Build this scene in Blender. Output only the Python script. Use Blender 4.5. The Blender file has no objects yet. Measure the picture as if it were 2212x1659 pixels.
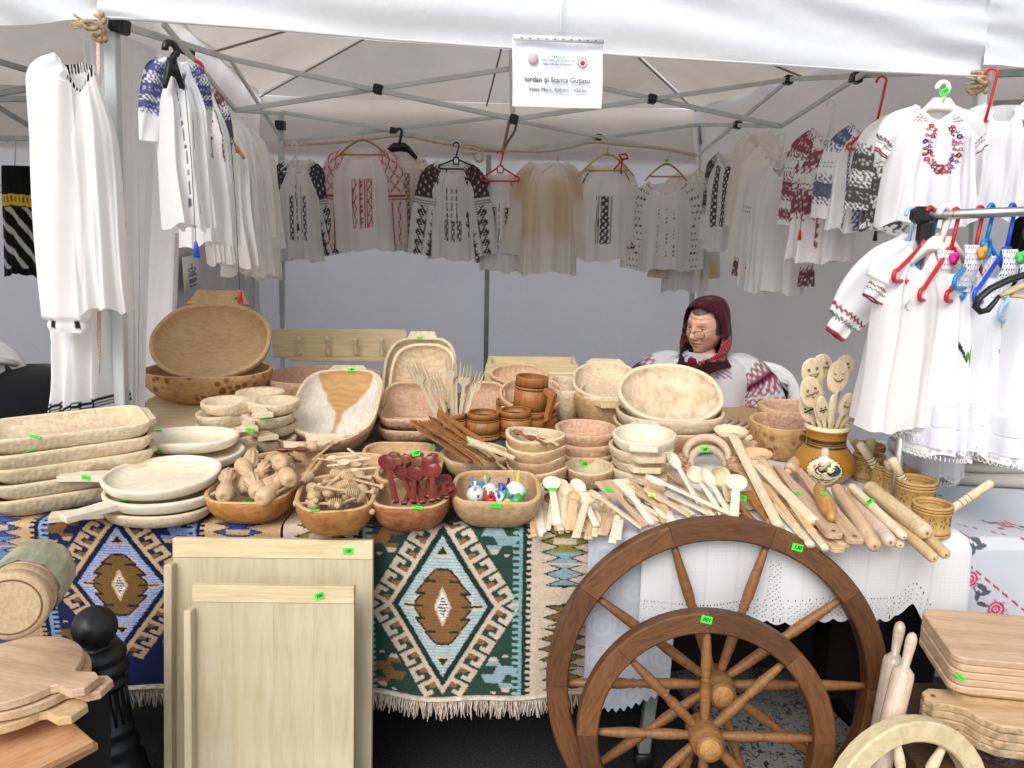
import bpy, bmesh, math, random
import numpy as np
from mathutils import Vector, Matrix, Euler
random.seed(7); RNG = np.random.default_rng(7)
SC = bpy.context.scene; COL = SC.collection
pi = math.pi; R = math.radians
# ------------------------------------------------------------------ camera, world, sun, exposure
CAM_H = 1.58; PITCH = 12.0; ROLL = 0.011; FPX = 1703.0; PW, PH = 2212.0, 1659.0
cam_data = bpy.data.cameras.new('camera'); cam = bpy.data.objects.new('camera', cam_data); COL.objects.link(cam)
cam_data.sensor_width = 36.0; cam_data.lens = 36.0 * FPX / PW; cam_data.clip_end = 400.0; cam_data.clip_start = 0.05
CR = Matrix.Rotation(R(90 - PITCH), 3, 'X') @ Matrix.Rotation(ROLL, 3, 'Z')
CO = Vector((0, 0, CAM_H))
cam.matrix_world = Matrix.Translation(CO) @ CR.to_4x4()
SC.camera = cam
world = bpy.data.worlds.new('World'); SC.world = world; world.use_nodes = True
wn, wl = world.node_tree.nodes, world.node_tree.links
SUN_EL, SUN_AZ = R(44), R(200)           # high, behind the photographer; overcast
sky = wn.new('ShaderNodeTexSky'); sky.sky_type = 'NISHITA'; sky.sun_disc = False
sky.sun_elevation = SUN_EL; sky.sun_rotation = SUN_AZ; sky.air_density = 1.0; sky.dust_density = 3.0; sky.ozone_density = 1.0
hs = wn.new('ShaderNodeHueSaturation'); hs.inputs['Saturation'].default_value = 0.32
wl.new(sky.outputs[0], hs.inputs['Color'])
wl.new(hs.outputs[0], wn['Background'].inputs['Color']); wn['Background'].inputs['Strength'].default_value = 0.15
sd = bpy.data.lights.new('sun', 'SUN'); sun = bpy.data.objects.new('sun', sd); COL.objects.link(sun)
sd.energy = 1.1; sd.angle = R(35); sd.color = (1.0, 1.0, 1.0)
sun.rotation_euler = Euler((R(90) - SUN_EL, 0, -SUN_AZ + pi), 'XYZ')
vs = SC.view_settings; vs.view_transform = 'Standard'; vs.look = 'None'; vs.gamma = 1; vs.use_curve_mapping = False; vs.exposure = 0.40
SC.render.engine = 'CYCLES'
SC.cycles.max_bounces = 10; SC.cycles.diffuse_bounces = 5; SC.cycles.transmission_bounces = 6; SC.cycles.transparent_max_bounces = 8
SC.cycles.use_denoising = True; SC.cycles.sample_clamp_indirect = 6.0
try: SC.cycles.denoiser = 'OPENIMAGEDENOISE'
except Exception: pass

# ------------------------------------------------------------------ pixel <-> world (pixels of a 2212 x 1659 view of the photograph)
def ray(px, py):
    return CR @ Vector(((px - PW / 2) / FPX, -(py - PH / 2) / FPX, -1.0))
def at(px, py, Y):
    d = ray(px, py); return CO + d * (Y / d.y)
def on(px, py, z):
    d = ray(px, py); return CO + d * ((z - CAM_H) / d.z)
def hit(px, py, P0, N):
    d = ray(px, py); return CO + d * ((P0 - CO).dot(N) / d.dot(N))
def mpp(p):
    return (CR.transposed() @ (Vector(p) - CO)).z / -FPX
def lin(h):
    h = h.lstrip('#'); h = ''.join(x * 2 for x in h) if len(h) == 3 else h; c = [int(h[i:i + 2], 16) / 255 for i in (0, 2, 4)]
    return tuple(x / 12.92 if x <= .04045 else ((x + .055) / 1.055) ** 2.4 for x in c)
def npl(h): return np.array(lin(h))

# ------------------------------------------------------------------ objects
def mesh(name, verts, faces, mats=None, parent=None, smooth=True, col=None, midx=None):
    me = bpy.data.meshes.new(name)
    me.from_pydata([tuple(v) for v in verts], [], [tuple(int(i) for i in f) for f in faces])
    if mats is not None:
        for m in (mats if isinstance(mats, (list, tuple)) else [mats]): me.materials.append(m)
    if midx is not None: me.polygons.foreach_set('material_index', np.asarray(midx, dtype=np.int32))
    me.polygons.foreach_set('use_smooth', np.full(len(me.polygons), bool(smooth)))
    if col is not None:
        a = me.color_attributes.new('Col', 'FLOAT_COLOR', 'POINT')
        c = np.ones((len(verts), 4), dtype=np.float32); c[:, :3] = np.asarray(col, dtype=np.float32)
        a.data.foreach_set('color', c.ravel())
    me.update()
    o = bpy.data.objects.new(name, me); COL.objects.link(o)
    if parent is not None: o.parent = parent
    return o
def tag(o, label=None, cat=None, group=None, kind=None):
    if label: o['label'] = label
    if cat: o['category'] = cat
    if group: o['group'] = group
    if kind: o['kind'] = kind
    return o
def thing(name, label, cat, loc=(0, 0, 0), rot=(0, 0, 0), group=None):
    o = bpy.data.objects.new(name, None); COL.objects.link(o)
    o.empty_display_size = .05; o.location = loc
    if isinstance(rot, Matrix): o.rotation_euler = rot.to_euler()
    else: o.rotation_euler = Euler(rot)
    return tag(o, label, cat, group)
def copy_thing(o, label=None):
    c = o.copy(); COL.objects.link(c)
    if label: c['label'] = label
    for ch in o.children:
        d = ch.copy(); COL.objects.link(d); d.parent = c
        for g in ch.children:
            e = g.copy(); COL.objects.link(e); e.parent = d
    return c
ORD = ['first', 'second', 'third', 'fourth', 'fifth', 'sixth', 'seventh', 'eighth', 'ninth', 'tenth', 'eleventh', 'twelfth']

# ------------------------------------------------------------------ shape builders (return verts, faces)
def gridf(nu, nv, cu=False, base=0):
    f = []
    for j in range(nv - 1):
        for i in range(nu if cu else nu - 1):
            a = base + j * nu + i; b = base + j * nu + (i + 1) % nu
            f.append((a, b, b + nu, a + nu))
    return f
def join(*parts):
    V, Fc = [], []
    for v, f in parts:
        b = len(V); V += [tuple(x) for x in v]; Fc += [tuple(i + b for i in q) for q in f]
    return V, Fc
def xf(vf, M):
    v, f = vf; return [tuple(M @ Vector(p)) for p in v], f
def tube(pts, rad, seg=8, caps=True, flat=None):
    pts = [Vector(p) for p in pts]; n = len(pts)
    rad = [rad] * n if not hasattr(rad, '__len__') else rad
    T = []
    for i in range(n):
        t = pts[min(i + 1, n - 1)] - pts[max(i - 1, 0)]
        T.append(t.normalized() if t.length > 1e-9 else Vector((0, 0, 1)))
    up = Vector((0, 0, 1)) if abs(T[0].z) < .9 else Vector((0, 1, 0))
    u = T[0].cross(up).normalized(); V = []
    for i in range(n):
        u = (u - T[i] * u.dot(T[i])).normalized(); w = T[i].cross(u)
        for k in range(seg):
            a = 2 * pi * k / seg
            V.append(pts[i] + (u * math.cos(a) + w * math.sin(a) * (flat or 1)) * rad[i])
    Fc = gridf(seg, n, True)
    if caps:
        Fc.append(tuple(range(seg))[::-1]); Fc.append(tuple((n - 1) * seg + k for k in range(seg)))
    return V, Fc
def lathe(prof, seg=24, axis='z'):
    V = []
    for r, z in prof:
        for k in range(seg):
            a = 2 * pi * k / seg
            V.append((r * math.cos(a), r * math.sin(a), z) if axis == 'z' else (z, r * math.cos(a), r * math.sin(a)))
    Fc = gridf(seg, len(prof), True)
    Fc.append(tuple(range(seg))[::-1]); Fc.append(tuple((len(prof) - 1) * seg + k for k in range(seg)))
    return V, Fc
def box(sx, sy, sz, c=(0, 0, 0), bev=0.0):
    x, y, z = sx / 2, sy / 2, sz / 2
    b = min(bev, x * .9, y * .9, z * .9)
    if b <= 0:
        V = [(c[0] + i * x, c[1] + j * y, c[2] + k * z) for k in (-1, 1) for j in (-1, 1) for i in (-1, 1)]
        return V, [(0, 2, 3, 1), (4, 5, 7, 6), (0, 1, 5, 4), (2, 6, 7, 3), (0, 4, 6, 2), (1, 3, 7, 5)]
    def rg(x, y, z): return [(-x, -y + b, z), (-x + b, -y, z), (x - b, -y, z), (x, -y + b, z), (x, y - b, z), (x - b, y, z), (-x + b, y, z), (-x, y - b, z)]
    L = rg(x - b, y - b, -z) if False else [(p[0] * (1 - b / x), p[1] * (1 - b / y), p[2]) for p in rg(x, y, -z)]
    V = L + rg(x, y, -z + b) + rg(x, y, z - b) + [(p[0], p[1], z) for p in L]
    V = [(p[0] + c[0], p[1] + c[1], p[2] + c[2]) for p in V]
    Fc = gridf(8, 4, True) + [tuple(range(8))[::-1], tuple(24 + k for k in range(8))]
    return V, Fc
def prism(poly, z0, z1, bev=0.0):
    """a flat board: 2-D outline (counter-clockwise) given a thickness, with small rounded arrises"""
    n = len(poly); P = np.array(poly, float)
    if np.sum(P[:, 0] * np.roll(P[:, 1], -1) - np.roll(P[:, 0], -1) * P[:, 1]) < 0: P = P[::-1]
    if bev > 0:
        c = P.mean(0); d = P - c; L = np.linalg.norm(d, axis=1, keepdims=True); Q = P - d / np.maximum(L, 1e-6) * bev
        rings = [(Q, z0), (P, z0 + bev), (P, z1 - bev), (Q, z1)]
    else: rings = [(P, z0), (P, z1)]
    V = [(p[0], p[1], z) for pts, z in rings for p in pts]
    Fc = gridf(n, len(rings), True) + [tuple(range(n))[::-1], tuple((len(rings) - 1) * n + k for k in range(n))]
    return V, Fc
def frame_from(x_axis, z_hint=(0, 0, 1)):
    X = Vector(x_axis).normalized(); Z = Vector(z_hint); Z = (Z - X * Z.dot(X)).normalized(); Y = Z.cross(X)
    return Matrix((X, Y, Z)).transposed()
def smoothstep(a, b, x):
    t = np.clip((x - a) / (b - a), 0, 1); return t * t * (3 - 2 * t)

# ------------------------------------------------------------------ materials
def newmat(name):
    m = bpy.data.materials.new(name); m.use_nodes = True
    nt = m.node_tree; return m, nt.nodes, nt.links, nt.nodes['Principled BSDF']
def ramp(n, cols, pos=None):
    r = n.new('ShaderNodeValToRGB'); e = r.color_ramp.elements
    while len(e) < len(cols): e.new(.5)
    for i, c in enumerate(cols):
        e[i].position = pos[i] if pos else i / (len(cols) - 1); e[i].color = (*c, 1)
    return r
def wood(name, light, dark, scale=(1, 1, 1), grain=1.0, rough=.62, marks=0.0, marks_scale=70, spots=None, spots_scale=26, rings=0.0, vary=.16, spec=.3, coat=0.0, k=.86):
    """carved or turned wood: long grain, blotches, optional gouge marks and scorched spots"""
    m, n, l, b = newmat(name); L, D = lin(light), lin(dark); k_ = k if sum(L) > 1.2 else 1.0; L, D = tuple(x * k_ for x in L), tuple(x * k_ for x in D)
    tc = n.new('ShaderNodeTexCoord'); mp = n.new('ShaderNodeMapping'); l.new(tc.outputs['Object'], mp.inputs[0])
    oi = n.new('ShaderNodeObjectInfo'); mul = n.new('ShaderNodeVectorMath'); mul.operation = 'SCALE'; mul.inputs[0].default_value = (7.3, 3.1, 5.7)
    l.new(oi.outputs['Random'], mul.inputs['Scale']); l.new(mul.outputs[0], mp.inputs['Location']); mp.inputs['Scale'].default_value = scale
    ns = n.new('ShaderNodeTexNoise'); ns.inputs['Scale'].default_value = 14 * grain; ns.inputs['Detail'].default_value = 6; ns.inputs['Roughness'].default_value = .62; ns.inputs['Distortion'].default_value = .6
    l.new(mp.outputs[0], ns.inputs['Vector'])
    r1 = ramp(n, [D, tuple(.5 * a + .5 * c for a, c in zip(L, D)), L, tuple(min(1, a * 1.06) for a in L)], [.22, .40, .58, .8]); l.new(ns.outputs[0], r1.inputs[0])
    big = n.new('ShaderNodeTexNoise'); big.inputs['Scale'].default_value = 5; big.inputs['Detail'].default_value = 3; l.new(tc.outputs['Object'], big.inputs['Vector'])
    mx = n.new('ShaderNodeMix'); mx.data_type = 'RGBA'; mx.blend_type = 'MULTIPLY'; l.new(r1.outputs[0], mx.inputs[6])
    r2 = ramp(n, [(.87, .83, .77), (1, 1, 1)], [.3, .62]); l.new(big.outputs[0], r2.inputs[0]); l.new(r2.outputs[0], mx.inputs[7]); mx.inputs[0].default_value = .8
    out = mx.outputs[2]
    if rings > 0:
        wv = n.new('ShaderNodeTexWave'); wv.wave_type = 'BANDS'; wv.bands_direction = 'Y'; wv.inputs['Scale'].default_value = 14 * rings / max(scale[1], 1); wv.inputs['Distortion'].default_value = 9; wv.inputs['Detail'].default_value = 3; wv.inputs['Detail Scale'].default_value = .6
        l.new(mp.outputs[0], wv.inputs['Vector']); m3 = n.new('ShaderNodeMix'); m3.data_type = 'RGBA'; m3.blend_type = 'MULTIPLY'
        r4 = ramp(n, [tuple(.62 + .3 * c for c in D), (1, 1, 1)], [.1, .55]); l.new(wv.outputs[0], r4.inputs[0]); l.new(out, m3.inputs[6]); l.new(r4.outputs[0], m3.inputs[7]); m3.inputs[0].default_value = .42; out = m3.outputs[2]
    if spots:
        vo = n.new('ShaderNodeTexVoronoi'); vo.feature = 'F1'; vo.inputs['Scale'].default_value = spots_scale; l.new(tc.outputs['Object'], vo.inputs['Vector'])
        r3 = ramp(n, [(1, 1, 1), (0, 0, 0)], [.30, .46]); l.new(vo.outputs['Distance'], r3.inputs[0])
        n2 = n.new('ShaderNodeTexNoise'); n2.inputs['Scale'].default_value = 9; l.new(tc.outputs['Object'], n2.inputs['Vector'])
        mm = n.new('ShaderNodeMath'); mm.operation = 'MULTIPLY'; l.new(r3.outputs[0], mm.inputs[0])
        r5 = ramp(n, [(0, 0, 0), (1, 1, 1)], [.42, .56]); l.new(n2.outputs[0], r5.inputs[0]); l.new(r5.outputs[0], mm.inputs[1])
        m4 = n.new('ShaderNodeMix'); m4.data_type = 'RGBA'; l.new(mm.outputs[0], m4.inputs[0]); l.new(out, m4.inputs[6]); m4.inputs[7].default_value = (*lin(spots), 1); out = m4.outputs[2]
    hv = n.new('ShaderNodeHueSaturation'); mr = n.new('ShaderNodeMapRange'); mr.inputs[3].default_value = 1 - vary; mr.inputs[4].default_value = 1 + vary * .55
    l.new(oi.outputs['Random'], mr.inputs[0]); l.new(mr.outputs[0], hv.inputs['Value']); l.new(out, hv.inputs['Color'])
    l.new(hv.outputs[0], b.inputs['Base Color'])
    b.inputs['Roughness'].default_value = rough; b.inputs['Specular IOR Level'].default_value = spec; b.inputs['Coat Weight'].default_value = coat
    bp = n.new('ShaderNodeBump'); bp.inputs['Strength'].default_value = .18; bp.inputs['Distance'].default_value = .002; l.new(ns.outputs[0], bp.inputs['Height']); nrm = bp
    if marks > 0:
        v2 = n.new('ShaderNodeTexVoronoi'); v2.feature = 'SMOOTH_F1'; v2.inputs['Scale'].default_value = marks_scale; v2.inputs['Smoothness'].default_value = .35
        mp2 = n.new('ShaderNodeMapping'); mp2.inputs['Scale'].default_value = (1.0, .38, .7); mp2.inputs['Rotation'].default_value = (0, 0, .35); l.new(tc.outputs['Object'], mp2.inputs[0]); l.new(mp2.outputs[0], v2.inputs['Vector'])
        b2 = n.new('ShaderNodeBump'); b2.inputs['Strength'].default_value = marks; b2.inputs['Distance'].default_value = .004; l.new(v2.outputs['Distance'], b2.inputs['Height']); m6 = n.new('ShaderNodeMix'); m6.data_type = 'RGBA'; m6.blend_type = 'MULTIPLY'; r6 = ramp(n, [(1, 1, 1), (.80, .72, .64)], [.25, .62]); l.new(v2.outputs['Distance'], r6.inputs[0]); src6 = b.inputs['Base Color'].links[0].from_socket; l.new(src6, m6.inputs[6]); l.new(r6.outputs[0], m6.inputs[7]); m6.inputs[0].default_value = min(1, marks * .6); l.new(m6.outputs[2], b.inputs['Base Color']); l.new(bp.outputs[0], b2.inputs['Normal']); nrm = b2
    l.new(nrm.outputs[0], b.inputs['Normal'])
    return m
def plain(name, col, rough=.5, metal=0.0, spec=.5, noise=.06, nscale=30, coat=0.0, bump=0.0):
    m, n, l, b = newmat(name); c = lin(col) if isinstance(col, str) else col
    tc = n.new('ShaderNodeTexCoord'); ns = n.new('ShaderNodeTexNoise'); ns.inputs['Scale'].default_value = nscale; ns.inputs['Detail'].default_value = 5; l.new(tc.outputs['Object'], ns.inputs['Vector'])
    r = ramp(n, [tuple(x * (1 - noise * 2.2) for x in c), tuple(min(1, x * (1 + noise)) for x in c)], [.3, .65]); l.new(ns.outputs[0], r.inputs[0]); l.new(r.outputs[0], b.inputs['Base Color'])
    b.inputs['Roughness'].default_value = rough; b.inputs['Metallic'].default_value = metal; b.inputs['Specular IOR Level'].default_value = spec; b.inputs['Coat Weight'].default_value = coat
    if bump > 0:
        bp = n.new('ShaderNodeBump'); bp.inputs['Strength'].default_value = bump; bp.inputs['Distance'].default_value = .003; l.new(ns.outputs[0], bp.inputs['Height']); l.new(bp.outputs[0], b.inputs['Normal'])
    return m
def cloth(name, col=None, transl=.25, weave=500, bump=.15, dirt=.10, dirt_scale=3, crease=.0, rough=.9, dirt_col=(.70, .64, .55)):
    """woven cloth; colour from the 'Col' attribute unless one is given; light passes through"""
    m, n, l, b = newmat(name)
    tc = n.new('ShaderNodeTexCoord')
    if col is None:
        a = n.new('ShaderNodeAttribute'); a.attribute_name = 'Col'; src = a.outputs['Color']
    else:
        rg = n.new('ShaderNodeRGB'); rg.outputs[0].default_value = (*(lin(col) if isinstance(col, str) else col), 1); src = rg.outputs[0]
    ns = n.new('ShaderNodeTexNoise'); ns.inputs['Scale'].default_value = dirt_scale; ns.inputs['Detail'].default_value = 7; ns.inputs['Roughness'].default_value = .6; l.new(tc.outputs['Object'], ns.inputs['Vector'])
    r = ramp(n, [dirt_col, (1, 1, 1)], [.30, .62]); l.new(ns.outputs[0], r.inputs[0])
    mx = n.new('ShaderNodeMix'); mx.data_type = 'RGBA'; mx.blend_type = 'MULTIPLY'; mx.inputs[0].default_value = dirt * 3 if dirt < .33 else 1
    l.new(src, mx.inputs[6]); l.new(r.outputs[0], mx.inputs[7])
    l.new(mx.outputs[2], b.inputs['Base Color']); b.inputs['Roughness'].default_value = rough; b.inputs['Specular IOR Level'].default_value = .15; b.inputs['Sheen Weight'].default_value = .1
    wv = n.new('ShaderNodeTexNoise'); wv.inputs['Scale'].default_value = weave; wv.inputs['Detail'].default_value = 2; l.new(tc.outputs['Object'], wv.inputs['Vector'])
    bp = n.new('ShaderNodeBump'); bp.inputs['Strength'].default_value = bump; bp.inputs['Distance'].default_value = .001; l.new(wv.outputs[0], bp.inputs['Height']); nr = bp
    if crease > 0:
        c2 = n.new('ShaderNodeTexNoise'); c2.inputs['Scale'].default_value = 9; c2.inputs['Detail'].default_value = 4; c2.inputs['Distortion'].default_value = 1.2; l.new(tc.outputs['Object'], c2.inputs['Vector'])
        b2 = n.new('ShaderNodeBump'); b2.inputs['Strength'].default_value = crease; b2.inputs['Distance'].default_value = .012; l.new(c2.outputs[0], b2.inputs['Height']); l.new(bp.outputs[0], b2.inputs['Normal']); nr = b2
    l.new(nr.outputs[0], b.inputs['Normal'])
    if transl > 0:
        t = n.new('ShaderNodeBsdfTranslucent'); l.new(mx.outputs[2], t.inputs['Color']); l.new(nr.outputs[0], t.inputs['Normal'])
        ms = n.new('ShaderNodeMixShader'); ms.inputs[0].default_value = transl
        l.new(b.outputs[0], ms.inputs[1]); l.new(t.outputs[0], ms.inputs[2]); l.new(ms.outputs[0], n['Material Output'].inputs['Surface'])
    return m
M = {}
M['canvas'] = cloth('canvas', '#eff2f6', transl=.30, weave=350, dirt=.12, dirt_scale=1.6, crease=.35, dirt_col=(.80, .76, .70))
M['canvas_roof'] = cloth('canvas_roof', '#d9d0c6', transl=.50, weave=350, dirt=.22, dirt_scale=1.3, crease=.25, dirt_col=(.72, .66, .58))
M['canvas_wall'] = cloth('canvas_wall', '#f6f3f5', transl=.76, weave=350, dirt=.10, dirt_scale=1.2, crease=.6, dirt_col=(.82, .79, .76))
M['film'] = plain('film', '#c6c2c2', rough=.3, spec=.5, noise=.1, nscale=6)
M['cotton'] = cloth('cotton', None, transl=.36, weave=420, dirt=.05, dirt_scale=4, crease=.12)
M['lace'] = cloth('lace', None, transl=.1, weave=300, dirt=.06, crease=.1)
M['rug'] = cloth('rug', None, transl=0, weave=260, bump=.8, dirt=.14, dirt_scale=60, dirt_col=(.55, .52, .48))
M['steel_white'] = plain('steel_white', '#c9d0cf', rough=.4, metal=0.0, noise=.05, nscale=8)
M['steel_grey'] = plain('steel_grey', '#9aa0a0', rough=.38, metal=.5, noise=.06, nscale=12)
M['chrome'] = plain('chrome', '#c9c7c3', rough=.3, metal=1.0, noise=.05)
M['black_plastic'] = plain('black_plastic', '#17181a', rough=.42)
M['white_plastic'] = plain('white_plastic', '#dcdedd', rough=.38, noise=.03)
M['red_plastic'] = plain('red_plastic', '#c8202f', rough=.3, noise=.03)
M['blue_plastic'] = plain('blue_plastic', '#1f4fc8', rough=.3, noise=.03)
M['sky_plastic'] = plain('sky_plastic', '#1d83c4', rough=.3, noise=.03)
M['pale_blue_plastic'] = plain('pale_blue_plastic', '#a9c6e6', rough=.3, noise=.03)
M['cream_plastic'] = plain('cream_plastic', '#e3dfd2', rough=.34, noise=.03)
M['green_sticker'] = plain('green_sticker', '#35e33f', rough=.55, noise=.02)
M['yellow_sticker'] = plain('yellow_sticker', '#d6e84a', rough=.55, noise=.02)
M['ink'] = plain('ink', '#1c2622', rough=.6)
M['ink_grey'] = plain('ink_grey', '#55565c', rough=.7)
M['ink_red'] = plain('ink_red', '#a8404c', rough=.7)
M['ink_pink'] = plain('ink_pink', '#d5bcc4', rough=.7)
M['ink_blue'] = plain('ink_blue', '#2c4a80', rough=.7)
M['paper'] = plain('paper', '#eef0f4', rough=.35, noise=.02, nscale=5)
M['twine'] = plain('twine', '#b59a72', rough=.9, noise=.2, nscale=90, bump=.4)
M['cord'] = plain('cord', '#c8bba5', rough=.8, noise=.1, nscale=60)
M['dark_cable'] = plain('dark_cable', '#8a8078', rough=.6)
M['black_cloth'] = cloth('black_cloth', '#101114', transl=0, dirt=.1)
M['iron'] = plain('iron', '#15181b', rough=.42, spec=.6, noise=.25, nscale=60, bump=.25)
M['pale'] = wood('pale_wood', '#e8d8b8', '#ccb48a', scale=(2.6, 9, 9), marks=.0, vary=.10, k=.94)
M['pale_carved'] = wood('pale_carved', '#e8d8bb', '#d0b58c', scale=(2.5, 8, 8), marks=.55, marks_scale=75, vary=.10)
M['white_wood'] = wood('white_wood', '#ece3d0', '#d8c8a8', scale=(2.5, 9, 9), marks=.12, marks_scale=50, vary=.06, k=.97)
M['pink_carved'] = wood('pink_carved', '#dfbb9f', '#c49a78', scale=(2.5, 8, 8), marks=.75, marks_scale=85, vary=.10)
M['tan_carved'] = wood('tan_carved', '#d3b086', '#b08a5c', scale=(3, 6, 6), marks=.5, marks_scale=60, vary=.12)
M['tan_spotted'] = wood('tan_spotted', '#cda673', '#b08450', scale=(3, 6, 6), marks=.45, marks_scale=50, spots='#8a5a34', spots_scale=30, vary=.08)
M['big_bowl'] = wood('big_bowl', '#e0bf92', '#c8a06c', scale=(2, 7, 3), marks=.15, marks_scale=40, vary=.04, spec=.4)
M['bowl_rim'] = wood('bowl_rim', '#e2c193', '#c79f6c', scale=(3, 6, 6), vary=.05)
M['spool'] = wood('honey_wood', '#dcc09a', '#bf9a6c', scale=(3, 9, 9), vary=.1)
M['beech'] = wood('beech', '#dcbd9c', '#c39d78', scale=(1.2, 10, 10), vary=.08, rings=.5)
M['board'] = wood('board_wood', '#dfd0aa', '#c7b184', scale=(9, 9, .7), vary=.05, rings=0, grain=.8)
M['board_h'] = wood('pine_board', '#e6d4ac', '#d0b988', scale=(.7, 9, 9), vary=.05, grain=.8, k=.92)
M['endgrain'] = wood('end_grain', '#e2cfac', '#c8a876', scale=(4, 3, 4), marks=.3, vary=.04, rings=.8)
M['beech_end'] = wood('beech_end', '#d8b48c', '#b68a60', scale=(4, 4, 12), vary=.06)
M['oak'] = wood('oak_stained', '#a8703c', '#7c4a22', scale=(10, 10, 1.6), vary=.12, spec=.45, rough=.45)
M['walnut'] = wood('walnut', '#9c6a3c', '#6c4122', scale=(2, 9, 9), vary=.25)
M['red_wood'] = wood('red_wood', '#7a2a1e', '#4a130c', scale=(2, 8, 8), vary=.2, spec=.6, rough=.35)
M['dark_wood'] = wood('dark_wood', '#7d4728', '#4e2513', scale=(2, 8, 8), vary=.25, spec=.6, rough=.38)
M['wheel'] = wood('wheel_wood', '#704928', '#472d18', scale=(1.5, 9, 9), vary=.34, spec=.4, rough=.5, rings=.3)
M['spoke'] = wood('spoke_wood', '#8f6338', '#664424', scale=(2, 9, 9), vary=.2, spec=.4, rough=.48)
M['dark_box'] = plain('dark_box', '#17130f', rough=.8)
M['navy'] = plain('navy_thread', '#232650', rough=.9)
M['tape'] = plain('tape', '#d9b3a4', rough=.7, noise=.15, nscale=200)
M['trestle'] = plain('trestle', '#8a9088', rough=.5, noise=.12, nscale=20)
M['table'] = wood('table_wood', '#a98c66', '#7c6344', scale=(1, 9, 9))
def ygrain(name, light, dark):
    """pale split log with a brown heart that forks towards one end (object space x across, y along)"""
    m = wood(name, light, '#d9c8a6', scale=(8, 2, 6), vary=.02, marks=.2, marks_scale=60); n, l = m.node_tree.nodes, m.node_tree.links; b = n['Principled BSDF']
    src = b.inputs['Base Color'].links[0].from_socket; tc = n.new('ShaderNodeTexCoord'); sx = n.new('ShaderNodeSeparateXYZ'); l.new(tc.outputs['Object'], sx.inputs[0])
    def mth(op, a, bv): 
        q = n.new('ShaderNodeMath'); q.operation = op
        for i, v in enumerate((a, bv)):
            if v is None: continue
            if isinstance(v, (int, float)): q.inputs[i].default_value = v
            else: l.new(v, q.inputs[i])
        return q.outputs[0]
    ns = n.new('ShaderNodeTexNoise'); ns.inputs['Scale'].default_value = 14; ns.inputs['Detail'].default_value = 4; l.new(tc.outputs['Object'], ns.inputs['Vector'])
    ax = mth('ABSOLUTE', sx.outputs[0], None); wob = mth('MULTIPLY', ns.outputs[0], .05); w = mth('ADD', mth('MULTIPLY', mth('MAXIMUM', sx.outputs[1], -.02), .50), .016)
    e = mth('SUBTRACT', mth('ADD', w, wob), ax); r = ramp(n, [(0, 0, 0), (1, 1, 1)], [.018, .030]); l.new(e, r.inputs[0])
    wv = n.new('ShaderNodeTexWave'); wv.wave_type = 'RINGS'; wv.inputs['Scale'].default_value = 9; wv.inputs['Distortion'].default_value = 12; wv.inputs['Detail'].default_value = 4; l.new(tc.outputs['Object'], wv.inputs['Vector'])
    rc = ramp(n, [lin(dark), tuple(min(1, x * 1.2) for x in lin(dark))]); l.new(wv.outputs[0], rc.inputs[0])
    mx = n.new('ShaderNodeMix'); mx.data_type = 'RGBA'; l.new(r.outputs[0], mx.inputs[0]); l.new(src, mx.inputs[6]); l.new(rc.outputs[0], mx.inputs[7]); l.new(mx.outputs[2], b.inputs['Base Color'])
    return m
M['ygrain'] = ygrain('y_grain', '#ece6d8', '#b08a58')
M['facing_bowl'] = wood('facing_bowl', '#e6d6b8', '#bd9c78', scale=(4, 2.2, 4), marks=.35, marks_scale=60, vary=.03, grain=.5)
M['ink_brown'] = plain('ink_brown', '#6b5a48', rough=.7)
M['eye_white'] = plain('eye_white', '#d8d0c8', rough=.2, noise=.02); M['iris'] = plain('iris', '#2a1e18', rough=.15); M['lid'] = plain('eyelid_skin', '#b07a60', rough=.5, noise=.05); M['frame_metal'] = plain('frame_metal', '#7d7468', rough=.3, metal=.8)
M['scarf'] = cloth('scarf', None, transl=.05, weave=350, dirt=.12, dirt_scale=14, crease=.5); M['maroon'] = cloth('maroon', '#571326', transl=.05, weave=350, dirt=.05)
M['pink_board'] = wood('pink_beech', '#dfbf9f', '#c8a07c', scale=(1.2, 9, 9), vary=.06, rings=.4); M['beech_board'] = wood('beech_board', '#e0c39a', '#c8a272', scale=(1, 8, 8), vary=.06, rings=.4); M['crate_wood'] = wood('crate_wood', '#5a4030', '#33231a', scale=(1, 8, 8)); M['wrap_green'] = plain('wrap_green', '#a3a585', rough=.25, spec=.6, noise=.2, nscale=14, bump=.6)
def clear_film():
    m, n, l, b = newmat('clear_film'); t = n.new('ShaderNodeBsdfTransparent'); g = n.new('ShaderNodeBsdfGlossy'); g.inputs['Roughness'].default_value = .18; mx = n.new('ShaderNodeMixShader')
    ns = n.new('ShaderNodeTexNoise'); ns.inputs['Scale'].default_value = 30; ns.inputs['Distortion'].default_value = 2; tc = n.new('ShaderNodeTexCoord'); l.new(tc.outputs['Object'], ns.inputs['Vector']); r = ramp(n, [(.06,) * 3, (.55,) * 3], [.45, .75]); l.new(ns.outputs[0], r.inputs[0]); l.new(r.outputs[0], mx.inputs[0]); l.new(t.outputs[0], mx.inputs[1]); l.new(g.outputs[0], mx.inputs[2]); l.new(mx.outputs[0], n['Material Output'].inputs['Surface']); return m
M['clear_film'] = clear_film()
M['ink_faint'] = plain('ink_faint', '#1d8f2c', rough=.7)
# ================================================================== the setting
ZT = 0.78                                    # table top
def YE(x): return 1.93 - .022 * x            # front edge of the long table
def bar(p0, p1, w, h=None, bev=.003):
    p0, p1 = Vector(p0), Vector(p1); d = p1 - p0
    A = frame_from(d, (0, 0, 1) if abs(d.normalized().z) < .9 else (0, -1, 0)).to_4x4(); A.translation = (p0 + p1) / 2
    return xf(box(d.length, w, h or w, bev=bev), A)
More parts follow.
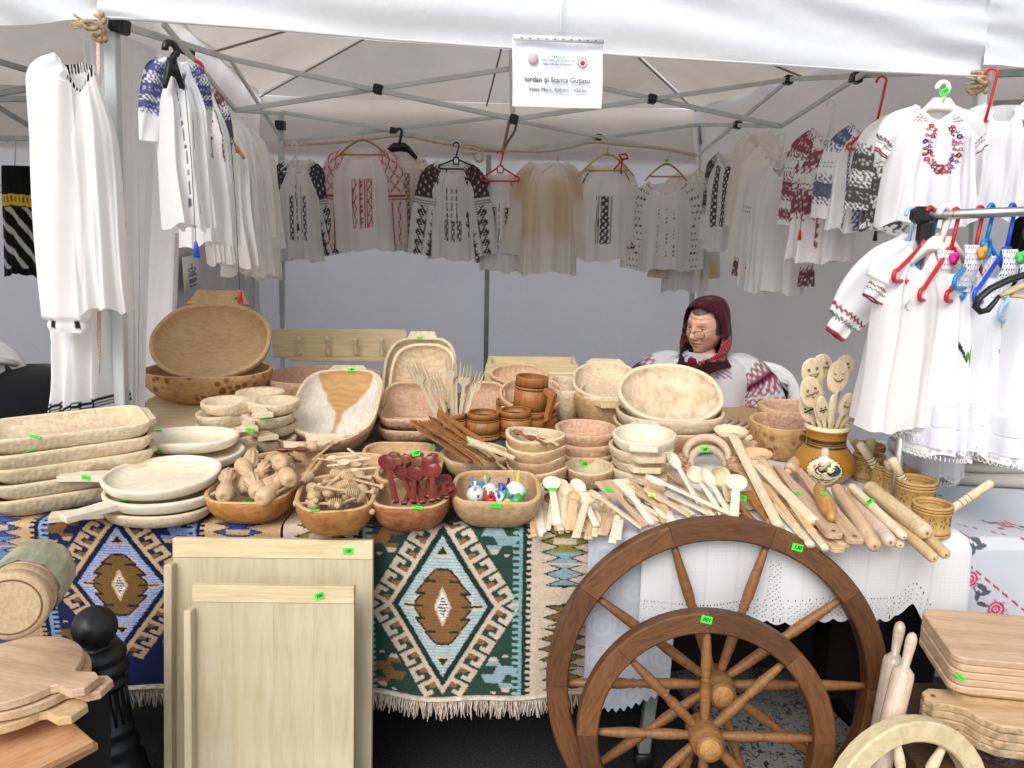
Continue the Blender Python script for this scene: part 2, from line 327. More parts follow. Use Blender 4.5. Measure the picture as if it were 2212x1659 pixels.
# ground: one asphalt sheet to the horizon
mg, n, l, b = newmat('asphalt')
tc = n.new('ShaderNodeTexCoord'); ns = n.new('ShaderNodeTexNoise'); ns.inputs['Scale'].default_value = 160; ns.inputs['Detail'].default_value = 5; l.new(tc.outputs['Object'], ns.inputs['Vector'])
rr = ramp(n, [(.006, .006, .006), (.022, .022, .023), (.05, .05, .05)], [.35, .55, .75]); l.new(ns.outputs[0], rr.inputs[0]); l.new(rr.outputs[0], b.inputs['Base Color']); b.inputs['Roughness'].default_value = .8
bp = n.new('ShaderNodeBump'); bp.inputs['Strength'].default_value = .5; bp.inputs['Distance'].default_value = .004; l.new(ns.outputs[0], bp.inputs['Height']); l.new(bp.outputs[0], b.inputs['Normal'])
gx = [-150, -20, -6, -3, -1, 0, 1, 3, 6, 20, 150]
g = mesh('ground', [(x, y + 4, 0) for y in gx for x in gx], gridf(11, 11), mg); tag(g, kind='structure')
mp_, n, l, b = newmat('paving'); tc = n.new('ShaderNodeTexCoord'); br = n.new('ShaderNodeTexBrick'); br.inputs['Scale'].default_value = 2.2; br.inputs['Color1'].default_value = (.36, .35, .33, 1); br.inputs['Color2'].default_value = (.30, .29, .28, 1); br.inputs['Mortar'].default_value = (.12, .12, .11, 1); br.inputs['Mortar Size'].default_value = .012; l.new(tc.outputs['Object'], br.inputs['Vector']); l.new(br.outputs[0], b.inputs['Base Color']); b.inputs['Roughness'].default_value = .8
for y0, y1 in ((-60, .55), (7.2, 60)):  # pale paving added out of view to bounce light onto walls and upright faces
    o = mesh('bounce_paving', [(x, y, .004) for y in (y0, y1) for x in (-60, 60)], [(0, 1, 3, 2)], mp_, None, False); tag(o, kind='structure')
# terrazzo slab lying under the table
mt, n, l, b = newmat('terrazzo'); tc = n.new('ShaderNodeTexCoord'); vo = n.new('ShaderNodeTexVoronoi'); vo.inputs['Scale'].default_value = 55; l.new(tc.outputs['Object'], vo.inputs['Vector'])
nn = n.new('ShaderNodeTexNoise'); nn.inputs['Scale'].default_value = 40; nn.inputs['Detail'].default_value = 6; nn.inputs['Distortion'].default_value = 2; l.new(tc.outputs['Object'], nn.inputs['Vector'])
rr = ramp(n, [(.02, .02, .02), (.24, .24, .23), (.3, .3, .29)], [.40, .46, .7]); l.new(nn.outputs[0], rr.inputs[0]); l.new(rr.outputs[0], b.inputs['Base Color']); b.inputs['Roughness'].default_value = .5
p = on(1660, 1600, .04)
o = mesh('paving_slab', *box(.42, .62, .04, bev=.006), mt); o.location = (p.x + .05, p.y + .12, .021); o.rotation_euler.z = R(14)
tag(o, 'speckled grey terrazzo slab lying on the asphalt behind the wheels', 'paving slab')

# ---- the stall's tent
TA = R(8.7); ta = Vector((math.cos(TA), math.sin(TA), 0)); td = Vector((-math.sin(TA), math.cos(TA), 0)); TL = 3.05
pFL = at(250, 450, 2.52); FL = Vector((pFL.x, pFL.y, 0))
def T(u, v, z=0): return FL + ta * (u * TL) + td * (v * TL) + Vector((0, 0, z))
YFL, YFR, YBL, YBR = T(0, 0).y, T(1, 0).y, T(0, 1).y, T(1, 1).y
YLM, YRM, YC, YBM = T(0, .5).y, T(1, .5).y, T(.5, .5).y, T(.5, 1).y
ZE, ZP = 2.36, 2.88
tent = thing('market_tent', 'white pop-up market tent over the wood and blouse stall', 'market tent', T(.5, .5), (0, 0, 0))
TI = Matrix.Translation(-T(.5, .5))
def tpart(name, vf, m, smooth=False, parent=None, **k):
    v = [tuple(Vector(p) - T(.5, .5)) for p in vf[0]]
    return mesh(name, v, vf[1], m, parent or tent, smooth, **k)
# roof: four sagging panels and their seams
def roof_panel(c0, c1, pk, sag=.05, n_=14):
    V = []; 
    for j in range(n_ + 1):
        t = j / n_; A_, B_ = c0.lerp(pk, t), c1.lerp(pk, t)
        for i in range(n_ + 1):
            s = i / n_; q = A_.lerp(B_, s); w = 4 * s * (1 - s) * (1 - t) * (.3 + t)
            q.z -= sag * w + .006 * math.sin(9 * s + 5 * t) * (1 - t)
            V.append(q)
    return V, gridf(n_ + 1, n_ + 1)
cs = [T(0, 0, ZE), T(1, 0, ZE), T(1, 1, ZE), T(0, 1, ZE)]; pk = T(.5, .5, ZP)
for i in range(4): tpart('roof_panel', roof_panel(cs[i], cs[(i + 1) % 4], pk), M['canvas_roof'], True)
for c in cs: tpart('roof_seam', tube([c + Vector((0, 0, -.022)), c.lerp(pk, .5) + Vector((0, 0, -.018)), pk + Vector((0, 0, -.02))], .005, 6), M['dark_cable'])
for c in (T(0, .5, ZE - .03), T(1, .5, ZE - .03), T(.5, 1, ZE - .03)): tpart('roof_strut', tube([c, pk + Vector((0, 0, -.07))], .006, 6), M['dark_cable'])
# front valance, hanging from the eave, gathered at the two posts
vb = [(217, 40), (262, 41), (300, 44), (383, 50), (605, 66), (830, 86), (1100, 105), (1304, 118), (1676, 141), (1880, 155), (2060, 163), (2119, 167)]
nrm = Vector((math.sin(TA), -math.cos(TA), 0)); VP0 = T(0, 0) + nrm * .05
def valance(pts, P0, ztop, nu=150, nv=20, seed=0, gather=True):
    V = []; xs = np.array([q[0] for q in pts], float); ys = np.array([q[1] for q in pts], float)
    for j in range(nv + 1):
        t = j / nv
        for i in range(nu + 1):
            s = i / nu; x = xs[0] + (xs[-1] - xs[0]) * s; q = hit(x, float(np.interp(x, xs, ys)), P0, nrm)
            z = q.z + (ztop - q.z) * t; e = min(s, 1 - s)
            w = math.exp(-e * 14) * .008 * math.sin(t * 24 + seed + 6 * s) + .010 * math.sin(13 * s + 3 * t + seed) * (1 - t) + .014 * math.sin(3.3 * t * pi + 9 * s + 1.2 * math.sin(7 * s)) * (1 - .5 * t)
            w += .006 * math.sin(8 * t + 31 * s + 2.2 * math.sin(5 * s + 4 * t))
            V.append(Vector((q.x, q.y, z)) + nrm * w)
    return V, gridf(nu + 1, nv + 1)
tpart('front_valance', valance(vb, VP0, ZE + .02), M['canvas'], True)
hem = [hit(x, y - 1.5, VP0 + nrm * .014, nrm) for x, y in vb]
tpart('valance_hem', tube(hem, .008, 6, flat=.5), M['canvas'], True)
x0 = 1210; tpart('valance_seam', tube([hit(x0, 104, VP0 + nrm * .03, nrm), hit(x0 + 3, -30, VP0 + nrm * .03, nrm)], .0035, 5), M['canvas'], True)
# posts
def post(p_top, p_low, zs, w=.036):
    d = (p_low - p_top) / (p_low.z - p_top.z)
    f = lambda z: p_top + d * (z - p_top.z)
    t_ = tpart('post', bar(f(zs), f(p_top.z + .05), w), M['steel_white'])
    tpart('post_foot', bar(f(.02), f(zs + .03), w * .74), M['steel_white']); tpart('base_plate', join(xf(box(.12, .12, .012), Matrix.Translation(f(.006)))), M['steel_white'])
    return f
fFL = post(at(241, 60, YFL), at(263, 885, YFL), .80)
zc = at(253, 487, YFL).z; tpart('post_collar', bar(fFL(zc - .012), fFL(zc + .012), .044), M['white_plastic'])
tpart('corner_bracket', bar(fFL(at(241, 70, YFL).z), fFL(at(241, 44, YFL).z), .052), M['white_plastic'])
fFR = post(at(2118, 170, YFR), at(2096, 900, YFR), .80)
tpart('corner_bracket', bar(fFR(at(2118, 180, YFR).z), fFR(at(2118, 150, YFR).z), .052), M['white_plastic'])
fBL = post(at(607, 262, YBL), at(610, 700, YBL), .9); fBR = post(at(1520, 285, YBR), at(1494, 650, YBR), .9)
for f, (x, y0, y1), Y in ((fBL, (607, 262, 282), YBL), (fBR, (1519, 272, 312), YBR)):
    tpart('corner_bracket', bar(f(at(x, y1, Y).z) - td * .03, f(at(x, y0, Y).z) - td * .03, .06), M['black_plastic'])
# scissor trusses and their black joints
bars = [((497, 128, YLM), (1110, 258, YC)), ((510, 237, YLM), (1105, 147, YC)), ((1110, 258, YC), (1703, 172, YRM)), ((1105, 147, YC), (1690, 272, YRM)),
        ((262, 55, YFL + .04), (497, 128, YLM)), ((350, 48, YFL + .3), (508, 238, YLM)), ((497, 128, YLM), (607, 300, YBL)), ((510, 237, YLM), (607, 245, YBL)),
        ((1703, 172, YRM), (2095, 152, YFR)), ((1690, 272, YRM), (1990, 80, YFR + .2)), ((1703, 172, YRM), (1512, 332, YBR)), ((1690, 272, YRM), (1510, 268, YBR)),
        ((607, 243, YBL), (1095, 320, YBM)), ((610, 306, YBL), (1100, 250, YBM)), ((1115, 262, YBM), (1520, 339, YBR)), ((1130, 322, YBM), (1515, 268, YBR))]
for i, (p, q) in enumerate(bars):
    P_, Q_ = at(*p), at(*q); off = td * (.012 if i % 2 else -.012)
    tpart('truss_bar', bar(P_ + off, Q_ + off, .013, .025), M['steel_white'])
for x, y, Y in ((817, 193, (YLM + YC) / 2), (1408, 214, (YC + YRM) / 2), (850, 283, (YBL + YBM) / 2), (1293, 297, (YBM + YBR) / 2), (405, 107, YLM - .6), (1593, 270, 5.2), (1850, 168, 3.7), (1703, 173, YRM), (1110, 258, YC), (258, 55, YFL)):
    c = at(x, y, Y); j = tpart('truss_joint', xf(box(.046, .06, .046, bev=.006), Matrix.Translation(c) @ Matrix.Rotation(.2, 4, 'Y')), M['black_plastic'])
    bo = mesh('bolt', *xf(lathe([(.006, -.036), (.006, -.03)], 10), Matrix.Rotation(pi / 2, 4, 'X')), M['chrome'], j); bo.location = c - T(.5, .5)
tpart('centre_mast', bar(at(1108, 262, YC), at(1103, 60, YC), .026), M['steel_white'])
tpart('mast_foot', bar(at(1108, 262, YC), at(1108, 254, YC), .036), M['black_plastic'])
# canvas walls
def wallsheet(p0, p1, ztop, zbot, nu=80, nv=30, amp=.02, freq=9, seed=0.0, nvec=None, lean_=0.0):
    nvec = nvec or Vector((p1.y - p0.y, p0.x - p1.x, 0)).normalized(); V = []
    for j in range(nv + 1):
        t = j / nv
        for i in range(nu + 1):
            s = i / nu; q = Vector(p0).lerp(Vector(p1), s); q.z = zbot + (ztop(s) if callable(ztop) else ztop) * t - zbot * t
            if lean_: q += ta * (lean_ * max(0, ZE - q.z) / 1.6)
            q += nvec * amp * (math.sin(freq * s * pi + seed + .6 * math.sin(3 * t + 5 * s)) * (.4 + .6 * (1 - t)) + .5 * math.sin(5 * t + 3 * s + seed))
            V.append(q)
    return V, gridf(nu + 1, nv + 1)
tpart('back_wall', wallsheet(T(-.02, 1.02), T(1.02, 1.02), 2.07, .02, amp=.012, freq=5), M['canvas_wall'], True)
tpart('back_valance', wallsheet(T(-.03, 1.03), T(1.03, 1.03), ZE, 1.98, amp=.012, freq=7, nv=14), M['canvas_roof'], True)
c = at(1055, 620, YBM); tpart('wall_seam', bar(Vector((c.x - .02, c.y - .04, .05)), Vector((c.x, c.y - .035, 2.0)), .035, .006), M['steel_grey'])
tpart('side_wall', wallsheet(T(0, .02), T(0, 1.04), ZE, .02, amp=.03, freq=9, seed=1, lean_=-.15), M['canvas_wall'], True)
tpart('side_wall', wallsheet(T(1, .04), T(1, 1.04), ZE, .02, amp=.03, freq=8, seed=2, lean_=.12), M['canvas_wall'], True)
def drape(cols, nv=40, ripple=.012, nr=5, seed=0):
    """hanging cloth through vertical strips given as (top point, bottom point)"""
    V = []; k = 14; n_ = (len(cols) - 1) * k
    for j in range(nv + 1):
        t = j / nv
        for i in range(n_ + 1):
            s = i / k; a = min(int(s), len(cols) - 2); f = s - a
            q = Vector(cols[a][0]).lerp(Vector(cols[a + 1][0]), f).lerp(Vector(cols[a][1]).lerp(Vector(cols[a + 1][1]), f), t)
            q.y += ripple * math.sin(nr * s * 2.1 + seed + .8 * math.sin(4 * t)) + ripple * .5 * math.sin(7 * t + 2 * s)
            V.append(q)
    return V, gridf(n_ + 1, nv + 1)
tpart('curtain', drape([(at(250, 70, 2.58), at(258, 930, 2.60)), (at(275, 80, 2.68), at(282, 925, 2.70)), (at(300, 90, 2.80), at(300, 900, 2.74)), (at(335, 105, 2.95), at(310, 890, 2.8))], seed=1), M['canvas'], True)
tpart('curtain', drape([(at(180, 85, 2.62), at(205, 940, 2.62)), (at(205, 80, 2.6), at(225, 940, 2.58)), (at(240, 80, 2.58), at(255, 930, 2.57))], ripple=.014, seed=3), M['canvas'], True)
# clear window film in the side wall and the notice stuck on it
wf = [(383, 505), (600, 520), (600, 780), (372, 795)]
wp0 = T(.012, .5); LN = (ta - Vector((0, 0, .094))).normalized(); LP = T(0, 0, ZE) + ta * .03; fl_ = [hit(x, y, LP, LN) for x, y in wf]
V = []; 
for j in range(13):
    for i in range(19):
        s, t = i / 18, j / 12; q = fl_[0].lerp(fl_[1], s).lerp(fl_[3].lerp(fl_[2], s), t); q += ta * (.006 * math.sin(23 * s + 3 * t) + .005 * math.sin(17 * t + 9 * s)); V.append(q)
tpart('window_film', (V, gridf(19, 13)), M['film'], True)
tpart('window_border', tube([hit(383, 505, LP + ta * .02, LN), hit(600, 520, LP + ta * .02, LN)], .012, 6, flat=.3), M['canvas_wall'])
tpart('window_border', tube([hit(383, 505, LP + ta * .02, LN), hit(372, 795, LP + ta * .02, LN)], .010, 6, flat=.3), M['canvas_wall'])

def text_mesh(s, size, m, parent=None, name='lettering', align='CENTER', shear=0, bold=0.0, extrude=.0004, spacing=1.0):
    cu = bpy.data.curves.new(name, 'FONT'); cu.body = s; cu.size = size; cu.align_x = align; cu.align_y = 'CENTER'; cu.extrude = extrude; cu.offset = bold; cu.shear = shear; cu.space_character = spacing; cu.resolution_u = 3
    o = bpy.data.objects.new('_t', cu); COL.objects.link(o)
    me = bpy.data.meshes.new_from_object(o.evaluated_get(bpy.context.evaluated_depsgraph_get()))
    bpy.data.objects.remove(o); bpy.data.curves.remove(cu)
    me.name = name; me.materials.clear(); me.materials.append(m)
    r = bpy.data.objects.new(name, me); COL.objects.link(r)
    if parent: r.parent = parent
    return r
def ring(r0, r1, z0, z1, seg=36):
    V = [(r * math.cos(2 * pi * k / seg), r * math.sin(2 * pi * k / seg), z) for r, z in ((r0, z0), (r1, z0), (r1, z1), (r0, z1)) for k in range(seg)]
    f = gridf(seg, 4, True) + [((3 * seg + k), (3 * seg + (k + 1) % seg), (k + 1) % seg, k) for k in range(seg)]
    return V, f
# the paper sign clipped to the valance
SC0 = [hit(1108, 80, VP0 + nrm * .06, nrm), hit(1303, 87, VP0 + nrm * .06, nrm), hit(1298, 235, VP0 + nrm * .06, nrm), hit(1106, 229, VP0 + nrm * .06, nrm)]
ctr = sum(SC0, Vector()) / 4; ex = ((SC0[1] - SC0[0]) + (SC0[2] - SC0[3])).normalized(); Wd = ((SC0[1] - SC0[0]).length + (SC0[2] - SC0[3]).length) / 2
Hd = ((SC0[0] - SC0[3]).length + (SC0[1] - SC0[2]).length) / 2
A = frame_from(ex, nrm)
sign = thing('paper_sign', 'white printed paper sign in a clear sleeve hanging from the tent valance', 'sign', ctr, A)
V = [((i / 12 - .5) * Wd, (j / 10 - .5) * Hd, .004 * math.sin(i * .6) + .006 * math.sin(j * .5)) for j in range(11) for i in range(13)]
mesh('sleeve', V, gridf(13, 11), M['paper'], sign)
mesh('sleeve_strip', *xf(box(Wd * 1.0, Hd * .085, .002), Matrix.Translation((0, Hd * .5 - Hd * .02, .013))), M['white_plastic'], sign)
q = mesh('punch_holes', *join(*[xf(box(.006, .003, .0008), Matrix.Translation((Wd * (k - 4.5) / 11, Hd * .478, .0145))) for k in range(10)]), M['ink_grey'], sign)
u = Wd / 195.0   # metres per photo pixel on the sign
def stext(s, x, y, size, m, **k):
    o = text_mesh(s, size * u, m, sign, **k); o.location = ((x - 1205) * u, -(y - 157) * u, .0125); return o
stext('Iordan și Stanca Gușatu', 1203, 172, 14.6, M['ink_grey'], bold=.00025, spacing=1.0)
stext('Valea Mare, Băbeni - Vâlcea', 1204, 191.5, 11.2, M['ink_grey'], spacing=1.0)
stext('TÂRGUL', 1203, 126.5, 7.6, M['ink_grey'], shear=.2); stext('MEȘTERILOR POPULARI', 1204, 133.5, 6.9, M['ink_grey'], shear=.2, spacing=1)
stext('Ediția a XXIII-a, Sibiu, 13-14 mai 2023', 1203, 140.5, 5.0, M['ink_grey'], spacing=.85)
e = mesh('emblem', *lathe([(.001, 0), (11.5 * u, 0), (11.5 * u, .0006), (.001, .0006)], 30), M['ink_pink'], sign); e.location = ((1150 - 1205) * u, (157 - 131) * u, .0125)
e = mesh('emblem', *join(ring(8.6 * u, 9.8 * u, 0, .0006), ring(10.6 * u, 11.2 * u, 0, .0006), lathe([(.0005, 0), (5.4 * u, 0), (5.4 * u, .0006), (.0005, .0006)], 8)), M['ink_red'], sign); e.location = ((1257 - 1205) * u, (157 - 136) * u, .0125)
# small notice on the side wall film
A = frame_from(-td, ta); c0 = hit(414, 590, LP + ta * .03, LN)
wh = abs(hit(430, 590, LP + ta * .03, LN).y - hit(396, 590, LP + ta * .03, LN).y); hh = abs(hit(414, 557, LP + ta * .03, LN).z - hit(414, 631, LP + ta * .03, LN).z)
A = frame_from(td, ta); nt_ = thing('wall_notice', 'small white notice with a blue boat emblem on the tent side wall', 'notice', c0, A)
mesh('sheet', *box(wh, hh, .003), M['paper'], nt_)
o = text_mesh('AIDROM', hh * .17, M['ink_blue'], nt_); o.location = (0, -hh * .22, .003); o.scale = (1.25, 1, 1)
o = text_mesh('ASOCIAȚIA ECUMENICĂ', hh * .05, M['ink_blue'], nt_); o.location = (0, -hh * .36, .003); o.scale = (1.5, 1, 1)
bt = [tube([(wh * .22 * math.cos(a), hh * .12 + hh * .09 * math.sin(a), .003) for a in np.linspace(pi, 2 * pi, 9)], hh * .012, 5), tube([(0, hh * .05, .003), (0, hh * .26, .003)], hh * .01, 5), tube([(-wh * .2, hh * .14, .003), (wh * .2, hh * .14, .003)], hh * .012, 5)]
for k in range(2): bt.append(tube([(wh * (-.25 + .5 * i / 12), hh * (-.02 - .05 * k) + hh * .016 * math.sin(i * 1.6), .003) for i in range(13)], hh * .01, 5))
mesh('emblem', *join(*bt), M['ink_blue'], nt_)
# twine knots on the two front posts, cables and cord
def knot(name, px, py, Y, label, tail):
    c = at(px, py, Y); th = thing(name, label, 'twine', c)
    pts = [(.022 * math.cos(a) * (1 + .2 * math.sin(3 * a)), .03 * math.sin(a * .5) - .02, .016 * math.sin(a) + .004 * a - .03) for a in np.linspace(0, 6 * pi, 60)]
    mesh('binding', *tube(pts, .007, 6), M['twine'], th)
    for k in range(tail):
        a = RNG.uniform(-1, 1, 3); mesh('strand', *tube([(-.005, -.02, 0), (-.03 + .01 * a[0], -.03, .012 * a[1] + .01), (-.06 + .02 * a[0], -.03, .03 * a[1] + .012)], [.0035, .003, .001], 5), M['twine'], th)
knot('twine_knot', 215, 68, YFL - .06, 'frayed twine knot tied round the tent post beside the long white shirt', 9)
knot('twine_knot', 2110, 183, YFR - .08, 'twine knot tied round the tent post beside the flowered child blouse', 3)
def cable(name, pts, r, m, label, cat):
    P_ = [at(*p) for p in pts]; c = P_[len(P_) // 2]; Q = []
    for i in range(len(P_) - 1):
        a_, b_, c_, d_ = P_[max(i - 1, 0)], P_[i], P_[i + 1], P_[min(i + 2, len(P_) - 1)]
        for k in range(6):
            t = k / 6; Q.append(.5 * ((2 * b_) + (c_ - a_) * t + (2 * a_ - 5 * b_ + 4 * c_ - d_) * t * t + (3 * b_ - a_ - 3 * c_ + d_) * t ** 3))
    Q.append(P_[-1]); o = mesh(name, *tube([q - c for q in Q], r, 6), m); o.location = c
    return tag(o, label, cat)
cable('power_cable', [(615, 312, 5.4), (700, 309, 5.4), (790, 301, 5.4), (865, 292, 5.4), (930, 304, 5.45), (1010, 319, 5.45), (1060, 326, 5.45), (1120, 326, 5.5), (1180, 326, 5.5), (1230, 318, 5.55), (1280, 307, 5.6), (1360, 314, 5.6), (1440, 322, 5.65), (1500, 336, 5.7)], .012, M['cord'], 'beige cable strung along the back of the tent above the blouses', 'cable')
cable('power_cable', [(1075, 325, 5.4), (1040, 318, 5.38), (1003, 312, 5.36), (1000, 330, 5.36), (1025, 330, 5.36), (1040, 322, 5.38), (1042, 345, 5.38), (1030, 348, 5.38), (1022, 333, 5.38)], .009, M['cord'], 'loop of beige cable coiled above the brown embroidered blouse', 'cable')
cable('power_cable', [(1116, 262, 4.4), (1112, 282, 4.6), (1098, 305, 5.0), (1088, 326, 5.4)], .008, M['dark_cable'], 'grey cable dropping from the tent mast to the back rope', 'cable')
cable('tie_rope', [(1100, 262, 4.4), (1092, 300, 5.0), (1084, 332, 5.4)], .010, M['cord'], 'straight rope from the tent mast down to the red hanger', 'rope')

# ---- neighbouring tents
def neighbour(side):
    s = -1 if side == 'l' else 1
    root = thing('market_tent', 'neighbouring white tent beyond the post with the twine tassel' if s < 0 else 'neighbouring white tent beyond the flowered child blouse', 'market tent', T(-.5 if s < 0 else 1.5, .5))
    o0 = Vector(root.location)
    def pt(name, vf, m, smooth=False): return mesh(name, [tuple(Vector(p) - o0) for p in vf[0]], vf[1], m, root, smooth)
    if s < 0:
        pts = [(-420, 30), (-100, 46), (0, 52), (100, 50), (180, 47), (219, 43)]; U0, U1 = -1.02, -.02
    else:
        pts = [(2116, 142), (2150, 143), (2212, 146), (2350, 150), (2800, 165)]; U0, U1 = 1.02, 2.02
    pt('front_valance', valance(pts, VP0 + nrm * .01, ZE + .02, nu=70, seed=2), M['canvas'], True)
    c = [T(U0, 0, ZE), T(U1, 0, ZE), T(U1, 1, ZE), T(U0, 1, ZE)]; k = T((U0 + U1) / 2, .5, ZP)
    for i in range(4): pt('roof_panel', roof_panel(c[i], c[(i + 1) % 4], k), M['canvas_roof'], True)
    pt('back_wall', wallsheet(T(U0, .98), T(U1, .98), 2.05, .02, amp=.012), M['canvas_wall'], True)
    pt('back_valance', wallsheet(T(U0, .99), T(U1, .99), ZE, 1.98, amp=.012, nv=12), M['canvas_roof'], True)
    e = U0 if s < 0 else U1
    pt('side_wall', wallsheet(T(e, .05), T(e, 1), ZE, .02, amp=.02), M['canvas_wall'], True)
    if s < 0: bb = [((-200, 75, 3.9), (107, 165, 4.2)), ((-200, 235, 4.0), (104, 184, 4.2)), ((-100, 216, 4.4), (98, 213, 4.4)), ((-20, 222, 4.2), (90, 288, 4.9)), ((-150, 297, 4.9), (84, 299, 4.9))]
    else: bb = [((2125, 160, 3.2), (2400, 150, 3.5)), ((2140, 225, 3.6), (2400, 215, 3.8)), ((2150, 330, 4.2), (2400, 290, 4.4)), ((2160, 262, 4.4), (2400, 372, 4.6))]
    for p, q in bb: pt('truss_bar', bar(at(*p), at(*q), .014, .030), M['steel_grey'])
    for v in (0.03, 1.0):
        f0 = T(e, v); pt('post', bar(f0 + Vector((0, 0, .0)), f0 + Vector((0, 0, ZE)), .036), M['steel_white'])
neighbour('l'); neighbour('r')

# ---- tables
def table(name, label, x0, x1, y0, y1, z, legs, m=M['table']):
    t = thing(name, label, 'table', ((x0 + x1) / 2, (y0 + y1) / 2, 0)); cx, cy = t.location.x, t.location.y
    mesh('tabletop', *box(x1 - x0, y1 - y0, .03, (0, 0, z - .015), bev=.004), m, t, False)
    for (lx, ly, tx, ty) in legs:
        mesh('leg', *bar(Vector((lx - cx, ly - cy, .03)), Vector((tx - cx, ty - cy, z - .03)), .034), M['trestle'], t, False)
    return t
lf = on(1388, 1640, .02); lt = hit(1455, 1200, Vector((0, lf.y + .05, 0)), Vector((0, 1, 0)))
main_table = table('trestle_table', 'long table under the rugs carrying all the bowls', -1.17, 1.165, 1.97, 3.62, ZT - .012, [(lf.x, lf.y, lt.x, lf.y + .05), (-.9, 2.2, -1.0, 2.25), (1.0, 2.9, 1.0, 2.9), (-.9, 3.4, -1.0, 3.4)])
fo = mesh('foot_cap', *box(.05, .05, .05, bev=.006), M['black_plastic'], main_table); fo.location = (lf.x - main_table.location.x, lf.y - main_table.location.y, .026)
table('side_table', 'narrow table end in front of the tent post under the blue rug', -1.95, -1.18, 2.0, 2.42, ZT - .012, [(-1.9, 2.05, -1.9, 2.05), (-1.25, 2.35, -1.25, 2.35)])
# one glimpsed crate behind the wheels, plus unseen ones added to keep light out
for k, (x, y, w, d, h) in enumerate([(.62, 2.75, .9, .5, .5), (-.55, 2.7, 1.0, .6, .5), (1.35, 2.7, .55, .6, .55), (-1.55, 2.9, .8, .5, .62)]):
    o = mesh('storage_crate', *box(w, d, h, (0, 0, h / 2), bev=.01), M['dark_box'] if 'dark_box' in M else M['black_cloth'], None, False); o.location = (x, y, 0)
    tag(o, ['dark crate pushed under the table behind the wagon wheels', 'unseen dark crate added under the table behind the green rug to block light', 'unseen dark crate added behind the stacked boards to block light', 'unseen dark crate added behind the iron bollard to block light'][k], 'crate')
# ================================================================== builders for the wares
def outline(th, n=2.4, point=0.0):
    c, s = np.cos(th), np.sin(th)
    if point > 0: return np.sign(c) * np.abs(c) ** (1 - .25 * point), np.sign(s) * np.abs(s) ** (1 + .55 * point)
    return np.sign(c) * np.abs(c) ** (2 / n), np.sign(s) * np.abs(s) ** (2 / n)
def bowl_vf(rx, ry, h, n=2.4, t=.012, base=.6, rise=0.0, point=0.0, flare=.35, seg=60, wob=.012, seed=0, flat_in=.5, nb=None):
    rg = np.random.default_rng(seed); th = np.linspace(0, 2 * pi, seg, endpoint=False); X, Y = outline(th, n, point)
    w = 1 + wob * (np.sin(2 * th + rg.uniform(0, 6)) + .6 * np.sin(3 * th + rg.uniform(0, 6)) + .4 * np.sin(7 * th + rg.uniform(0, 6)))
    wz = wob * h * (np.sin(2 * th + rg.uniform(0, 6)) + .7 * np.sin(5 * th + rg.uniform(0, 6)))
    V = []; m = []; K = 9
    def add(r, z, s):
        lift = rise * np.abs(X) ** 2.2 * s * s + wz * s
        V.extend(zip(X * r[0] * w, Y * r[1] * w, np.full(seg, z) + lift))
    rings = 0
    for k in range(K):
        s = k / (K - 1); r = base + (1 - base) * math.sin(s * pi / 2); z = h * ((1 - flare) * (1 - math.cos(s * pi / 2)) + flare * s)
        add((rx * r, ry * r), z, s); rings += 1
    add((rx - t * .25, ry - t * .25), h + t * .16, 1); add((rx - t * .75, ry - t * .75), h + t * .16, 1); rings += 2
    for k in range(K - 1, -1, -1):
        s = k / (K - 1); r = base * (1 - .1 * flat_in) + (1 - base * (1 - .1 * flat_in)) * math.sin(s * pi / 2); z = t + (h - t) * ((1 - flare) * (1 - math.cos(s * pi / 2)) + flare * s)
        add((max(rx * r - t, .002), max(ry * r - t, .002)), z, s); rings += 1
    b = base * .95
    for q in (.6, .25): add((rx * b * q, ry * b * q), t * .94 if q > .5 else t * .9, 0); rings += 1
    F_ = gridf(seg, rings, True); mi = [0] * (seg * (K - 1)) + [2] * (seg * 3) + [1] * (seg * (rings - 1 - (K - 1) - 3))
    F_.append(tuple(range(seg))[::-1]); mi.append(0); F_.append(tuple((rings - 1) * seg + k for k in range(seg))); mi.append(1)
    return V, F_, mi
BSEED = [0]
def bowl(name, label, cat, loc, rot, rx, ry, h, mats, lugs=(), group=None, **k):
    BSEED[0] += 1
    v, f, mi = bowl_vf(rx, ry, h, seed=BSEED[0], **k)
    mm = list(mats) if isinstance(mats, (list, tuple)) else [mats] * 3
    while len(mm) < 3: mm.append(mm[-1])
    o = mesh(name, v, f, mm, None, True, midx=mi); o.location = loc
    o.rotation_euler = rot.to_euler() if isinstance(rot, Matrix) else Euler(rot)
    tag(o, label, cat, group)
    for (ang, wd, le) in lugs:
        a = ang; dx, dy = math.cos(a), math.sin(a); X, Y = outline(np.array([a]), k.get('n', 2.4), k.get('point', 0)); L = math.hypot(X[0] * rx, Y[0] * ry)
        z = h + k.get('rise', 0) * abs(X[0]) ** 2.2 - .008
        poly = [(-.012, -wd * .62), (le * .4, -wd * .52), (le, -wd * .46), (le, wd * .46), (le * .4, wd * .52), (-.012, wd * .62)]
        q = mesh('handle', *prism(poly, -.009, .0075, .002), mm[2], o, False); q.location = (dx * L, dy * L, z); q.rotation_euler.z = a
    return o
def face_rot(tilt, yaw=0.0, spin=0.0):
    """turn a thing's top towards the viewer by tilt, then turn it about the vertical"""
    return Matrix.Rotation(yaw, 3, 'Z') @ Matrix.Rotation(tilt, 3, 'X') @ Matrix.Rotation(spin, 3, 'Z')
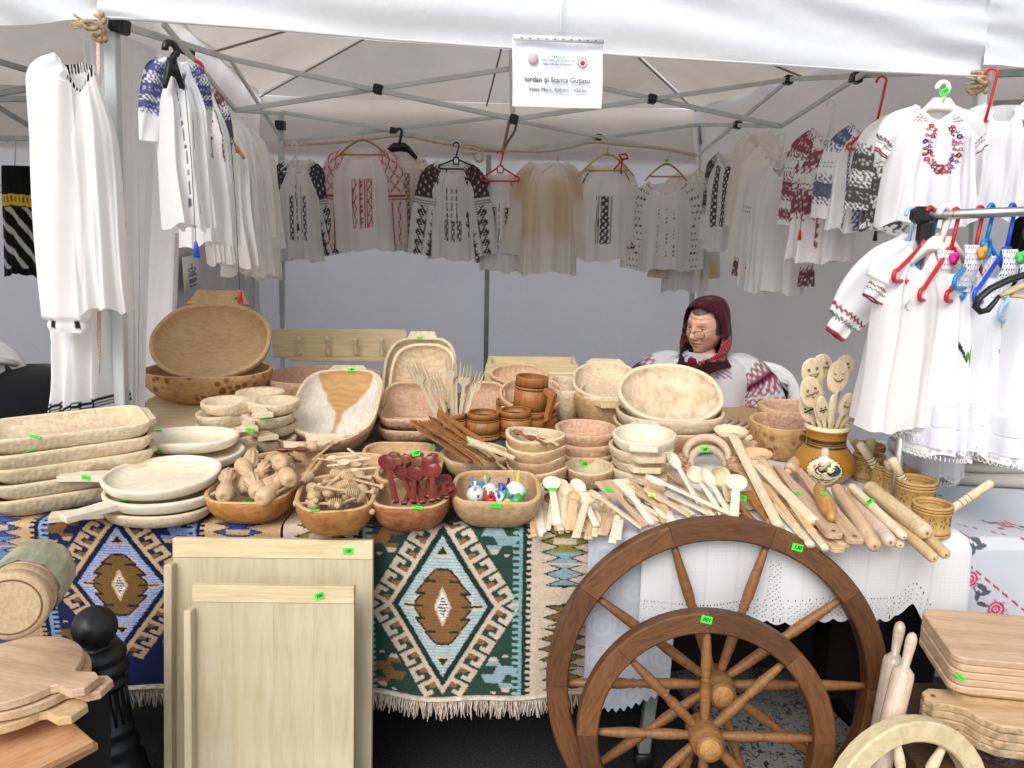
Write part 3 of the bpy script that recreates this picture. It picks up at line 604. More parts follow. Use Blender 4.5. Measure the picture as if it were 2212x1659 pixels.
# ------------------------------------------------------------------ spoons, forks and other sticks: built along +x from the head's tip to the handle's end
def spoon_vf(L, hw, hl, w, th=.008, depth=.009, flat=True, bend=.0, neck=.5, wend=None, nu=30, nv=9):
    wend = wend or w; V = []
    xs = np.concatenate([np.linspace(0, hl, 15) ** 1.0, np.linspace(hl, L, nu - 15 + 1)[1:]]); n_ = len(xs)
    xs[0] = hl * .004
    def half(x):
        c = hl * .5; e = 1 - ((x - c) / c) ** 2 if x < hl else 0
        b = hw * math.sqrt(max(e, 0)) ** .9; f = max(0, min(1, (x - hl * .62) / (L - hl * .62))); hd = (w + (wend - w) * f)
        if x < hl * .5: return max(b, .0015)
        return math.sqrt(b * b + (hd * min(1, (x - hl * .5) / (hl * .42))) ** 2)
    for side in (1, -1):
        for x in xs:
            hwd = half(x); inb = max(0, 1 - ((x - hl * .48) / (hl * .5)) ** 2) if x < hl else 0
            for j in range(nv):
                y = -1 + 2 * j / (nv - 1); prof = 1 - abs(y) ** 2.4; round_ = (1 - abs(y) ** (4 if flat else 2)) ** .5 if abs(y) < 1 else 0
                zc = bend * ((x / L) ** 2)
                if side > 0: z = zc + (th * .5 * round_) * (1 - inb ** .5) - depth * prof * inb ** .7 * .9
                else: z = zc - (th * .5 * round_) * (1 - inb ** .5) - (depth * .9 + th * .55) * prof * inb ** .6
                V.append((x, y * hwd, z))
    F_ = []; N = n_ * nv
    for i in range(n_ - 1):
        for j in range(nv - 1):
            a = i * nv + j; F_.append((a, a + nv, a + nv + 1, a + 1)); F_.append((N + a, N + a + 1, N + a + nv + 1, N + a + nv))
    for i in range(n_ - 1):
        a = i * nv; F_.append((a, N + a, N + a + nv, a + nv)); a = i * nv + nv - 1; F_.append((a, a + nv, N + a + nv, N + a))
    for j in range(nv - 1):
        F_.append((j, j + 1, N + j + 1, N + j)); a = (n_ - 1) * nv + j; F_.append((a, N + a, N + a + 1, a + 1))
    return V, F_
def fork_vf(L, hw, hl, tines, w, th=.006, wend=None, bend=.012, knob=True):
    wend = wend or w; tl = hl * .62; up = []
    k = tines; g = hw * 2 / (k * 2 - 1) if k > 1 else hw * 2
    pts = []
    for i in range(k):
        y0 = -hw + i * 2 * g; y1 = y0 + g
        pts += [(tl, y0), (tl * .35, y0 + g * .12), (0, y0 + g * .45), (0, y0 + g * .6), (tl * .35, y1 - g * .1), (tl, y1)]
    right = [(hl * .8, hw), (hl, w * 1.1), (hl * 1.15, w)]
    if knob: right += [(L * .52, w * 1.05), (L * .535, w * 1.35), (L * .55, w * 1.05)]
    right += [(L * .97, wend), (L, wend * .7)]
    poly = pts + right + [(x, -y) for x, y in right[::-1]]
    v, f = prism(poly, -th / 2, th / 2); v = [(x, y, z + bend * (max(0, 1 - x / hl) ** 2 - (x / L) ** 2 * .6)) for x, y, z in v]
    return v, f
def spatula_vf(L, hw, hl, w, th=.006, slant=.0, wend=None):
    wend = wend or w
    poly = [(slant, -hw), (hl * .62, -hw * .96), (hl, -w * 1.15), (hl * 1.25, -w), (L * .96, -wend), (L, -wend * .6), (L, wend * .6), (L * .96, wend), (hl * 1.25, w), (hl, w * 1.15), (hl * .62, hw * .96), (-slant, hw)]
    return prism(poly[::1], -th / 2, th / 2, .0012)
def knife_vf(L, w, th=.006):
    poly = [(0, -w * .2), (L * .1, -w * .9), (L * .45, -w), (L * .5, -w * .6), (L * .97, -w * .8), (L, -w * .4), (L, w * .5), (L * .97, w * .8), (L * .5, w * .6), (L * .45, w * .5), (L * .06, w * .3)]
    return prism(poly, -th / 2, th / 2, .001)
def lay(o, a, b, roll=0.0):
    """put a stick between two points: its tip at a, its end at b"""
    a, b = Vector(a), Vector(b); A = frame_from(b - a) @ Matrix.Rotation(roll, 3, 'X')
    o.location = a; o.rotation_euler = A.to_euler(); return o
def dipper_vf(L=.15, r=.017):
    p = [(.001, 0), (r * .55, .001)]
    for k in range(6):
        x = .004 + k * .0062; rr_ = r * (.78 + .22 * math.sin(pi * (k + .6) / 6.2)); p += [(r * .55, x), (rr_, x + .0006), (rr_, x + .0038), (r * .55, x + .0046)]
    x = .004 + 6 * .0062; p += [(r * .5, x), (.0042, x + .006), (.0040, L * .9), (.0075, L * .93), (.0085, L * .97), (.006, L)]
    return lathe(p, 12, 'x')
def juicer_vf(L=.155, r=.027):
    V = []; seg = 40; prof = [(.001, 0), (r * .35, .004), (r * .72, .016), (r * .95, .034), (r, .046), (r * .9, .058), (r * .62, .064), (r * .52, .07), (r * .62, .09), (r * .86, .112), (r * .9, .13), (r * .75, .145), (r * .4, .153), (.001, L)]
    for i, (q, x) in enumerate(prof):
        for k in range(seg):
            a = 2 * pi * k / seg; f = 1 - (.30 * (abs(math.sin(a * 4.5))) ** .6 if 0 < i < 6 else 0); V.append((x, q * f * math.cos(a), q * f * math.sin(a)))
    return V, gridf(seg, len(prof), True) + [tuple(range(seg))[::-1], tuple((len(prof) - 1) * seg + k for k in range(seg))]
def hollow(prof_out, t, zfloor, seg=36):
    """lathe of an outer profile plus its inside"""
    inn = [(max(r - t, .001), z) for r, z in prof_out if z > zfloor][::-1]; inn[0] = (inn[0][0], prof_out[-1][1]); inn.append((inn[-1][0] * .96, zfloor)); inn.append((.001, zfloor))
    return lathe(list(prof_out) + inn, seg)
def rolling_pin_vf(L, r, rh, hl, rings=True):
    p = [(.001, 0), (rh * .6, .001), (rh * .95, .008), (rh, .016), (rh * .9, hl * .5), (rh * .75, hl * .9), (r * .55, hl), (r * .95, hl + .004), (r, hl + .010)]
    q = [(a, L - b) for a, b in p[::-1]]
    return lathe(p + q, 22, 'x')
# ------------------------------------------------------------------ picture helpers for embroidery, woven and glazed decoration
def ell(x, y, cx, cy, rx, ry, ang=0.0):
    c, s = math.cos(ang), math.sin(ang); X, Y = x - cx, y - cy; return ((X * c + Y * s) / rx) ** 2 + ((-X * s + Y * c) / ry) ** 2 < 1
def stroke(x, y, pts, w):
    d = np.full(x.shape, 9.0)
    for (x0, y0), (x1, y1) in zip(pts[:-1], pts[1:]):
        L2 = (x1 - x0) ** 2 + (y1 - y0) ** 2 + 1e-12; t = np.clip(((x - x0) * (x1 - x0) + (y - y0) * (y1 - y0)) / L2, 0, 1)
        d = np.minimum(d, np.hypot(x - x0 - t * (x1 - x0), y - y0 - t * (y1 - y0)))
    return d < w
def inpoly(x, y, P):
    r = np.zeros(x.shape, bool); n_ = len(P)
    for i in range(n_):
        (x0, y0), (x1, y1) = P[i], P[(i + 1) % n_]
        if y0 == y1: continue
        r ^= ((y0 > y) != (y1 > y)) & (x < (x1 - x0) * (y - y0) / (y1 - y0) + x0)
    return r
def tri(x): return np.abs(((x) % 1.0) * 2 - 1)            # 0..1 zigzag
# ------------------------------------------------------------------ garments
def ellipse_tube(path, ra, rb, nu, fold_a, fold_k, ph, close_end=False):
    pass
def garment(name, label, cat, px, py, Y, L, sw, yaw=0.0, neck=.50, slope=.16, hemw=1.05, thick=.05, sleeve=None, body_pat=None, sleeve_pat=None, base='#e6e2dc', group=None, folds=2.6, famp=.015, seed=0, vneck=.08, lean=0.0, mat=None, skirt_top=False, res=1.0, tassels=(), cuff=None, rag=.30, sides=(1, -1), flare=45, sfwd=0.0):
    """a hanging blouse or skirt; px,py,Y = middle of its neck; L = length and sw = half the shoulder width, in metres"""
    rg = np.random.default_rng(seed + 11); c0 = 1 - (1 - npl(base)) * (.36 if min(npl(base)) > .2 else 1); mat = mat or M['cotton']
    root = thing(name, label, cat, at(px, py, Y), (0, lean, yaw), group)
    nu, nv = int(156 * res), int(96 * res); nf_ = int(nu * .76); al = np.concatenate([np.linspace(0, pi, nf_, endpoint=False), np.linspace(pi, 2 * pi, nu - nf_, endpoint=False)]); ca, sa = np.cos(al), np.sin(al)
    ph = rg.uniform(0, 6, 6); V = np.zeros((nv, nu, 3)); A = np.zeros((nv, nu)); S = np.zeros((nv, nu)); Fm = np.zeros((nv, nu), bool)
    for j in range(nv):
        v = j / (nv - 1); v = v ** 1.15
        if skirt_top: hw = sw * (neck + (hemw - neck) * (v ** .8)); dz = 0; th = thick * (.5 + v * 1.1)
        else:
            e = min(1, v / rag); hw = sw * (neck + (1 - neck) * smoothstep(0, 1, e) ** .9) * (1 + (hemw - 1) * max(0, (v - rag) / (1 - rag))); dz = 0
            th = thick * (.35 + .65 * e) * (1 + .35 * v)
        fa = famp * (.15 + v ** .8)
        x = hw * np.sign(ca) * np.abs(ca) ** .8; y = -th * np.sign(sa) * np.abs(sa) ** .7
        y = y + fa * .8 * np.sin(folds * 2.0 * ca * pi * .5 + ph[0] + .7 * np.sin(2.2 * v * pi + ph[1])) + fa * .55 * np.sin(folds * 3.7 * ca + ph[2] + 1.5 * v) + fa * .35 * np.sin(folds * 8.3 * ca + ph[5] + .8 * v)
        x = x + fa * .18 * np.sin(2 * v * pi + ph[3])
        z = -v * L * np.ones(nu) - (0 if skirt_top else slope * sw * (np.abs(x) / sw) * (1 - v) * (1 if not sleeve else .5)) + .010 * np.sin(4 * ca + ph[4]) * v + .006 * np.sin(11 * ca + ph[1]) * v
        if not skirt_top: z = z - vneck * np.maximum(sa, 0) * (1 - np.abs(ca)) ** .8 * max(0, 1 - v / .15)
        V[j, :, 0], V[j, :, 1], V[j, :, 2] = x, y, z; A[j] = x / sw; S[j] = v; Fm[j] = sa > -.05
    col = np.tile(c0, (nv, nu, 1))
    if body_pat: body_pat(col, A, S, Fm)
    o = mesh('skirt_body' if skirt_top else 'bodice', V.reshape(-1, 3), gridf(nu, nv, True), mat, root, True, col.reshape(-1, 3))
    if sleeve:
        sl, ang, r0, r1, puff = sleeve[:5]; nu2, nv2 = int(60 * res), int(76 * res); al = np.linspace(0, 2 * pi, nu2, endpoint=False)
        for sd_ in sides:
            a_ = ang[0 if sd_ > 0 else 1] if hasattr(ang, '__len__') else ang; ln = sl[0 if sd_ > 0 else 1] if hasattr(sl, '__len__') else sl
            V = np.zeros((nv2, nu2, 3)); A = np.zeros((nv2, nu2)); S = np.zeros((nv2, nu2)); Fm = np.zeros((nv2, nu2), bool); p = np.array([sd_ * sw * neck * .80, 0, -sw * (slope * .3 + .04)]); trn = sw * 1.0; p[1] -= sfwd; ps = rg.uniform(0, 6, 4)
            for j in range(nv2):
                s = j / (nv2 - 1); aa = a_ + max(0, R(flare) - a_) * (1 - float(smoothstep(0, 1, np.array(s * ln / trn)))); d = np.array([sd_ * math.sin(aa), 0, -math.cos(aa)]); nrm2 = np.array([sd_ * math.cos(aa), 0, math.sin(aa)])
                r = (r0 + (r1 - r0) * s) * (.55 + .45 * float(smoothstep(0, .8, np.array(s * ln / trn)))) + puff * math.sin(pi * min(1, s * 1.02)) ** 1.2
                if cuff and s > 1 - cuff: r = r1 * (.72 + .10 * abs(math.sin((s - 1 + cuff) / cuff * pi)))
                w = r * (1 + .05 * np.sin(3 * al + ps[0] + 4 * s)); fl = .42
                V[j] = p + np.outer(np.cos(al) * w, nrm2); V[j, :, 1] += -fl * w * np.sin(al) + .004 * np.sin(5 * al + 6 * s + ps[1]) + .02 * math.sin(s * 2 + ps[2]) * s
                A[j] = np.cos(al) * (1 if sd_ > 0 else 1); S[j] = s; Fm[j] = np.sin(al) > -.1
                p = p + d * ln / nv2
            col = np.tile(c0, (nv2, nu2, 1))
            if sleeve_pat: sleeve_pat(col, A, S, Fm)
            mesh('sleeve', V.reshape(-1, 3), gridf(nu2, nv2, True), mat, root, True, col.reshape(-1, 3))
    for (tx, tz, ln, tm) in tassels:
        y = -thick * 1.5 - .01
        q_ = mesh('tassel', *xf(lathe([(.002, 0), (.005, -.006), (.009, -.045), (.001, -.046)], 8), Matrix.Translation((tx, y, tz - ln))), tm, root); mesh('cord', *tube([(tx, y, tz), (tx + .004, y, tz - ln * .5), (tx, y, tz - ln)], .0011, 5), M['ink'], q_)
    return root
# hangers -----------------------------------------------------------------
def hanger(kind, m, label, px, py, Y, w, yaw=0.0, group=None, cat='hanger', hook=.09, lean=0.0, drop=None):
    """px,py,Y: where the hook is hung"""
    h = thing('clothes_hanger', label, cat, at(px, py, Y), (0, lean, yaw), group); r = {'wire': .0022, 'wood': .011, 'plastic': .0055, 'flat': .010, 'big': .0058}[kind]
    hk = [(.018 * math.cos(a), 0, -.018 + .018 * math.sin(a)) for a in np.linspace(R(-10), R(200), 12)]
    hk = [(-x, y, z) for x, y, z in hk]; hk += [(hk[-1][0] * .5, 0, -hook * .6), (0, 0, -hook)]
    mesh('hook', *tube(hk, r * .9 if kind in ('plastic', 'big', 'flat') else .0024, 7), m if kind != 'wood' else M['chrome'], h)
    dr = drop if drop is not None else w * .34
    if kind == 'wood':
        arch = [(x * w, 0, -hook - .012 - dr * abs(x) ** 1.5 + .0) for x in np.linspace(-1, 1, 21)]
        mesh('shoulder_bar', *tube(arch, [.008 + .007 * (1 - abs(x)) for x in np.linspace(-1, 1, 21)], 8, flat=.55), m, h)
        mesh('trouser_bar', *tube([(-w * .78, 0, -hook - dr * .86), (w * .78, 0, -hook - dr * .86)], .0055, 8), m, h)
    elif kind == 'flat':
        poly = [(-w, -hook - dr), (-w * .9, -hook - dr * 1.2), (-w * .45, -hook - dr * .62), (0, -hook - dr * .5), (w * .45, -hook - dr * .62), (w * .9, -hook - dr * 1.2), (w, -hook - dr), (w * .55, -hook - .01), (w * .3, -hook + .014), (-w * .3, -hook + .014), (-w * .55, -hook - .01)]
        v, f = prism(poly, -.007, .007, .002); mesh('shoulder_bar', [(x, -z, y) for x, y, z in v], f, m, h)
    elif kind == 'wire':
        mesh('shoulder_wire', *tube([(0, 0, -hook), (-w * .15, 0, -hook - dr * .2), (-w, 0, -hook - dr), (-w * .9, 0, -hook - dr * 1.12), (w * .9, 0, -hook - dr * 1.12), (w, 0, -hook - dr), (w * .15, 0, -hook - dr * .2), (0, 0, -hook)], r, 6), m, h)
    else:
        loop = [(0, 0, -hook), (w * .12, 0, -hook - .004), (w * .17, 0, -hook - .02), (w * .13, 0, -hook - .045), (-w * .13, 0, -hook - .045), (-w * .17, 0, -hook - .02), (-w * .12, 0, -hook - .004), (0, 0, -hook)]
        mesh('neck_loop', *tube(loop, r, 7), m, h)
        end = []
        for sg in (1, -1):
            b_ = w * .11
            pts = [(sg * w * .15, 0, -hook - .016), (sg * w * .86, 0, -hook - dr * .9)] + [(sg * (w * .88 + b_ * math.sin(a)), 0, -hook - dr * .9 - b_ + b_ * math.cos(a)) for a in np.linspace(.3, pi * .9, 7)] + [(sg * w * .5, 0, -hook - dr * .9 - 2 * b_), (0, 0, -hook - dr * .9 - 2 * b_)]
            mesh('arm', *tube(pts, r, 7), m, h)
            mesh('strap_hook', *tube([(sg * w * .55, 0, -hook - dr * .9 - 2 * b_), (sg * w * .55, 0, -hook - dr * .9 - 2 * b_ - .02), (sg * w * .62, 0, -hook - dr * .9 - 2 * b_ - .028), (sg * w * .68, 0, -hook - dr * .9 - 2 * b_ - .02)], r * .7, 6), m, h)
    return h
# price stickers are stuck on at the end, once everything stands (see the last section)
STICKERS = []
def sticker(px, py, w=20, h=11, ang=0.0, text=None, m='green_sticker'): STICKERS.append((px, py, w, h, ang, text, m))
# ================================================================== rugs and tablecloths
def rug_paint(X, S, pal, sy=1.0):
    F0, IN, IN2, OUT, BR, DK, TEAL, CR, WH, FILL2 = [npl(c) for c in pal]
    S = S / sy; ax, s_ = np.abs(X), np.abs(S); C = np.tile(F0, X.shape + (1,))
    rows = (np.floor(S / .0042) % 2 == 0)
    HW, HH = .133, .215; ln = math.hypot(HW, HH); tx, ts = -HW / ln, HH / ln; nx, ns_ = HH / ln, HW / ln
    p = (ax - HW) * tx + s_ * ts; q = (ax - HW) * nx + s_ * ns_
    Pd = ln / 5.5; f = (p / Pd + .22) % 1.0; rng_ = (p > -.035) & (p < ln + .012)
    brown = rng_ & (q > .010) & (q < .034) & (f > .25) & (f < .66 - (q - .01) * 8); C[brown] = BR; C[brown & rows] = BR * .8 + .1 * CR
    hook = rng_ & (((f < .25) & (q < .058)) | ((q > .045) & (q < .060) & (f < .84)) | ((f > .60) & (f < .84) & (q > .030) & (q < .060))) & (q > .01); C[hook] = CR
    ins = q < .002; C[ins] = IN; C[ins & rows] = IN2
    C[(q > -.013) & (q < .002)] = DK; C[(q >= .002) & (q < .0135)] = CR
    w = np.where(s_ < .034, .078 - .75 * s_, np.where(s_ < .068, .070 - .85 * (s_ - .034), np.where(s_ < .100, .045 - .9 * (s_ - .068), -1)))
    d = ax - w; on_ = w > 0
    C[on_ & (d < .011) & (q < -.016)] = CR; C[on_ & (d < .0055)] = DK; br = on_ & (d < -.0015); C[br] = BR; C[br & rows] = BR * .82
    for k in (.034, .068, .100): C[(np.abs(s_ - k) < .0035) & (ax < np.interp(k, [.034, .068, .1], [.072, .046, .017])) & (ax > np.interp(k, [.034, .068, .1], [.046, .018, 0]))] = DK
    C[(s_ < .0028) & (ax > .05) & (ax < .103)] = DK; C[(s_ >= .0028) & (s_ < .0085) & (ax > .075) & (ax < .108) & (q < -.02)] = CR
    t1 = ax / .023 + s_ / .055; C[t1 < 1] = CR; C[t1 < .72] = WH; C[(t1 < .6) & rows] = DK
    k = s_ - .148; tr = (k > -.008) & (k < .012) & (ax < .014 * (1 - (k + .008) / .02) + .001); ot = (k > -.015) & (k < .019) & (ax < .024 * (1 - (k + .015) / .034)); C[ot] = CR; C[tr] = DK
    # corner figures
    for sx, sgn in ((1, 1), (-1, 1)):
        u = X * sx - .150; v = s_ - .190; z = (np.abs(u + .016 * np.sign(np.sin(v * 130))) < np.clip(.030 * (1 - np.abs(v) / .056), 0, .03) + .004) & (np.abs(v) < .055)
        c = IN if sx > 0 else BR; C[z & (q > .06)] = c; C[z & (q > .06) & (np.abs(v) > .036)] = CR; C[z & rows & (q > .06)] *= .85
    # side borders: comb, stripe, comb, then the pale band with its figures
    th = (np.floor(S / .0085) % 2 == 0)
    C[(ax > .183) & (ax < .199) & th] = TEAL; b = (ax >= .199) & (ax < .208); C[b] = TEAL; C[b & rows] = TEAL * .75; C[(ax >= .208) & (ax < .219)] = DK
    C[(ax >= .219)] = CR; C[(ax >= .219) & (ax < .231) & th] = DK
    u = np.abs(ax - .318); ph = (S / .30 + .1) % 1.0; v = (ph - .5) * .30
    ww = .018 + .045 * tri(np.abs(v) / .030) * (np.abs(v) < .125) - .02 * (np.abs(v) / .15); fig = (u < ww + .006) & (np.abs(v) < .128); C[fig] = DK
    sel = np.floor(S / .15).astype(int) % 3; fill = np.where((sel == 0)[..., None], BR, np.where((sel == 1)[..., None], FILL2, IN)); fi = (u < ww - .004) & (np.abs(v) < .120); C[fi] = fill[fi]; C[fi & rows] *= .8
    C[(np.abs(v) < .008) & (u < .03)] = CR; C[(np.abs(np.abs(v) - .062) < .003) & (u < .055)] = CR
    return C * RNG.uniform(.80, 1.08, X.shape)[..., None]
GREEN = ['#2a4438', '#90abb0', '#bccac8', '#d6c4b2', '#8a613a', '#1b332b', '#86aeab', '#cdbaa6', '#e8e4e2', '#8d8a35']
BLUE = ['#1a2350', '#7488bb', '#aab5d2', '#c9ad86', '#765829', '#12193a', '#86a4c4', '#c4a67c', '#e3dccb', '#3d56a0']
def rug(name, label, cx_px, cy_px, halfw, pal, zh, sy, yback, lift=0.0, group=None):
    c = at(cx_px, cy_px, 1.91); xc, zc = c.x, c.z; nu, nv = 430, 520
    ltop, rad = yback - 1.93, .022; lh = ZT - zh; tot = ltop + lh
    root = thing(name, label, 'rug', (xc, YE(xc), ZT), group=group)
    us = np.linspace(-halfw, halfw, nu); ls = np.concatenate([np.linspace(0, ltop - .05, 150), np.linspace(ltop - .05, ltop + .05, 60)[1:], np.linspace(ltop + .05, tot, 311)[1:]]); nv = len(ls)
    Xg, Lg = np.meshgrid(us, ls); Sg = (zc - ZT) + (Lg - ltop)
    C = rug_paint(Xg + RNG.normal(0, .0012, Xg.shape), Sg + RNG.normal(0, .0010, Xg.shape), pal, sy)
    V = np.zeros((nv, nu, 3)); d = Lg - ltop; a = np.clip((d + rad * pi / 4) / rad, 0, pi / 2)
    top = d < -rad * pi / 4; bot = d > rad * pi / 4
    yy = np.where(top, -d - rad * (pi / 4 - 1) - rad, np.where(bot, -rad, -rad * np.sin(a))); zz = np.where(top, 0, np.where(bot, -(d - rad * pi / 4) - rad, -rad * (1 - np.cos(a))))
    hang = np.clip(d / lh, 0, 1); fold = (.018 * np.sin(Xg * 10 + 1) + .008 * np.sin(Xg * 23 + d * 6)) * hang; yy = yy - .012 * hang - fold - (.022 * xc if False else 0)
    V[..., 0] = Xg; V[..., 1] = yy - .022 * Xg * 0 + (-.022) * Xg; V[..., 2] = zz + .006 + lift + .004 * np.sin(Xg * 6) * hang
    mesh('woven_field', V.reshape(-1, 3), gridf(nu, nv), M['rug'], root, True, C.reshape(-1, 3))
    hemV = V[-1]; Pm = [Vector(hemV[i]) + Vector((0, -.004, 0)) for i in range(0, nu, 6)]
    mesh('hem', *tube(Pm, .011, 6, flat=.5), M['fringe'], root)
    fr = []
    for k in range(420):
        q = Vector(hemV[int((k + .5) / 420 * nu)]); l_ = RNG.uniform(.034, .064); dx = RNG.uniform(-.012, .012); dy = RNG.uniform(-.01, .006)
        fr.append(tube([q + Vector((0, -.004, -.004)), q + Vector((dx * .5 + RNG.uniform(-.003, .003), dy, -l_ * .5)), q + Vector((dx, dy, -l_))], [.0026, .0028, .0012], 4, caps=False))
    tag(mesh('fringe', *join(*fr), M['fringe'], root), kind='stuff')
    return root
M['fringe'] = plain('fringe', '#c4b6a4', rough=.95, noise=.15, nscale=80)
rug('woven_rug', 'blue kilim rug with a gold and pale blue diamond hanging over the table', 255, 1268, .43, BLUE, .33, .83, 2.62)
rug('woven_rug', 'green kilim rug with a pale blue diamond hanging over the table', 957, 1310, .415, GREEN, .315, 1.02, 2.75, lift=.004)
# cloth laid over a table corner: front edge from x0 to x1, then back along the side
def overcloth(name, label, x0, x1, yf, yb, z, drop, paint, m=M['lace'], holes=None, side=.0, nu=300, ntop=60, nh=90, wave=.02, scallop=0.0, lift=.004, seed=0, cat='tablecloth'):
    L1 = x1 - x0; Ltot = L1 + side; us = np.linspace(0, Ltot, nu); rad = .02; V = []; U = []; Dp = []
    rows = list(np.linspace(-1, 0, ntop)) + list(np.linspace(0, 1, nh)[1:])
    for r in rows:
        for u in us:
            if u < L1 or side <= 0: bx, by, nx, ny = x0 + u, yf(x0 + u) if callable(yf) else yf, 0, -1
            else: bx, by, nx, ny = x1, (yf(x1) if callable(yf) else yf) + (u - L1), 1, 0
            e = (u - L1) / .06; 
            if abs(e) < 1: t = (e + 1) / 2 * pi / 2; nx, ny = math.sin(t), -math.cos(t)
            if r < 0:
                yy = by + (yb - by) * (-r) if (u < L1 or side <= 0) else by; xx = bx if (u < L1 or side <= 0) else bx + (x0 + L1 * .3 - bx) * (-r)
                V.append((xx, yy, z + lift)); d = r * (yb - by)
            else:
                dp = drop(u) if callable(drop) else drop; d = r * dp; k = min(1, d / .03); w = wave * (math.sin(u * 17 + seed) + .6 * math.sin(u * 31 + 2 + seed)) * r + .012 * k
                zz = z + lift - d - (scallop * abs(math.sin(u * 75)) if r > .97 else 0); V.append((bx + nx * w, by + ny * w, zz))
            U.append(u); Dp.append(d if r >= 0 else d)
    U, Dp = np.array(U), np.array(Dp); V = np.array(V); F_ = gridf(nu, len(rows)); C = paint(U, Dp, V)
    if holes is not None:
        H = holes(U, Dp); F_ = [q for q in F_ if not (H[q[0]] and H[q[2]])]
    if side: F_ = [q for q in F_ if not (U[q[1]] > L1 and Dp[q[2]] <= 0)]
    o = mesh(name, V, F_, m, None, True, C); return tag(o, label, cat)
def dropc(u): return .232 + .012 * math.sin(u * 9) - (.05 * math.exp(-((u - .71) / .03) ** 2)) + .03 * float(smoothstep(.72, .80, np.array(u)))
def crochet_holes(U, D):
    dr = np.array([dropc(u) for u in U]); e = dr - D
    a, b = U / .0068, D / .0068
    lace = (e < .052) & (e > .006) & (((np.floor(a + b)) % 2 == 0) & ((np.floor(a - b)) % 2 == 0)) & (np.abs(np.sin(U * 75 / 1)) > .1)
    strip = (np.abs(U - .345) < .017) & (D > .06) & (e > .06) & ((np.floor(a + b) % 2 == 0) & (np.floor(a - b) % 2 == 0))
    row = (np.abs(e - .058) < .003) & (np.floor(U / .0045) % 2 == 0)
    return (lace | strip | row) & (D > .02)
def crochet_paint(U, D, V):
    C = np.tile(npl('#dfe0e2'), (len(U), 1)); p = np.sin((U + D) * 330) * np.sin((U - D) * 330); blk = np.sin(U * 38) * np.sin(D * 38) > 0
    C[(p > .3) & blk] *= .95; C[(np.abs(np.sin(U * 38)) < .12)] *= .93; return C
overcloth('crochet_tablecloth', 'white crochet tablecloth with lace hem hanging behind the large wagon wheel', .335, 1.165, lambda x: 1.885, 2.75, ZT, dropc, crochet_paint, holes=crochet_holes, side=.25, nu=420, ntop=12, nh=110, wave=.012, scallop=.010, lift=.012)
def damask_paint(U, D, V):
    C = np.tile(npl('#c1c7d1'), (len(U), 1)); u, d = (U % .085) - .0425, (D % .10) - .05
    f = (np.abs(np.hypot(u, d) - .022) < .004) | (np.hypot(u - .02, d + .03) < .009) | (np.hypot(u + .02, d + .03) < .009) | (np.abs(np.hypot(u, d + .01) - .035) < .0025) | (np.hypot(u, d) < .007)
    C[f] = npl('#cbd1da'); return C
overcloth('damask_tablecloth', 'pale blue damask tablecloth hanging beside the green rug', .20, .43, lambda x: 1.90, 2.6, ZT, lambda u: .475 + .006 * math.sin(u * 300) + .02 * math.sin(u * 20), damask_paint, nu=150, ntop=8, nh=120, wave=.012, lift=.001, seed=2)
# table at the far side with the cross-stitch cloth
x2 = 1.10; far_table = table('display_table', 'side table under the rose embroidered cloth', 1.22, 2.15, 2.02, 2.95, .74, [(1.28, 2.1, 1.28, 2.1), (1.98, 2.1, 1.98, 2.1), (1.28, 2.85, 1.28, 2.85), (1.98, 2.85, 1.98, 2.85)])
ROSE = [(2143, 1232), (2196, 1308), (2250, 1380), (2203, 1130), (2095, 1108), (2118, 1216)]
def rose_paint(U, D, V):
    C = np.tile(npl('#d3d6de'), (len(U), 1)); C[(np.floor(U / .0035) + np.floor(D / .0035)) % 2 == 0] *= .94
    x, z = U, D
    def spray(cx, cz, s):
        th = np.arctan2(z - cz, x - cx); r = np.hypot(x - cx, z - cz); R_ = s * (1 + .16 * np.cos(7 * th)); C[r < R_] = npl('#c24870'); C[(r < R_) & (np.abs((r / s * 2.6) % 1 - .5) < .16)] = npl('#e6c4d2')
        for dx, dz, a in ((1.5, .9, .7), (1.9, 1.6, -.3), (-1.3, 1.2, 2.2), (1.1, 1.9, 1.6), (-1.6, -.6, .4)):
            e = ell(x, z, cx + dx * s, cz + dz * s, s * .62, s * .26, a); C[e] = npl('#5a5f66')
            C[stroke(x, z, [(cx + .8 * dx * s * .6, cz + .8 * dz * s * .6), (cx + dx * s, cz + dz * s)], .0022)] = npl('#5a5f66')
    for k, (cu, cd) in enumerate([(.05, .115), (.135, .205), (.225, .29), (.02, -.02), (.20, -.10), (-.04, .02), (.32, -.03), (.30, .13)]): spray(cu, cd, .026)
    for off in (-.075, .26):
        l_ = (D - U * .78 + off * .55); dash = (np.abs(l_) < .004) & (np.floor(U / .009) % 3 != 0); C[dash] = npl('#bf4a6c')
    return C
overcloth('embroidered_tablecloth', 'pale tablecloth embroidered with pink roses hanging beside the stacked boards', 1.20, 2.15, lambda x: 2.0, 2.95, .74, lambda u: .42, rose_paint, nu=340, ntop=70, nh=150, wave=.02, lift=.004, seed=4)

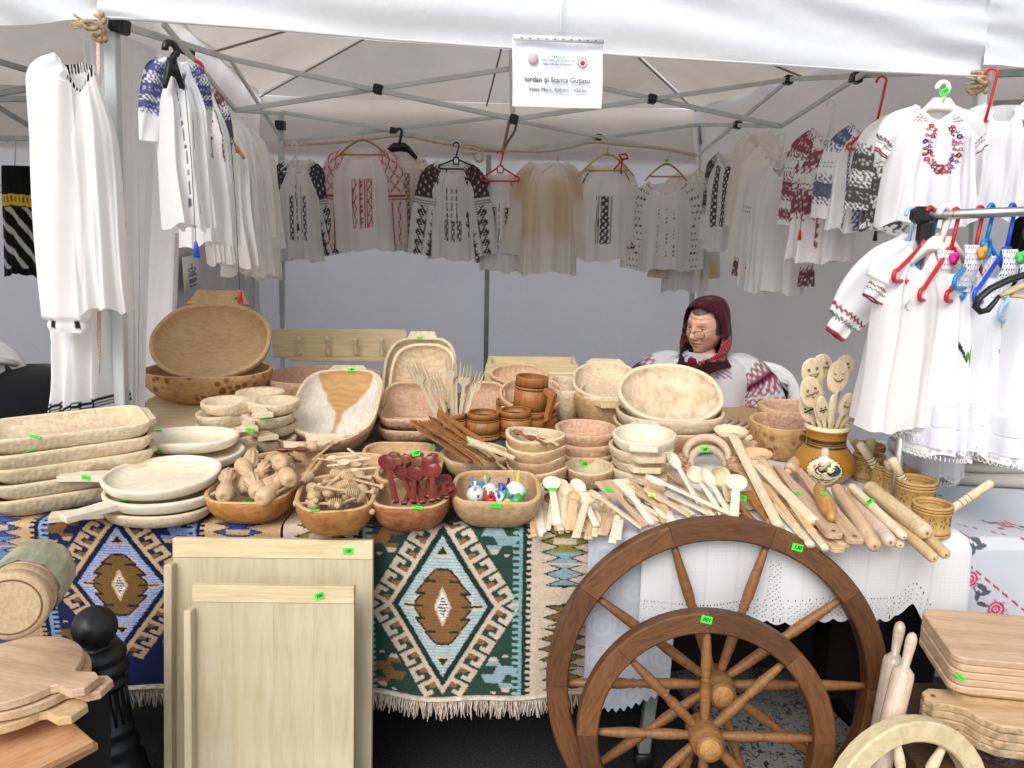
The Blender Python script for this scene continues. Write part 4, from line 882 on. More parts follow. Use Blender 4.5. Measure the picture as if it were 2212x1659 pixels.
# ================================================================== blouses, dresses and their hangers
def inkc(hx, w=.90): return npl(hx) * w + npl('#cfc8c4') * (1 - w)
def col_body(hx, cols, s0, s1, fa=40, fs=46, thr=-.25, extra=None):
    c = inkc(hx)
    def f(C, A, S, Fm):
        for (cc, w) in cols:
            m = (np.abs(A - cc) < w) & (S > s0) & (S < s1) & Fm & (np.sin((A - cc) * fa * 1.3) * np.sin(S * fs * 1.6) > thr); C[m] = c
            C[(np.abs(np.abs(A - cc) - w * 1.25) < .018) & (S > s0) & (S < s1) & Fm] = c * .6 + C[0, 0] * .4
        if extra: extra(C, A, S, Fm)
    return f
def dense_sleeve(hx, top=.42, light=None, s_start=.03):
    c = inkc(hx)
    def f(C, A, S, Fm):
        b = C[0, 0].copy()
        # A is a fraction of the local radius here
        ar = A / np.maximum(np.abs(A).max(1, keepdims=True), 1e-6)
        up = (S > s_start + .05 * np.abs(np.sin(ar * 9))) & (S < top); C[up] = c
        sp = up & (np.sin(ar * 11 + .5) * np.sin(S * 75) > .72); C[sp] = b * .85 + c * .15
        C[(np.abs(S - top - .022) < .006) | (np.abs(S - top - .05) < .006)] = c * .8 + b * .2
        lo = S > top + .07
        for k, w in ((-.55, .17), (.35, .20)):
            col = lo & (np.abs(ar - k) < w * (1 + .45 * np.sin(S * 60))) ; C[col] = c; C[col & (np.sin(S * 120) * np.sin(ar * 26) > .55)] = b
            C[lo & (np.abs(np.abs(ar - k) - w * 1.75) < .03) & (np.sin(S * 240) > -.4)] = c
    return f
def lattice_sleeve(hx):
    c = inkc(hx)
    def f(C, A, S, Fm):
        b = C[0, 0]; ar = A / np.maximum(np.abs(A).max(1, keepdims=True), 1e-6); C[:] = C * .82 + .18 * c
        u, v = ar * 1.5 + S * 7.5, ar * 1.5 - S * 7.5; m = ((np.abs(u % 1 - .5) < .085) | (np.abs(v % 1 - .5) < .085)) & (S > .05) & (S < .47); C[m] = c
        C[(np.abs(S - .50) < .007) | (np.abs(S - .53) < .007)] = c
        lo = S > .55
        for k in (-.05, .12): C[lo & (np.abs(ar - k) < .025)] = c
        C[lo & (np.abs(np.abs(ar - .04) - .42 - .17 * tri(S * 7)) < .045)] = c
    return f
def lattice_body(hx):
    c = inkc(hx)
    def f(C, A, S, Fm):
        zz = Fm & (S > .30) & (S < .78); C[zz & (np.abs(A) < .31)] = C[zz & (np.abs(A) < .31)] * .9 + .1 * c
        for k in (-.05, .09, .16): C[zz & (np.abs(A - k) < .016)] = c
        for k in (-.22, -.02, .24): C[zz & (np.abs(A - k - .045 * (tri(S * 8.5) * 2 - 1)) < .022)] = c
        C[zz & (np.abs(np.abs(A) - .31) < .016)] = c
    return f
def band_pat(hx, bands, vcol=None, hx2=None):
    c = inkc(hx, .85); c2 = npl(hx2 or hx)
    def f(C, A, S, Fm):
        ar = A / np.maximum(np.abs(A).max(1, keepdims=True), 1e-6)
        for s0, w in bands:
            d = S - s0 + .02 * ar; C[np.abs(d) < w * .42] = c; C[(np.abs(d) < w * .16) & (np.sin(ar * 30) > 0)] = c2 * .4 + C[0, 0] * .6
            C[(np.abs(d) < w * (.55 + .45 * np.abs(np.sin(ar * 12)))) & (np.sin(ar * 24 + S * 30) * np.sin(S * 90) > -.1)] = c
        for s0 in (.40, .44): C[np.abs(S - s0 - .008 * np.sin(ar * 16)) < .005] = c * .8
    return f
def vstripe(hx, cols, s0, s1, fs=60):
    c = inkc(hx)
    def f(C, A, S, Fm):
        for k, w, solid in cols:
            d = np.abs(A - k); m = Fm & (S > s0) & (S < s1) & (d < w); C[m & ((np.sin(S * fs * 1.5) * np.sin((A - k) / w * 4.2) > -.35) if not solid else True)] = c
    return f
def dots(hx, cols=None, dens=8.0):
    c = inkc(hx)
    def f(C, A, S, Fm):
        if cols:
            for k in cols:
                C[Fm & (np.abs(A - k - .06 * (S - .5) * np.sign(k)) < .022) & (np.abs((S * 21) % 1 - .5) < .24) & (S > .30) & (S < .86) & (np.sin(S * 31 + k * 9) > -.5)] = c
        else:
            ar = A / np.maximum(np.abs(A).max(1, keepdims=True), 1e-6); u = ar * 3.2; v = S * 13; u = u + .5 * (np.floor(v) % 2)
            C[(np.hypot((u % 1) - .5, ((v % 1) - .5) * 1.1) < .22) & ((S < .42) | (np.abs(ar) < .45))] = c
    return f
def tint(hx, s0, s1, amt=.6):
    c = npl(hx)
    def f(C, A, S, Fm):
        w = (smoothstep(s0, s0 + .15, S) * (1 - smoothstep(s1 - .15, s1, S)) * amt * (.75 + .25 * np.sin(A * 5)))[..., None]; C[:] = C * (1 - w) + c * w
    return f
def combo(*fs):
    def f(C, A, S, Fm):
        for g in fs: g(C, A, S, Fm)
    return f
def G(name, label, cat, px, y0, y1, hw, Y, slpx=None, sang=.12, sr=(22, 26), puff=0.0, **k):
    """y0..y1: neck and hem in pixels; hw: half shoulder width in pixels; slpx: sleeve length in pixels"""
    p = at(px, y0, Y); m = mpp(p); L = p.z - at(px, y1, Y).z
    if 'rag' not in k and name == 'blouse': hw *= 1.06; sang = [a * .6 for a in sang] if hasattr(sang, '__len__') else sang * .6
    sl = None
    if slpx: sl = ([s * m for s in slpx] if hasattr(slpx, '__len__') else slpx * m, sang, sr[0] * m, sr[1] * m, puff * m)
    return garment(name, label, cat, px, y0, Y, L, hw * m, sleeve=sl, **k)
BL = 'embroidered blouses hung round the stall'
YB = 5.25
# --- back row
G('blouse', 'white blouse with dense navy embroidered sleeves beside the tent corner post', 'blouse', 645, 345, 562, 42, YB, slpx=210, sang=(.30, .12), sr=(19, 22), puff=5, base='#d9d4d0', group=BL, seed=1, body_pat=combo(col_body('#2a2a44', [(-.33, .06), (.30, .06)], .35, .80), vstripe('#3a3858', [(-.12, .02, 0), (.12, .02, 0)], .25, .8)), sleeve_pat=dense_sleeve('#1d2140'), tassels=[(.0, -.10, .30, M['navy'])] if 'navy' in M else ())
G('blouse', 'white blouse with red diamond lattice sleeves under a wooden hanger', 'blouse', 783, 318, 541, 62, YB, slpx=212, sang=(.06, .04), sr=(27, 30), puff=4, neck=.62, base='#ddd5d2', group=BL, seed=2, body_pat=lattice_body('#b0323c'), sleeve_pat=lattice_sleeve('#b3323e'), hemw=.98)
G('blouse', 'cream blouse with beige embroidery half hidden under the black flat hanger', 'blouse', 872, 330, 541, 42, YB + .12, slpx=205, sang=.10, sr=(20, 22), base='#d8c7a0', group=BL, seed=3, body_pat=vstripe('#9a8458', [(-.3, .14, 0), (.2, .12, 0)], .2, .8), sleeve_pat=dots('#9b8a62'))
G('blouse', 'white blouse with brown black embroidered sleeves below a black open hanger', 'blouse', 977, 350, 560, 50, YB, slpx=205, sang=(.26, .26), sr=(26, 30), puff=6, base='#d8d2ce', group=BL, seed=4, body_pat=combo(col_body('#3a2a2c', [(-.22, .06), (.05, .05), (.30, .06)], .60, .80), vstripe('#5a4a48', [(-.2, .03, 0), (.2, .03, 0), (0, .02, 0)], .25, .62)), sleeve_pat=dense_sleeve('#3a2528', .40))
G('blouse', 'white blouse with two dark green embroidered columns under the red hanger', 'blouse', 1084, 376, 585, 44, YB + .06, slpx=195, sang=.06, sr=(15, 18), base='#d9d4ce', group=BL, seed=5, body_pat=combo(col_body('#2f3a34', [(-.42, .14), (.36, .20)], .33, .80, thr=-.45), vstripe('#4c5650', [(-.12, .02, 0), (.02, .02, 0)], .3, .8)), sleeve_pat=dense_sleeve('#3a4440', .15))
G('blouse', 'plain cream yellow blouse on a wire hanger', 'blouse', 1187, 350, 590, 57, YB, slpx=205, sang=(.20, .26), sr=(22, 32), neck=.60, base='#dccfae', group=BL, seed=6, body_pat=tint('#d9b168', .08, .75, .55), sleeve_pat=tint('#d6a85a', .0, .5, .6), famp=.02)
G('blouse', 'white blouse with black bordered sleeves and a black front panel under the pale hanger', 'blouse', 1311, 355, 562, 60, YB, slpx=190, sang=(.10, .22), sr=(16, 22), neck=.55, base='#d9d3cf', group=BL, seed=7, body_pat=combo(vstripe('#2b2a2c', [(-.05, .14, 0)], .32, .82), vstripe('#3a393c', [(-.26, .018, 1), (.17, .018, 1), (-.33, .012, 1)], .32, .82)), sleeve_pat=combo(vstripe('#242426', [(-.08, .06, 0), (.04, .05, 0)], .04, .93), band_pat('#2c2c2e', [(.95, .02)])), tassels=())
G('blouse', 'off white blouse with dark dotted sleeves and dotted front under a wooden hanger', 'blouse', 1440, 395, 583, 54, YB, slpx=190, sang=(.14, .20), sr=(22, 24), puff=4, neck=.66, base='#d8cfc9', group=BL, seed=8, body_pat=dots('#3a2f38', [-.30, .02, .28]), sleeve_pat=dots('#3c2f36'))
G('blouse', 'long cream blouse with yellowed cuffs behind the dotted blouse', 'blouse', 1490, 375, 628, 46, YB + .15, slpx=230, sang=.14, sr=(20, 26), base='#d8d0c4', group=BL, seed=9, body_pat=tint('#d8c087', .1, .6, .5), sleeve_pat=tint('#d9bf78', .75, 1.2, .8), famp=.02)
# --- along the side wall behind the post
def YL(px, u=.09): return hit(px, 350, T(u, 0), ta).y
def YW(px, u=.90): return hit(px, 400, T(u, 0), ta).y
G('blouse', 'white blouse with blue embroidered sleeve and blue tassel nearest the tent post', 'blouse', 380, 128, 490, 46, YL(380), yaw=R(46), slpx=(150, 180), sang=(.08, .16), sr=(25, 34), puff=8, base='#dedddb', group=BL, seed=10, sleeve_pat=combo(band_pat('#2b3a86', [(.18, .10), (.42, .16), (.60, .10)]), vstripe('#39467e', [(.0, .05, 0)], .02, .5)), body_pat=vstripe('#4a4e68', [(.05, .015, 1), (-.3, .02, 0)], .05, .9), tassels=[(-.02, -.05, .42, M['blue_plastic'])])
G('blouse', 'white blouse with red and navy embroidery below the red hanger by the tent post', 'blouse', 432, 190, 527, 52, YL(432), yaw=R(50), slpx=205, sang=.12, sr=(24, 30), base='#dcd9d6', group=BL, seed=11, sleeve_pat=combo(band_pat('#7a2636', [(.10, .12)]), band_pat('#2a3060', [(.42, .22)])), body_pat=vstripe('#6a2a38', [(.0, .05, 0), (.35, .04, 0)], .10, .45), tassels=[(.04, -.1, .5, M['red_plastic'])])
G('blouse', 'plain white gauze blouse with gathered body on a wooden hanger', 'blouse', 482, 255, 570, 48, YL(492), yaw=R(46), slpx=235, sang=.08, sr=(22, 24), base='#dad6d0', group=BL, seed=12, folds=4, famp=.02)
G('blouse', 'plain white gauze blouse on a white plastic hanger', 'blouse', 516, 280, 590, 48, YL(516), yaw=R(44), slpx=235, sang=.10, sr=(20, 24), base='#d9d5cf', group=BL, seed=13, folds=4, famp=.02)
G('blouse', 'white blouse with small black motif at the tent corner', 'blouse', 552, 325, 600, 34, YL(552), yaw=R(46), slpx=215, sang=.12, sr=(18, 22), base='#d4d0cc', group=BL, seed=14, folds=3.5, sleeve_pat=vstripe('#3c3c40', [(0, .03, 0)], .3, .6))
# --- along the far side wall
G('blouse', 'white blouse with black embroidered stripes beside the tent back corner', 'blouse', 1572, 330, 540, 40, YW(1572), yaw=R(-48), slpx=190, sang=.10, sr=(18, 22), base='#d6d2ce', group=BL, seed=15, body_pat=vstripe('#34343a', [(-.3, .14, 0), (.3, .16, 0)], .1, .75), sleeve_pat=band_pat('#303036', [(.2, .2), (.55, .16)]))
G('blouse', 'cream gauze blouse hung high on the truss joint', 'blouse', 1640, 285, 515, 46, YW(1640), yaw=R(-46), slpx=205, sang=.10, sr=(20, 24), base='#d5cbb9', group=BL, seed=16, folds=3.6, famp=.018)
G('blouse', 'cream blouse with small brown sprigs and open collar', 'blouse', 1674, 322, 612, 58, YW(1674), yaw=R(-40), slpx=255, sang=(.12, .16), sr=(26, 30), base='#dad2c6', group=BL, seed=17, folds=3, famp=.02, body_pat=dots('#8a6a50', [-.2, .15]))
G('blouse', 'long white blouse with maroon embroidered cuffs behind the cream blouse', 'blouse', 1690, 345, 630, 56, YW(1690), yaw=R(-42), slpx=(275, 265), sang=(.10, .20), sr=(26, 30), base='#d9d5d4', group=BL, seed=18, sleeve_pat=combo(band_pat('#6e1f36', [(.92, .07), (.98, .05)]))) 
G('blouse', 'white blouse with maroon red embroidered bands on its sleeve', 'blouse', 1795, 280, 565, 66, YW(1795), yaw=R(-44), slpx=210, sang=(.10, .14), sr=(32, 40), puff=6, base='#dcd6d6', group=BL, seed=19, sleeve_pat=band_pat('#84303f', [(.16, .17), (.62, .16), (.9, .08)], hx2='#c88'), body_pat=combo(band_pat('#84303f', [(.2, .12), (.55, .12)]), vstripe('#8a3542', [(.0, .05, 0)], .1, .9)), tassels=[(-.06, -.3, .12, M['red_plastic'])])
G('blouse', 'white blouse with blue embroidered sleeves on the red hanger', 'blouse', 1880, 270, 500, 66, YW(1880), yaw=R(-42), slpx=205, sang=(.12, .14), sr=(32, 42), puff=8, base='#dcdde0', group=BL, seed=20, sleeve_pat=band_pat('#33507f', [(.14, .16), (.70, .18)], hx2='#9ab'), body_pat=vstripe('#33508a', [(.05, .09, 0), (-.4, .04, 0)], .05, .98), tassels=[(.09, -.3, .1, M['black_plastic'])])
G('blouse', 'white blouse with black scrollwork embroidery behind the flowered child blouse', 'blouse', 1960, 250, 500, 66, YW(1960), yaw=R(-38), slpx=205, sang=(.12, .16), sr=(32, 42), puff=8, base='#dcdcdd', group=BL, seed=21, sleeve_pat=band_pat('#26262a', [(.5, .2), (.85, .2)], hx2='#999'), body_pat=band_pat('#2a2a2e', [(.6, .18), (.85, .14)]))
# --- the white child blouse with the flower wreath, and the one behind it
def wreath(C, A, S, Fm):
    gold, rb = npl('#b8a070'), npl('#a04a58')
    for k in (.045, .07, .095): C[Fm & (np.abs(A) > .32) & (np.abs(A) < .66) & (np.abs(S - k - .25 * (np.abs(A) - .5) * 0 - .006 * np.sin(A * 90)) < .0055)] = rb if k > .06 else gold
    r_ = np.random.default_rng(3); x, y = A * 84, (S - .33) * 253
    for k, t in enumerate(np.linspace(-.28 * pi, 1.28 * pi, 21)):
        for w in (0, 1):
            cx, cy = (26 + 11 * w) * math.cos(t) + r_.normal(0, 1), (44 + 11 * w) * math.sin(t) + r_.normal(0, 1); rr_ = 4.2 + 1.6 * ((k + w) % 3 == 0)
            c = [npl('#a5182f'), npl('#c84a72'), npl('#22407c'), npl('#b01c33'), npl('#c8506c')][(k * 2 + w * 3) % 5]; C[Fm & (np.hypot(x - cx, y - cy) < rr_)] = c
            C[Fm & (np.hypot(x - cx, y - cy) < 1.5)] = npl('#d8c8d8'); C[Fm & ell(x, y, cx + 5, cy + 3, 3.6, 1.4, t)] = npl('#5c6a58')
    C[Fm & (np.abs(A) < .012) & (S > .12) & (S < .42)] = npl('#b8bcc8')
def ruffle_cuff(C, A, S, Fm):
    ar = A / np.maximum(np.abs(A).max(1, keepdims=True), 1e-6)
    for k in (.80, .87): C[np.abs(S - k - .012 * np.sin(ar * 24)) < .012] = npl('#9c4c5c') if k < .85 else npl('#7c8474')
    C[S > .975] = npl('#a03a50')
G('child_blouse', 'white child blouse with a red and blue flower wreath on the front', 'child blouse', 2022, 232, 485, 84, 2.62, slpx=(112, 118), sang=(.72, .68), sr=(34, 26), puff=14, cuff=.20, neck=.46, vneck=.04, rag=.24, base='#e9eaf0', group=BL, seed=22, body_pat=wreath, sleeve_pat=ruffle_cuff, hemw=1.22, slope=.18, thick=.06, res=1.3)
G('child_blouse', 'white blouse with blue flowers on the shoulder hanging past the tent post', 'child blouse', 2170, 225, 470, 66, 2.86, yaw=R(-30), slpx=(120, 120), sang=(.3, .25), sr=(28, 24), puff=14, cuff=.2, base='#e3e5ec', group=BL, seed=23, sleeve_pat=combo(ruffle_cuff, band_pat('#3a4c88', [(.35, .14)], hx2='#c66')), body_pat=vstripe('#2c2c30', [(-.75, .10, 0)], .25, .9))
# --- the long white shirt by the post
def collar_emb(C, A, S, Fm): C[(S < .035) & (np.sin(A * 60) > -.3)] = npl('#26262a')
def cuff_emb(C, A, S, Fm):
    ar = A / np.maximum(np.abs(A).max(1, keepdims=True), 1e-6); C[(S > .955) & (S < .985) & (np.abs(np.abs(ar) - .6) < .12)] = npl('#26262c'); C[(np.abs(S - .945) < .004)] *= .85
G('long_shirt', 'long cream linen shirt with narrow cuffs hanging outside the tent post', 'shirt', 172, 132, 668, 58, 2.40, yaw=R(4), slpx=(470, 595), sang=(.0, .03), sr=(44, 54), puff=4, sides=(-1,), slope=.5, flare=60, sfwd=.045, cuff=.05, base='#efeeeb', seed=24, body_pat=collar_emb, sleeve_pat=cuff_emb, famp=.015, res=1.2)
def hem_emb(C, A, S, Fm):
    z = (S > .90) & (S < .97); C[z & (np.sin(A * 34) * np.sin(S * 240) > -.25)] = npl('#1f2026'); C[(np.abs(S - .895) < .004) | (np.abs(S - .975) < .004)] = npl('#1f2026')
G('long_shirt', 'white skirt panel with a black patterned hem below the long cream shirt', 'shirt', 160, 560, 885, 70, 2.50, yaw=R(-20), skirt_top=True, neck=.8, hemw=.74, base='#e6e6e8', seed=25, body_pat=hem_emb, famp=.018, thick=.07, res=1.2)
o = mesh('tape_measure', *tube([at(212, 92, 2.44), at(214, 300, 2.46), at(216, 560, 2.47), at(213, 760, 2.46), at(205, 930, 2.44)], .006, 6, flat=.2), M['tape'] if 'tape' in M else M['cord'])
tag(o, 'pink tape measure hanging down beside the long cream shirt', 'tape measure')
# --- hangers of the hung blouses
H = 'hangers of the hung blouses'
def hg(kind, m, label, px, py, Y, wpx, yaw=0, hook=.09, drop=None): 
    mm = mpp(at(px, py, Y)); return hanger(kind, M[m], label, px, py, Y, wpx * mm, yaw, H, hook=hook, drop=drop * mm if drop else None)
M['hanger_wood'] = wood('hanger_wood', '#c9975c', '#a8763e', scale=(1, 8, 8)); M['pale_wood_hanger'] = wood('pale_hanger', '#e2cf9c', '#cbb47c', scale=(1, 8, 8))
hg('wood', 'hanger_wood', 'light wooden hanger with a trouser bar above the lattice blouse', 783, 265, YB - .02, 62, hook=.09, drop=42)
hg('flat', 'black_plastic', 'flat black hanger above the cream blouse', 862, 278, YB + .10, 40, hook=.10, drop=26)
hg('plastic', 'black_plastic', 'black open plastic hanger above the brown embroidered blouse', 985, 308, YB - .02, 38, hook=.09, drop=18)
hg('plastic', 'red_plastic', 'red plastic hanger on the back rope beside the yellow blouse', 1081, 326, YB - .04, 42, hook=.09, drop=26)
hg('wire', 'chrome', 'thin wire hanger inside the cream yellow blouse', 1205, 305, YB - .02, 50, hook=.12, drop=36)
hg('wood', 'pale_wood_hanger', 'pale wooden hanger with a red bow above the black bordered blouse', 1313, 292, YB - .02, 60, hook=.10, drop=46)
hg('wood', 'hanger_wood', 'brown wooden hanger above the dotted blouse', 1442, 325, YB - .02, 46, hook=.07, drop=36)
hg('plastic', 'white_plastic', 'white plastic hanger above the navy embroidered blouse', 636, 308, YB - .02, 32, hook=.09, drop=26)
hg('plastic', 'cream_plastic', 'cream plastic hanger at the tent back corner above the yellowed blouse', 1512, 333, YB, 36, hook=.09, drop=24)
hg('flat', 'black_plastic', 'black plastic hanger inside the blue embroidered blouse by the post', 368, 92, YL(368), 26, yaw=R(62), hook=.05, drop=46)
hg('plastic', 'red_plastic', 'red plastic hanger by the tent post above the red and navy blouse', 425, 132, YL(425), 46, yaw=R(50), hook=.13, drop=40)
hg('wood', 'hanger_wood', 'wooden hanger with its end showing above the plain gauze blouse', 478, 220, YL(478), 46, yaw=R(46), hook=.10, drop=44)
hg('plastic', 'white_plastic', 'white plastic hanger with a green label above the gauze blouse', 520, 252, YL(520), 44, yaw=R(44), hook=.10, drop=32)
hg('plastic', 'white_plastic', 'white plastic hanger above the cream sprig blouse', 1688, 288, YW(1688), 50, yaw=R(-40), hook=.12, drop=36)
hg('plastic', 'white_plastic', 'white plastic hanger hooked high above the maroon banded blouse', 1795, 215, YW(1795), 54, yaw=R(-44), hook=.16, drop=40)
hg('plastic', 'red_plastic', 'red plastic hanger above the blue embroidered blouse', 1905, 165, YW(1905), 60, yaw=R(-42), hook=.16, drop=50)
hg('flat', 'cream_plastic', 'clear flat hanger with a green price label above the flowered child blouse', 2038, 178, 2.62, 58, hook=.06, drop=34)
hg('plastic', 'red_plastic', 'red plastic hanger on the tent bar past the twine knot', 2143, 148, 2.86, 48, yaw=R(-30), hook=.17, drop=34)
c = at(1344, 345, YB - .05); bow = thing('red_bow', 'small red ribbon bow tied on the pale wooden hanger', 'bow', c)
mesh('ribbon', *join(tube([(0, 0, 0), (-.02, 0, .03), (.02, -.01, .035), (.035, 0, .01), (0, 0, 0)], .008, 6), tube([(0, 0, 0), (-.03, 0, -.04), (-.05, 0, -.06)], .006, 5), tube([(0, 0, 0), (-.005, 0, -.05), (-.002, 0, -.09)], .006, 5)), M['red_plastic'], bow)

# ================================================================== the clothes rail with the children's dresses
YR = 2.12
rail = thing('clothes_rail', 'chrome clothes rail full of coloured hangers and white dresses', 'clothes rail', at(1985, 465, YR))
ro = rail.location.copy()
mesh('rail_bar', *tube([at(1990, 466, YR) - ro, at(2420, 448, YR - .08) - ro], .013, 14), M['chrome'], rail)
mesh('rail_end', *join(xf(box(.045, .05, .046, bev=.012), Matrix.Translation((.004, 0, 0))), xf(box(.038, .042, .07, bev=.010), Matrix.Translation((.022, 0, -.045)))), M['black_plastic'], rail, False)
pz = at(1996, 470, YR); 
mesh('rail_post', *tube([(.022, 0, -.07), (.022, 0, -ro.z + .02)], .012, 12), M['chrome'], rail)
mesh('rail_foot', *bar((.022, -.22, -ro.z + .02), (.022, .22, -ro.z + .02), .03, .025), M['black_plastic'], rail)
DR = 'white child dresses on the rail'
G('child_blouse', 'white puff sleeved child blouse with pink rose on its sleeve at the rail end', 'child blouse', 1990, 500, 905, 92, YR + .12, yaw=R(8), slpx=(200, 265), sang=(.30, .62), sr=(30, 34), puff=24, flare=40, cuff=.14, base='#e6e7ee', group=DR, seed=30, sleeve_pat=combo(ruffle_cuff), hemw=1.25, neck=.4, slope=.34, res=1.2)
G('child_blouse', 'white short sleeved child blouse hung before the puff sleeved one', 'child blouse', 1985, 520, 915, 84, YR - .015, yaw=R(10), slpx=(130, 140), sang=(.4, .50), sr=(40, 36), puff=10, cuff=.28, base='#e9e8e6', group=DR, seed=31, sleeve_pat=ruffle_cuff, hemw=1.2, neck=.4, slope=.34, res=1.2)
M['dress'] = cloth('dress_cotton', None, transl=.25, weave=420, dirt=.03, crease=.1)
def dress_pat(sprig):
    def f(C, A, S, Fm):
        for k in (.72, .84): C[np.abs(S - k) < .006] *= .88
        C[(S > .955) & (np.sin(A * 80) > .2) & (np.abs(S - .975) < .012)] *= .72
        if sprig:
            for k, (dx, c) in enumerate(((-.12, '#23361f'), (.04, '#6f9440'), (.18, '#88a850'))): C[Fm & ell(A, S, sprig[0] + dx, sprig[1] + .016 * (k % 2), .11, .022, .5 - k * .6)] = npl(c)
    return f
def dress(label, px, y0, y1, hw, Y, yaw, sprig, seed, fl):
    p = at(px, y0, Y); m = mpp(p); L = p.z - at(px, y1, Y).z
    r = garment('child_dress', label, 'child dress', px, y0, Y, L, hw * m, yaw, neck=.55, hemw=1.0, thick=.06, skirt_top=True, base='#e8e9f1', body_pat=dress_pat(sprig), group=DR, seed=seed, famp=.012, folds=2.6, mat=M['dress'], res=1.2)
    # tiers and the lace edge at the bottom, crochet yoke with its flower at the top
    for k, (t, f) in enumerate(((.72, 1.08), (.84, 1.10))):
        w = hw * m * (.55 + .45 * t ** .8) * f; V = []
        for j in range(8):
            for i in range(72):
                a = 2 * pi * i / 72; e = 1 + .05 * j / 7; V.append((w * e * math.cos(a) + .004 * math.sin(9 * a), -(.062 * (.5 + t * 1.1) + .006 + .004 * j / 7) * math.sin(a) + .005 * math.sin(14 * a + j * .3) * j / 7, -t * L - j / 7 * L * .115))
        mesh('flounce', V, gridf(72, 8, True), M['dress'], r, True, np.tile(npl('#e8e9f1'), (len(V), 1)))
    lace = []; w = hw * m * 1.03
    for k in range(46):
        a = 2 * pi * k / 46; c_ = (w * math.cos(a), -.062 * 1.6 * math.sin(a), -L - .006); lace.append(xf(ring(.0045, .008, -.001, .001, 8), Matrix.Translation(c_) @ Matrix.Rotation(a + pi / 2, 4, 'Z') @ Matrix.Rotation(pi / 2, 4, 'X')))
    tag(mesh('lace_edge', *join(*lace), M['white_plastic'], r), kind='stuff')
    V = []; C = []
    for j in range(26):
        for i in range(40):
            s = i / 39 - .5; t = j / 25; V.append((s * hw * m * 1.1 * (1 - .25 * (1 - t)), -.035 - .01 * math.sin(5 * t) - .02 * (1 - (2 * s) ** 2), .075 - t * .12)); C.append(npl('#e6e8ee') * (.62 if (int(i / 1.6) + int(j / 1.6)) % 3 == 0 else 1))
    F_ = [q for k, q in enumerate(gridf(40, 26)) if not ((k % 39) % 3 == 1 and (k // 39) % 3 == 1)]
    mesh('crochet_yoke', V, F_, M['lace'], r, True, C)
    if fl:
        mesh('crochet_flower', *join(*[xf(lathe([(.001, -.006), (.009, -.003), (.010, .003), (.001, .006)], 8), Matrix.Translation((.008 * math.cos(a), -.068 - .004 * (i % 2), .055 + .008 * math.sin(a))) @ Matrix.Rotation(pi / 2, 4, 'X')) for i, a in enumerate(np.linspace(0, 2 * pi, 6)[:-1])]), M[fl], r)
    return r
M['pink_yarn'] = plain('pink_yarn', '#e0288a', rough=.9); M['yellow_yarn'] = plain('yellow_yarn', '#e6d23a', rough=.9); M['green_yarn'] = plain('green_yarn', '#52c860', rough=.9); M['orange_yarn'] = plain('orange_yarn', '#e8a030', rough=.9)
dress('white child dress with pink crochet flower, half hidden behind the next dress', 2005, 600, 930, 46, YR + .02, R(24), None, 40, 'pink_yarn')
dress('white child dress with tiered hem and a green leaf sprig', 2062, 590, 970, 50, YR - .03, R(24), (.0, .42), 41, 'orange_yarn')
dress('white child dress with green yoke flower and brown seed sprig', 2142, 600, 960, 54, YR - .06, R(24), (-.1, .45), 42, 'green_yarn')
dress('white child dress with yellow yoke flower at the edge of the rail', 2215, 640, 985, 54, YR - .12, R(24), None, 43, 'yellow_yarn')
dress('white child dress between the sprigged ones on the rail', 2100, 610, 950, 46, YR + .06, R(24), None, 45, None)
dress('white child dress tucked behind the yellow flowered one', 2178, 620, 965, 48, YR + .05, R(24), None, 46, None)
dress('plain white child dress low at the back of the rail', 2040, 690, 1020, 50, YR + .22, R(20), None, 44, None)
HR = 'plastic hangers on the clothes rail'
def rh(kind, m, label, px, py, Y, w, yaw, hook, drop, lean=0): return hanger(kind, M[m], label, px, py, Y, w * .00125, yaw, HR, hook=hook, drop=drop * .00125, lean=lean)
rh('big', 'red_plastic', 'crimson hanger at the black rail end with its arm low', 2010, 447, YR - .01, 110, R(34), .085, 66)
rh('big', 'pale_blue_plastic', 'lilac blue hanger hooked over the black rail end', 1968, 450, YR + .06, 80, R(30), .12, 50)
rh('flat', 'cream_plastic', 'broad cream plastic hanger in the middle of the rail', 2042, 446, YR - .01, 84, R(20), .09, 40)
rh('big', 'sky_plastic', 'turquoise hanger partly behind the broad cream hanger', 2018, 452, YR + .01, 92, R(34), .10, 70)
rh('big', 'red_plastic', 'red hanger beside the broad cream hanger with hook turned away', 2066, 450, YR - .01, 112, R(36), .10, 92)
rh('big', 'red_plastic', 'coral red hanger with tall hook near the rail middle', 2118, 446, YR - .01, 100, R(36), .12, 84)
rh('big', 'sky_plastic', 'bright turquoise hanger with broad arm crossing the dresses', 2142, 441, YR - .01, 130, R(38), .09, 78)
rh('big', 'blue_plastic', 'royal blue hanger before the turquoise one', 2188, 441, YR - .02, 130, R(38), .11, 90)
rh('big', 'pale_blue_plastic', 'pale blue hanger low before the royal blue hanger', 2250, 448, YR - .03, 140, R(38), .14, 92)
rh('wire', 'chrome', 'bent wire hanger between the cream and red hangers', 2035, 449, YR, 104, R(36), .15, 80)
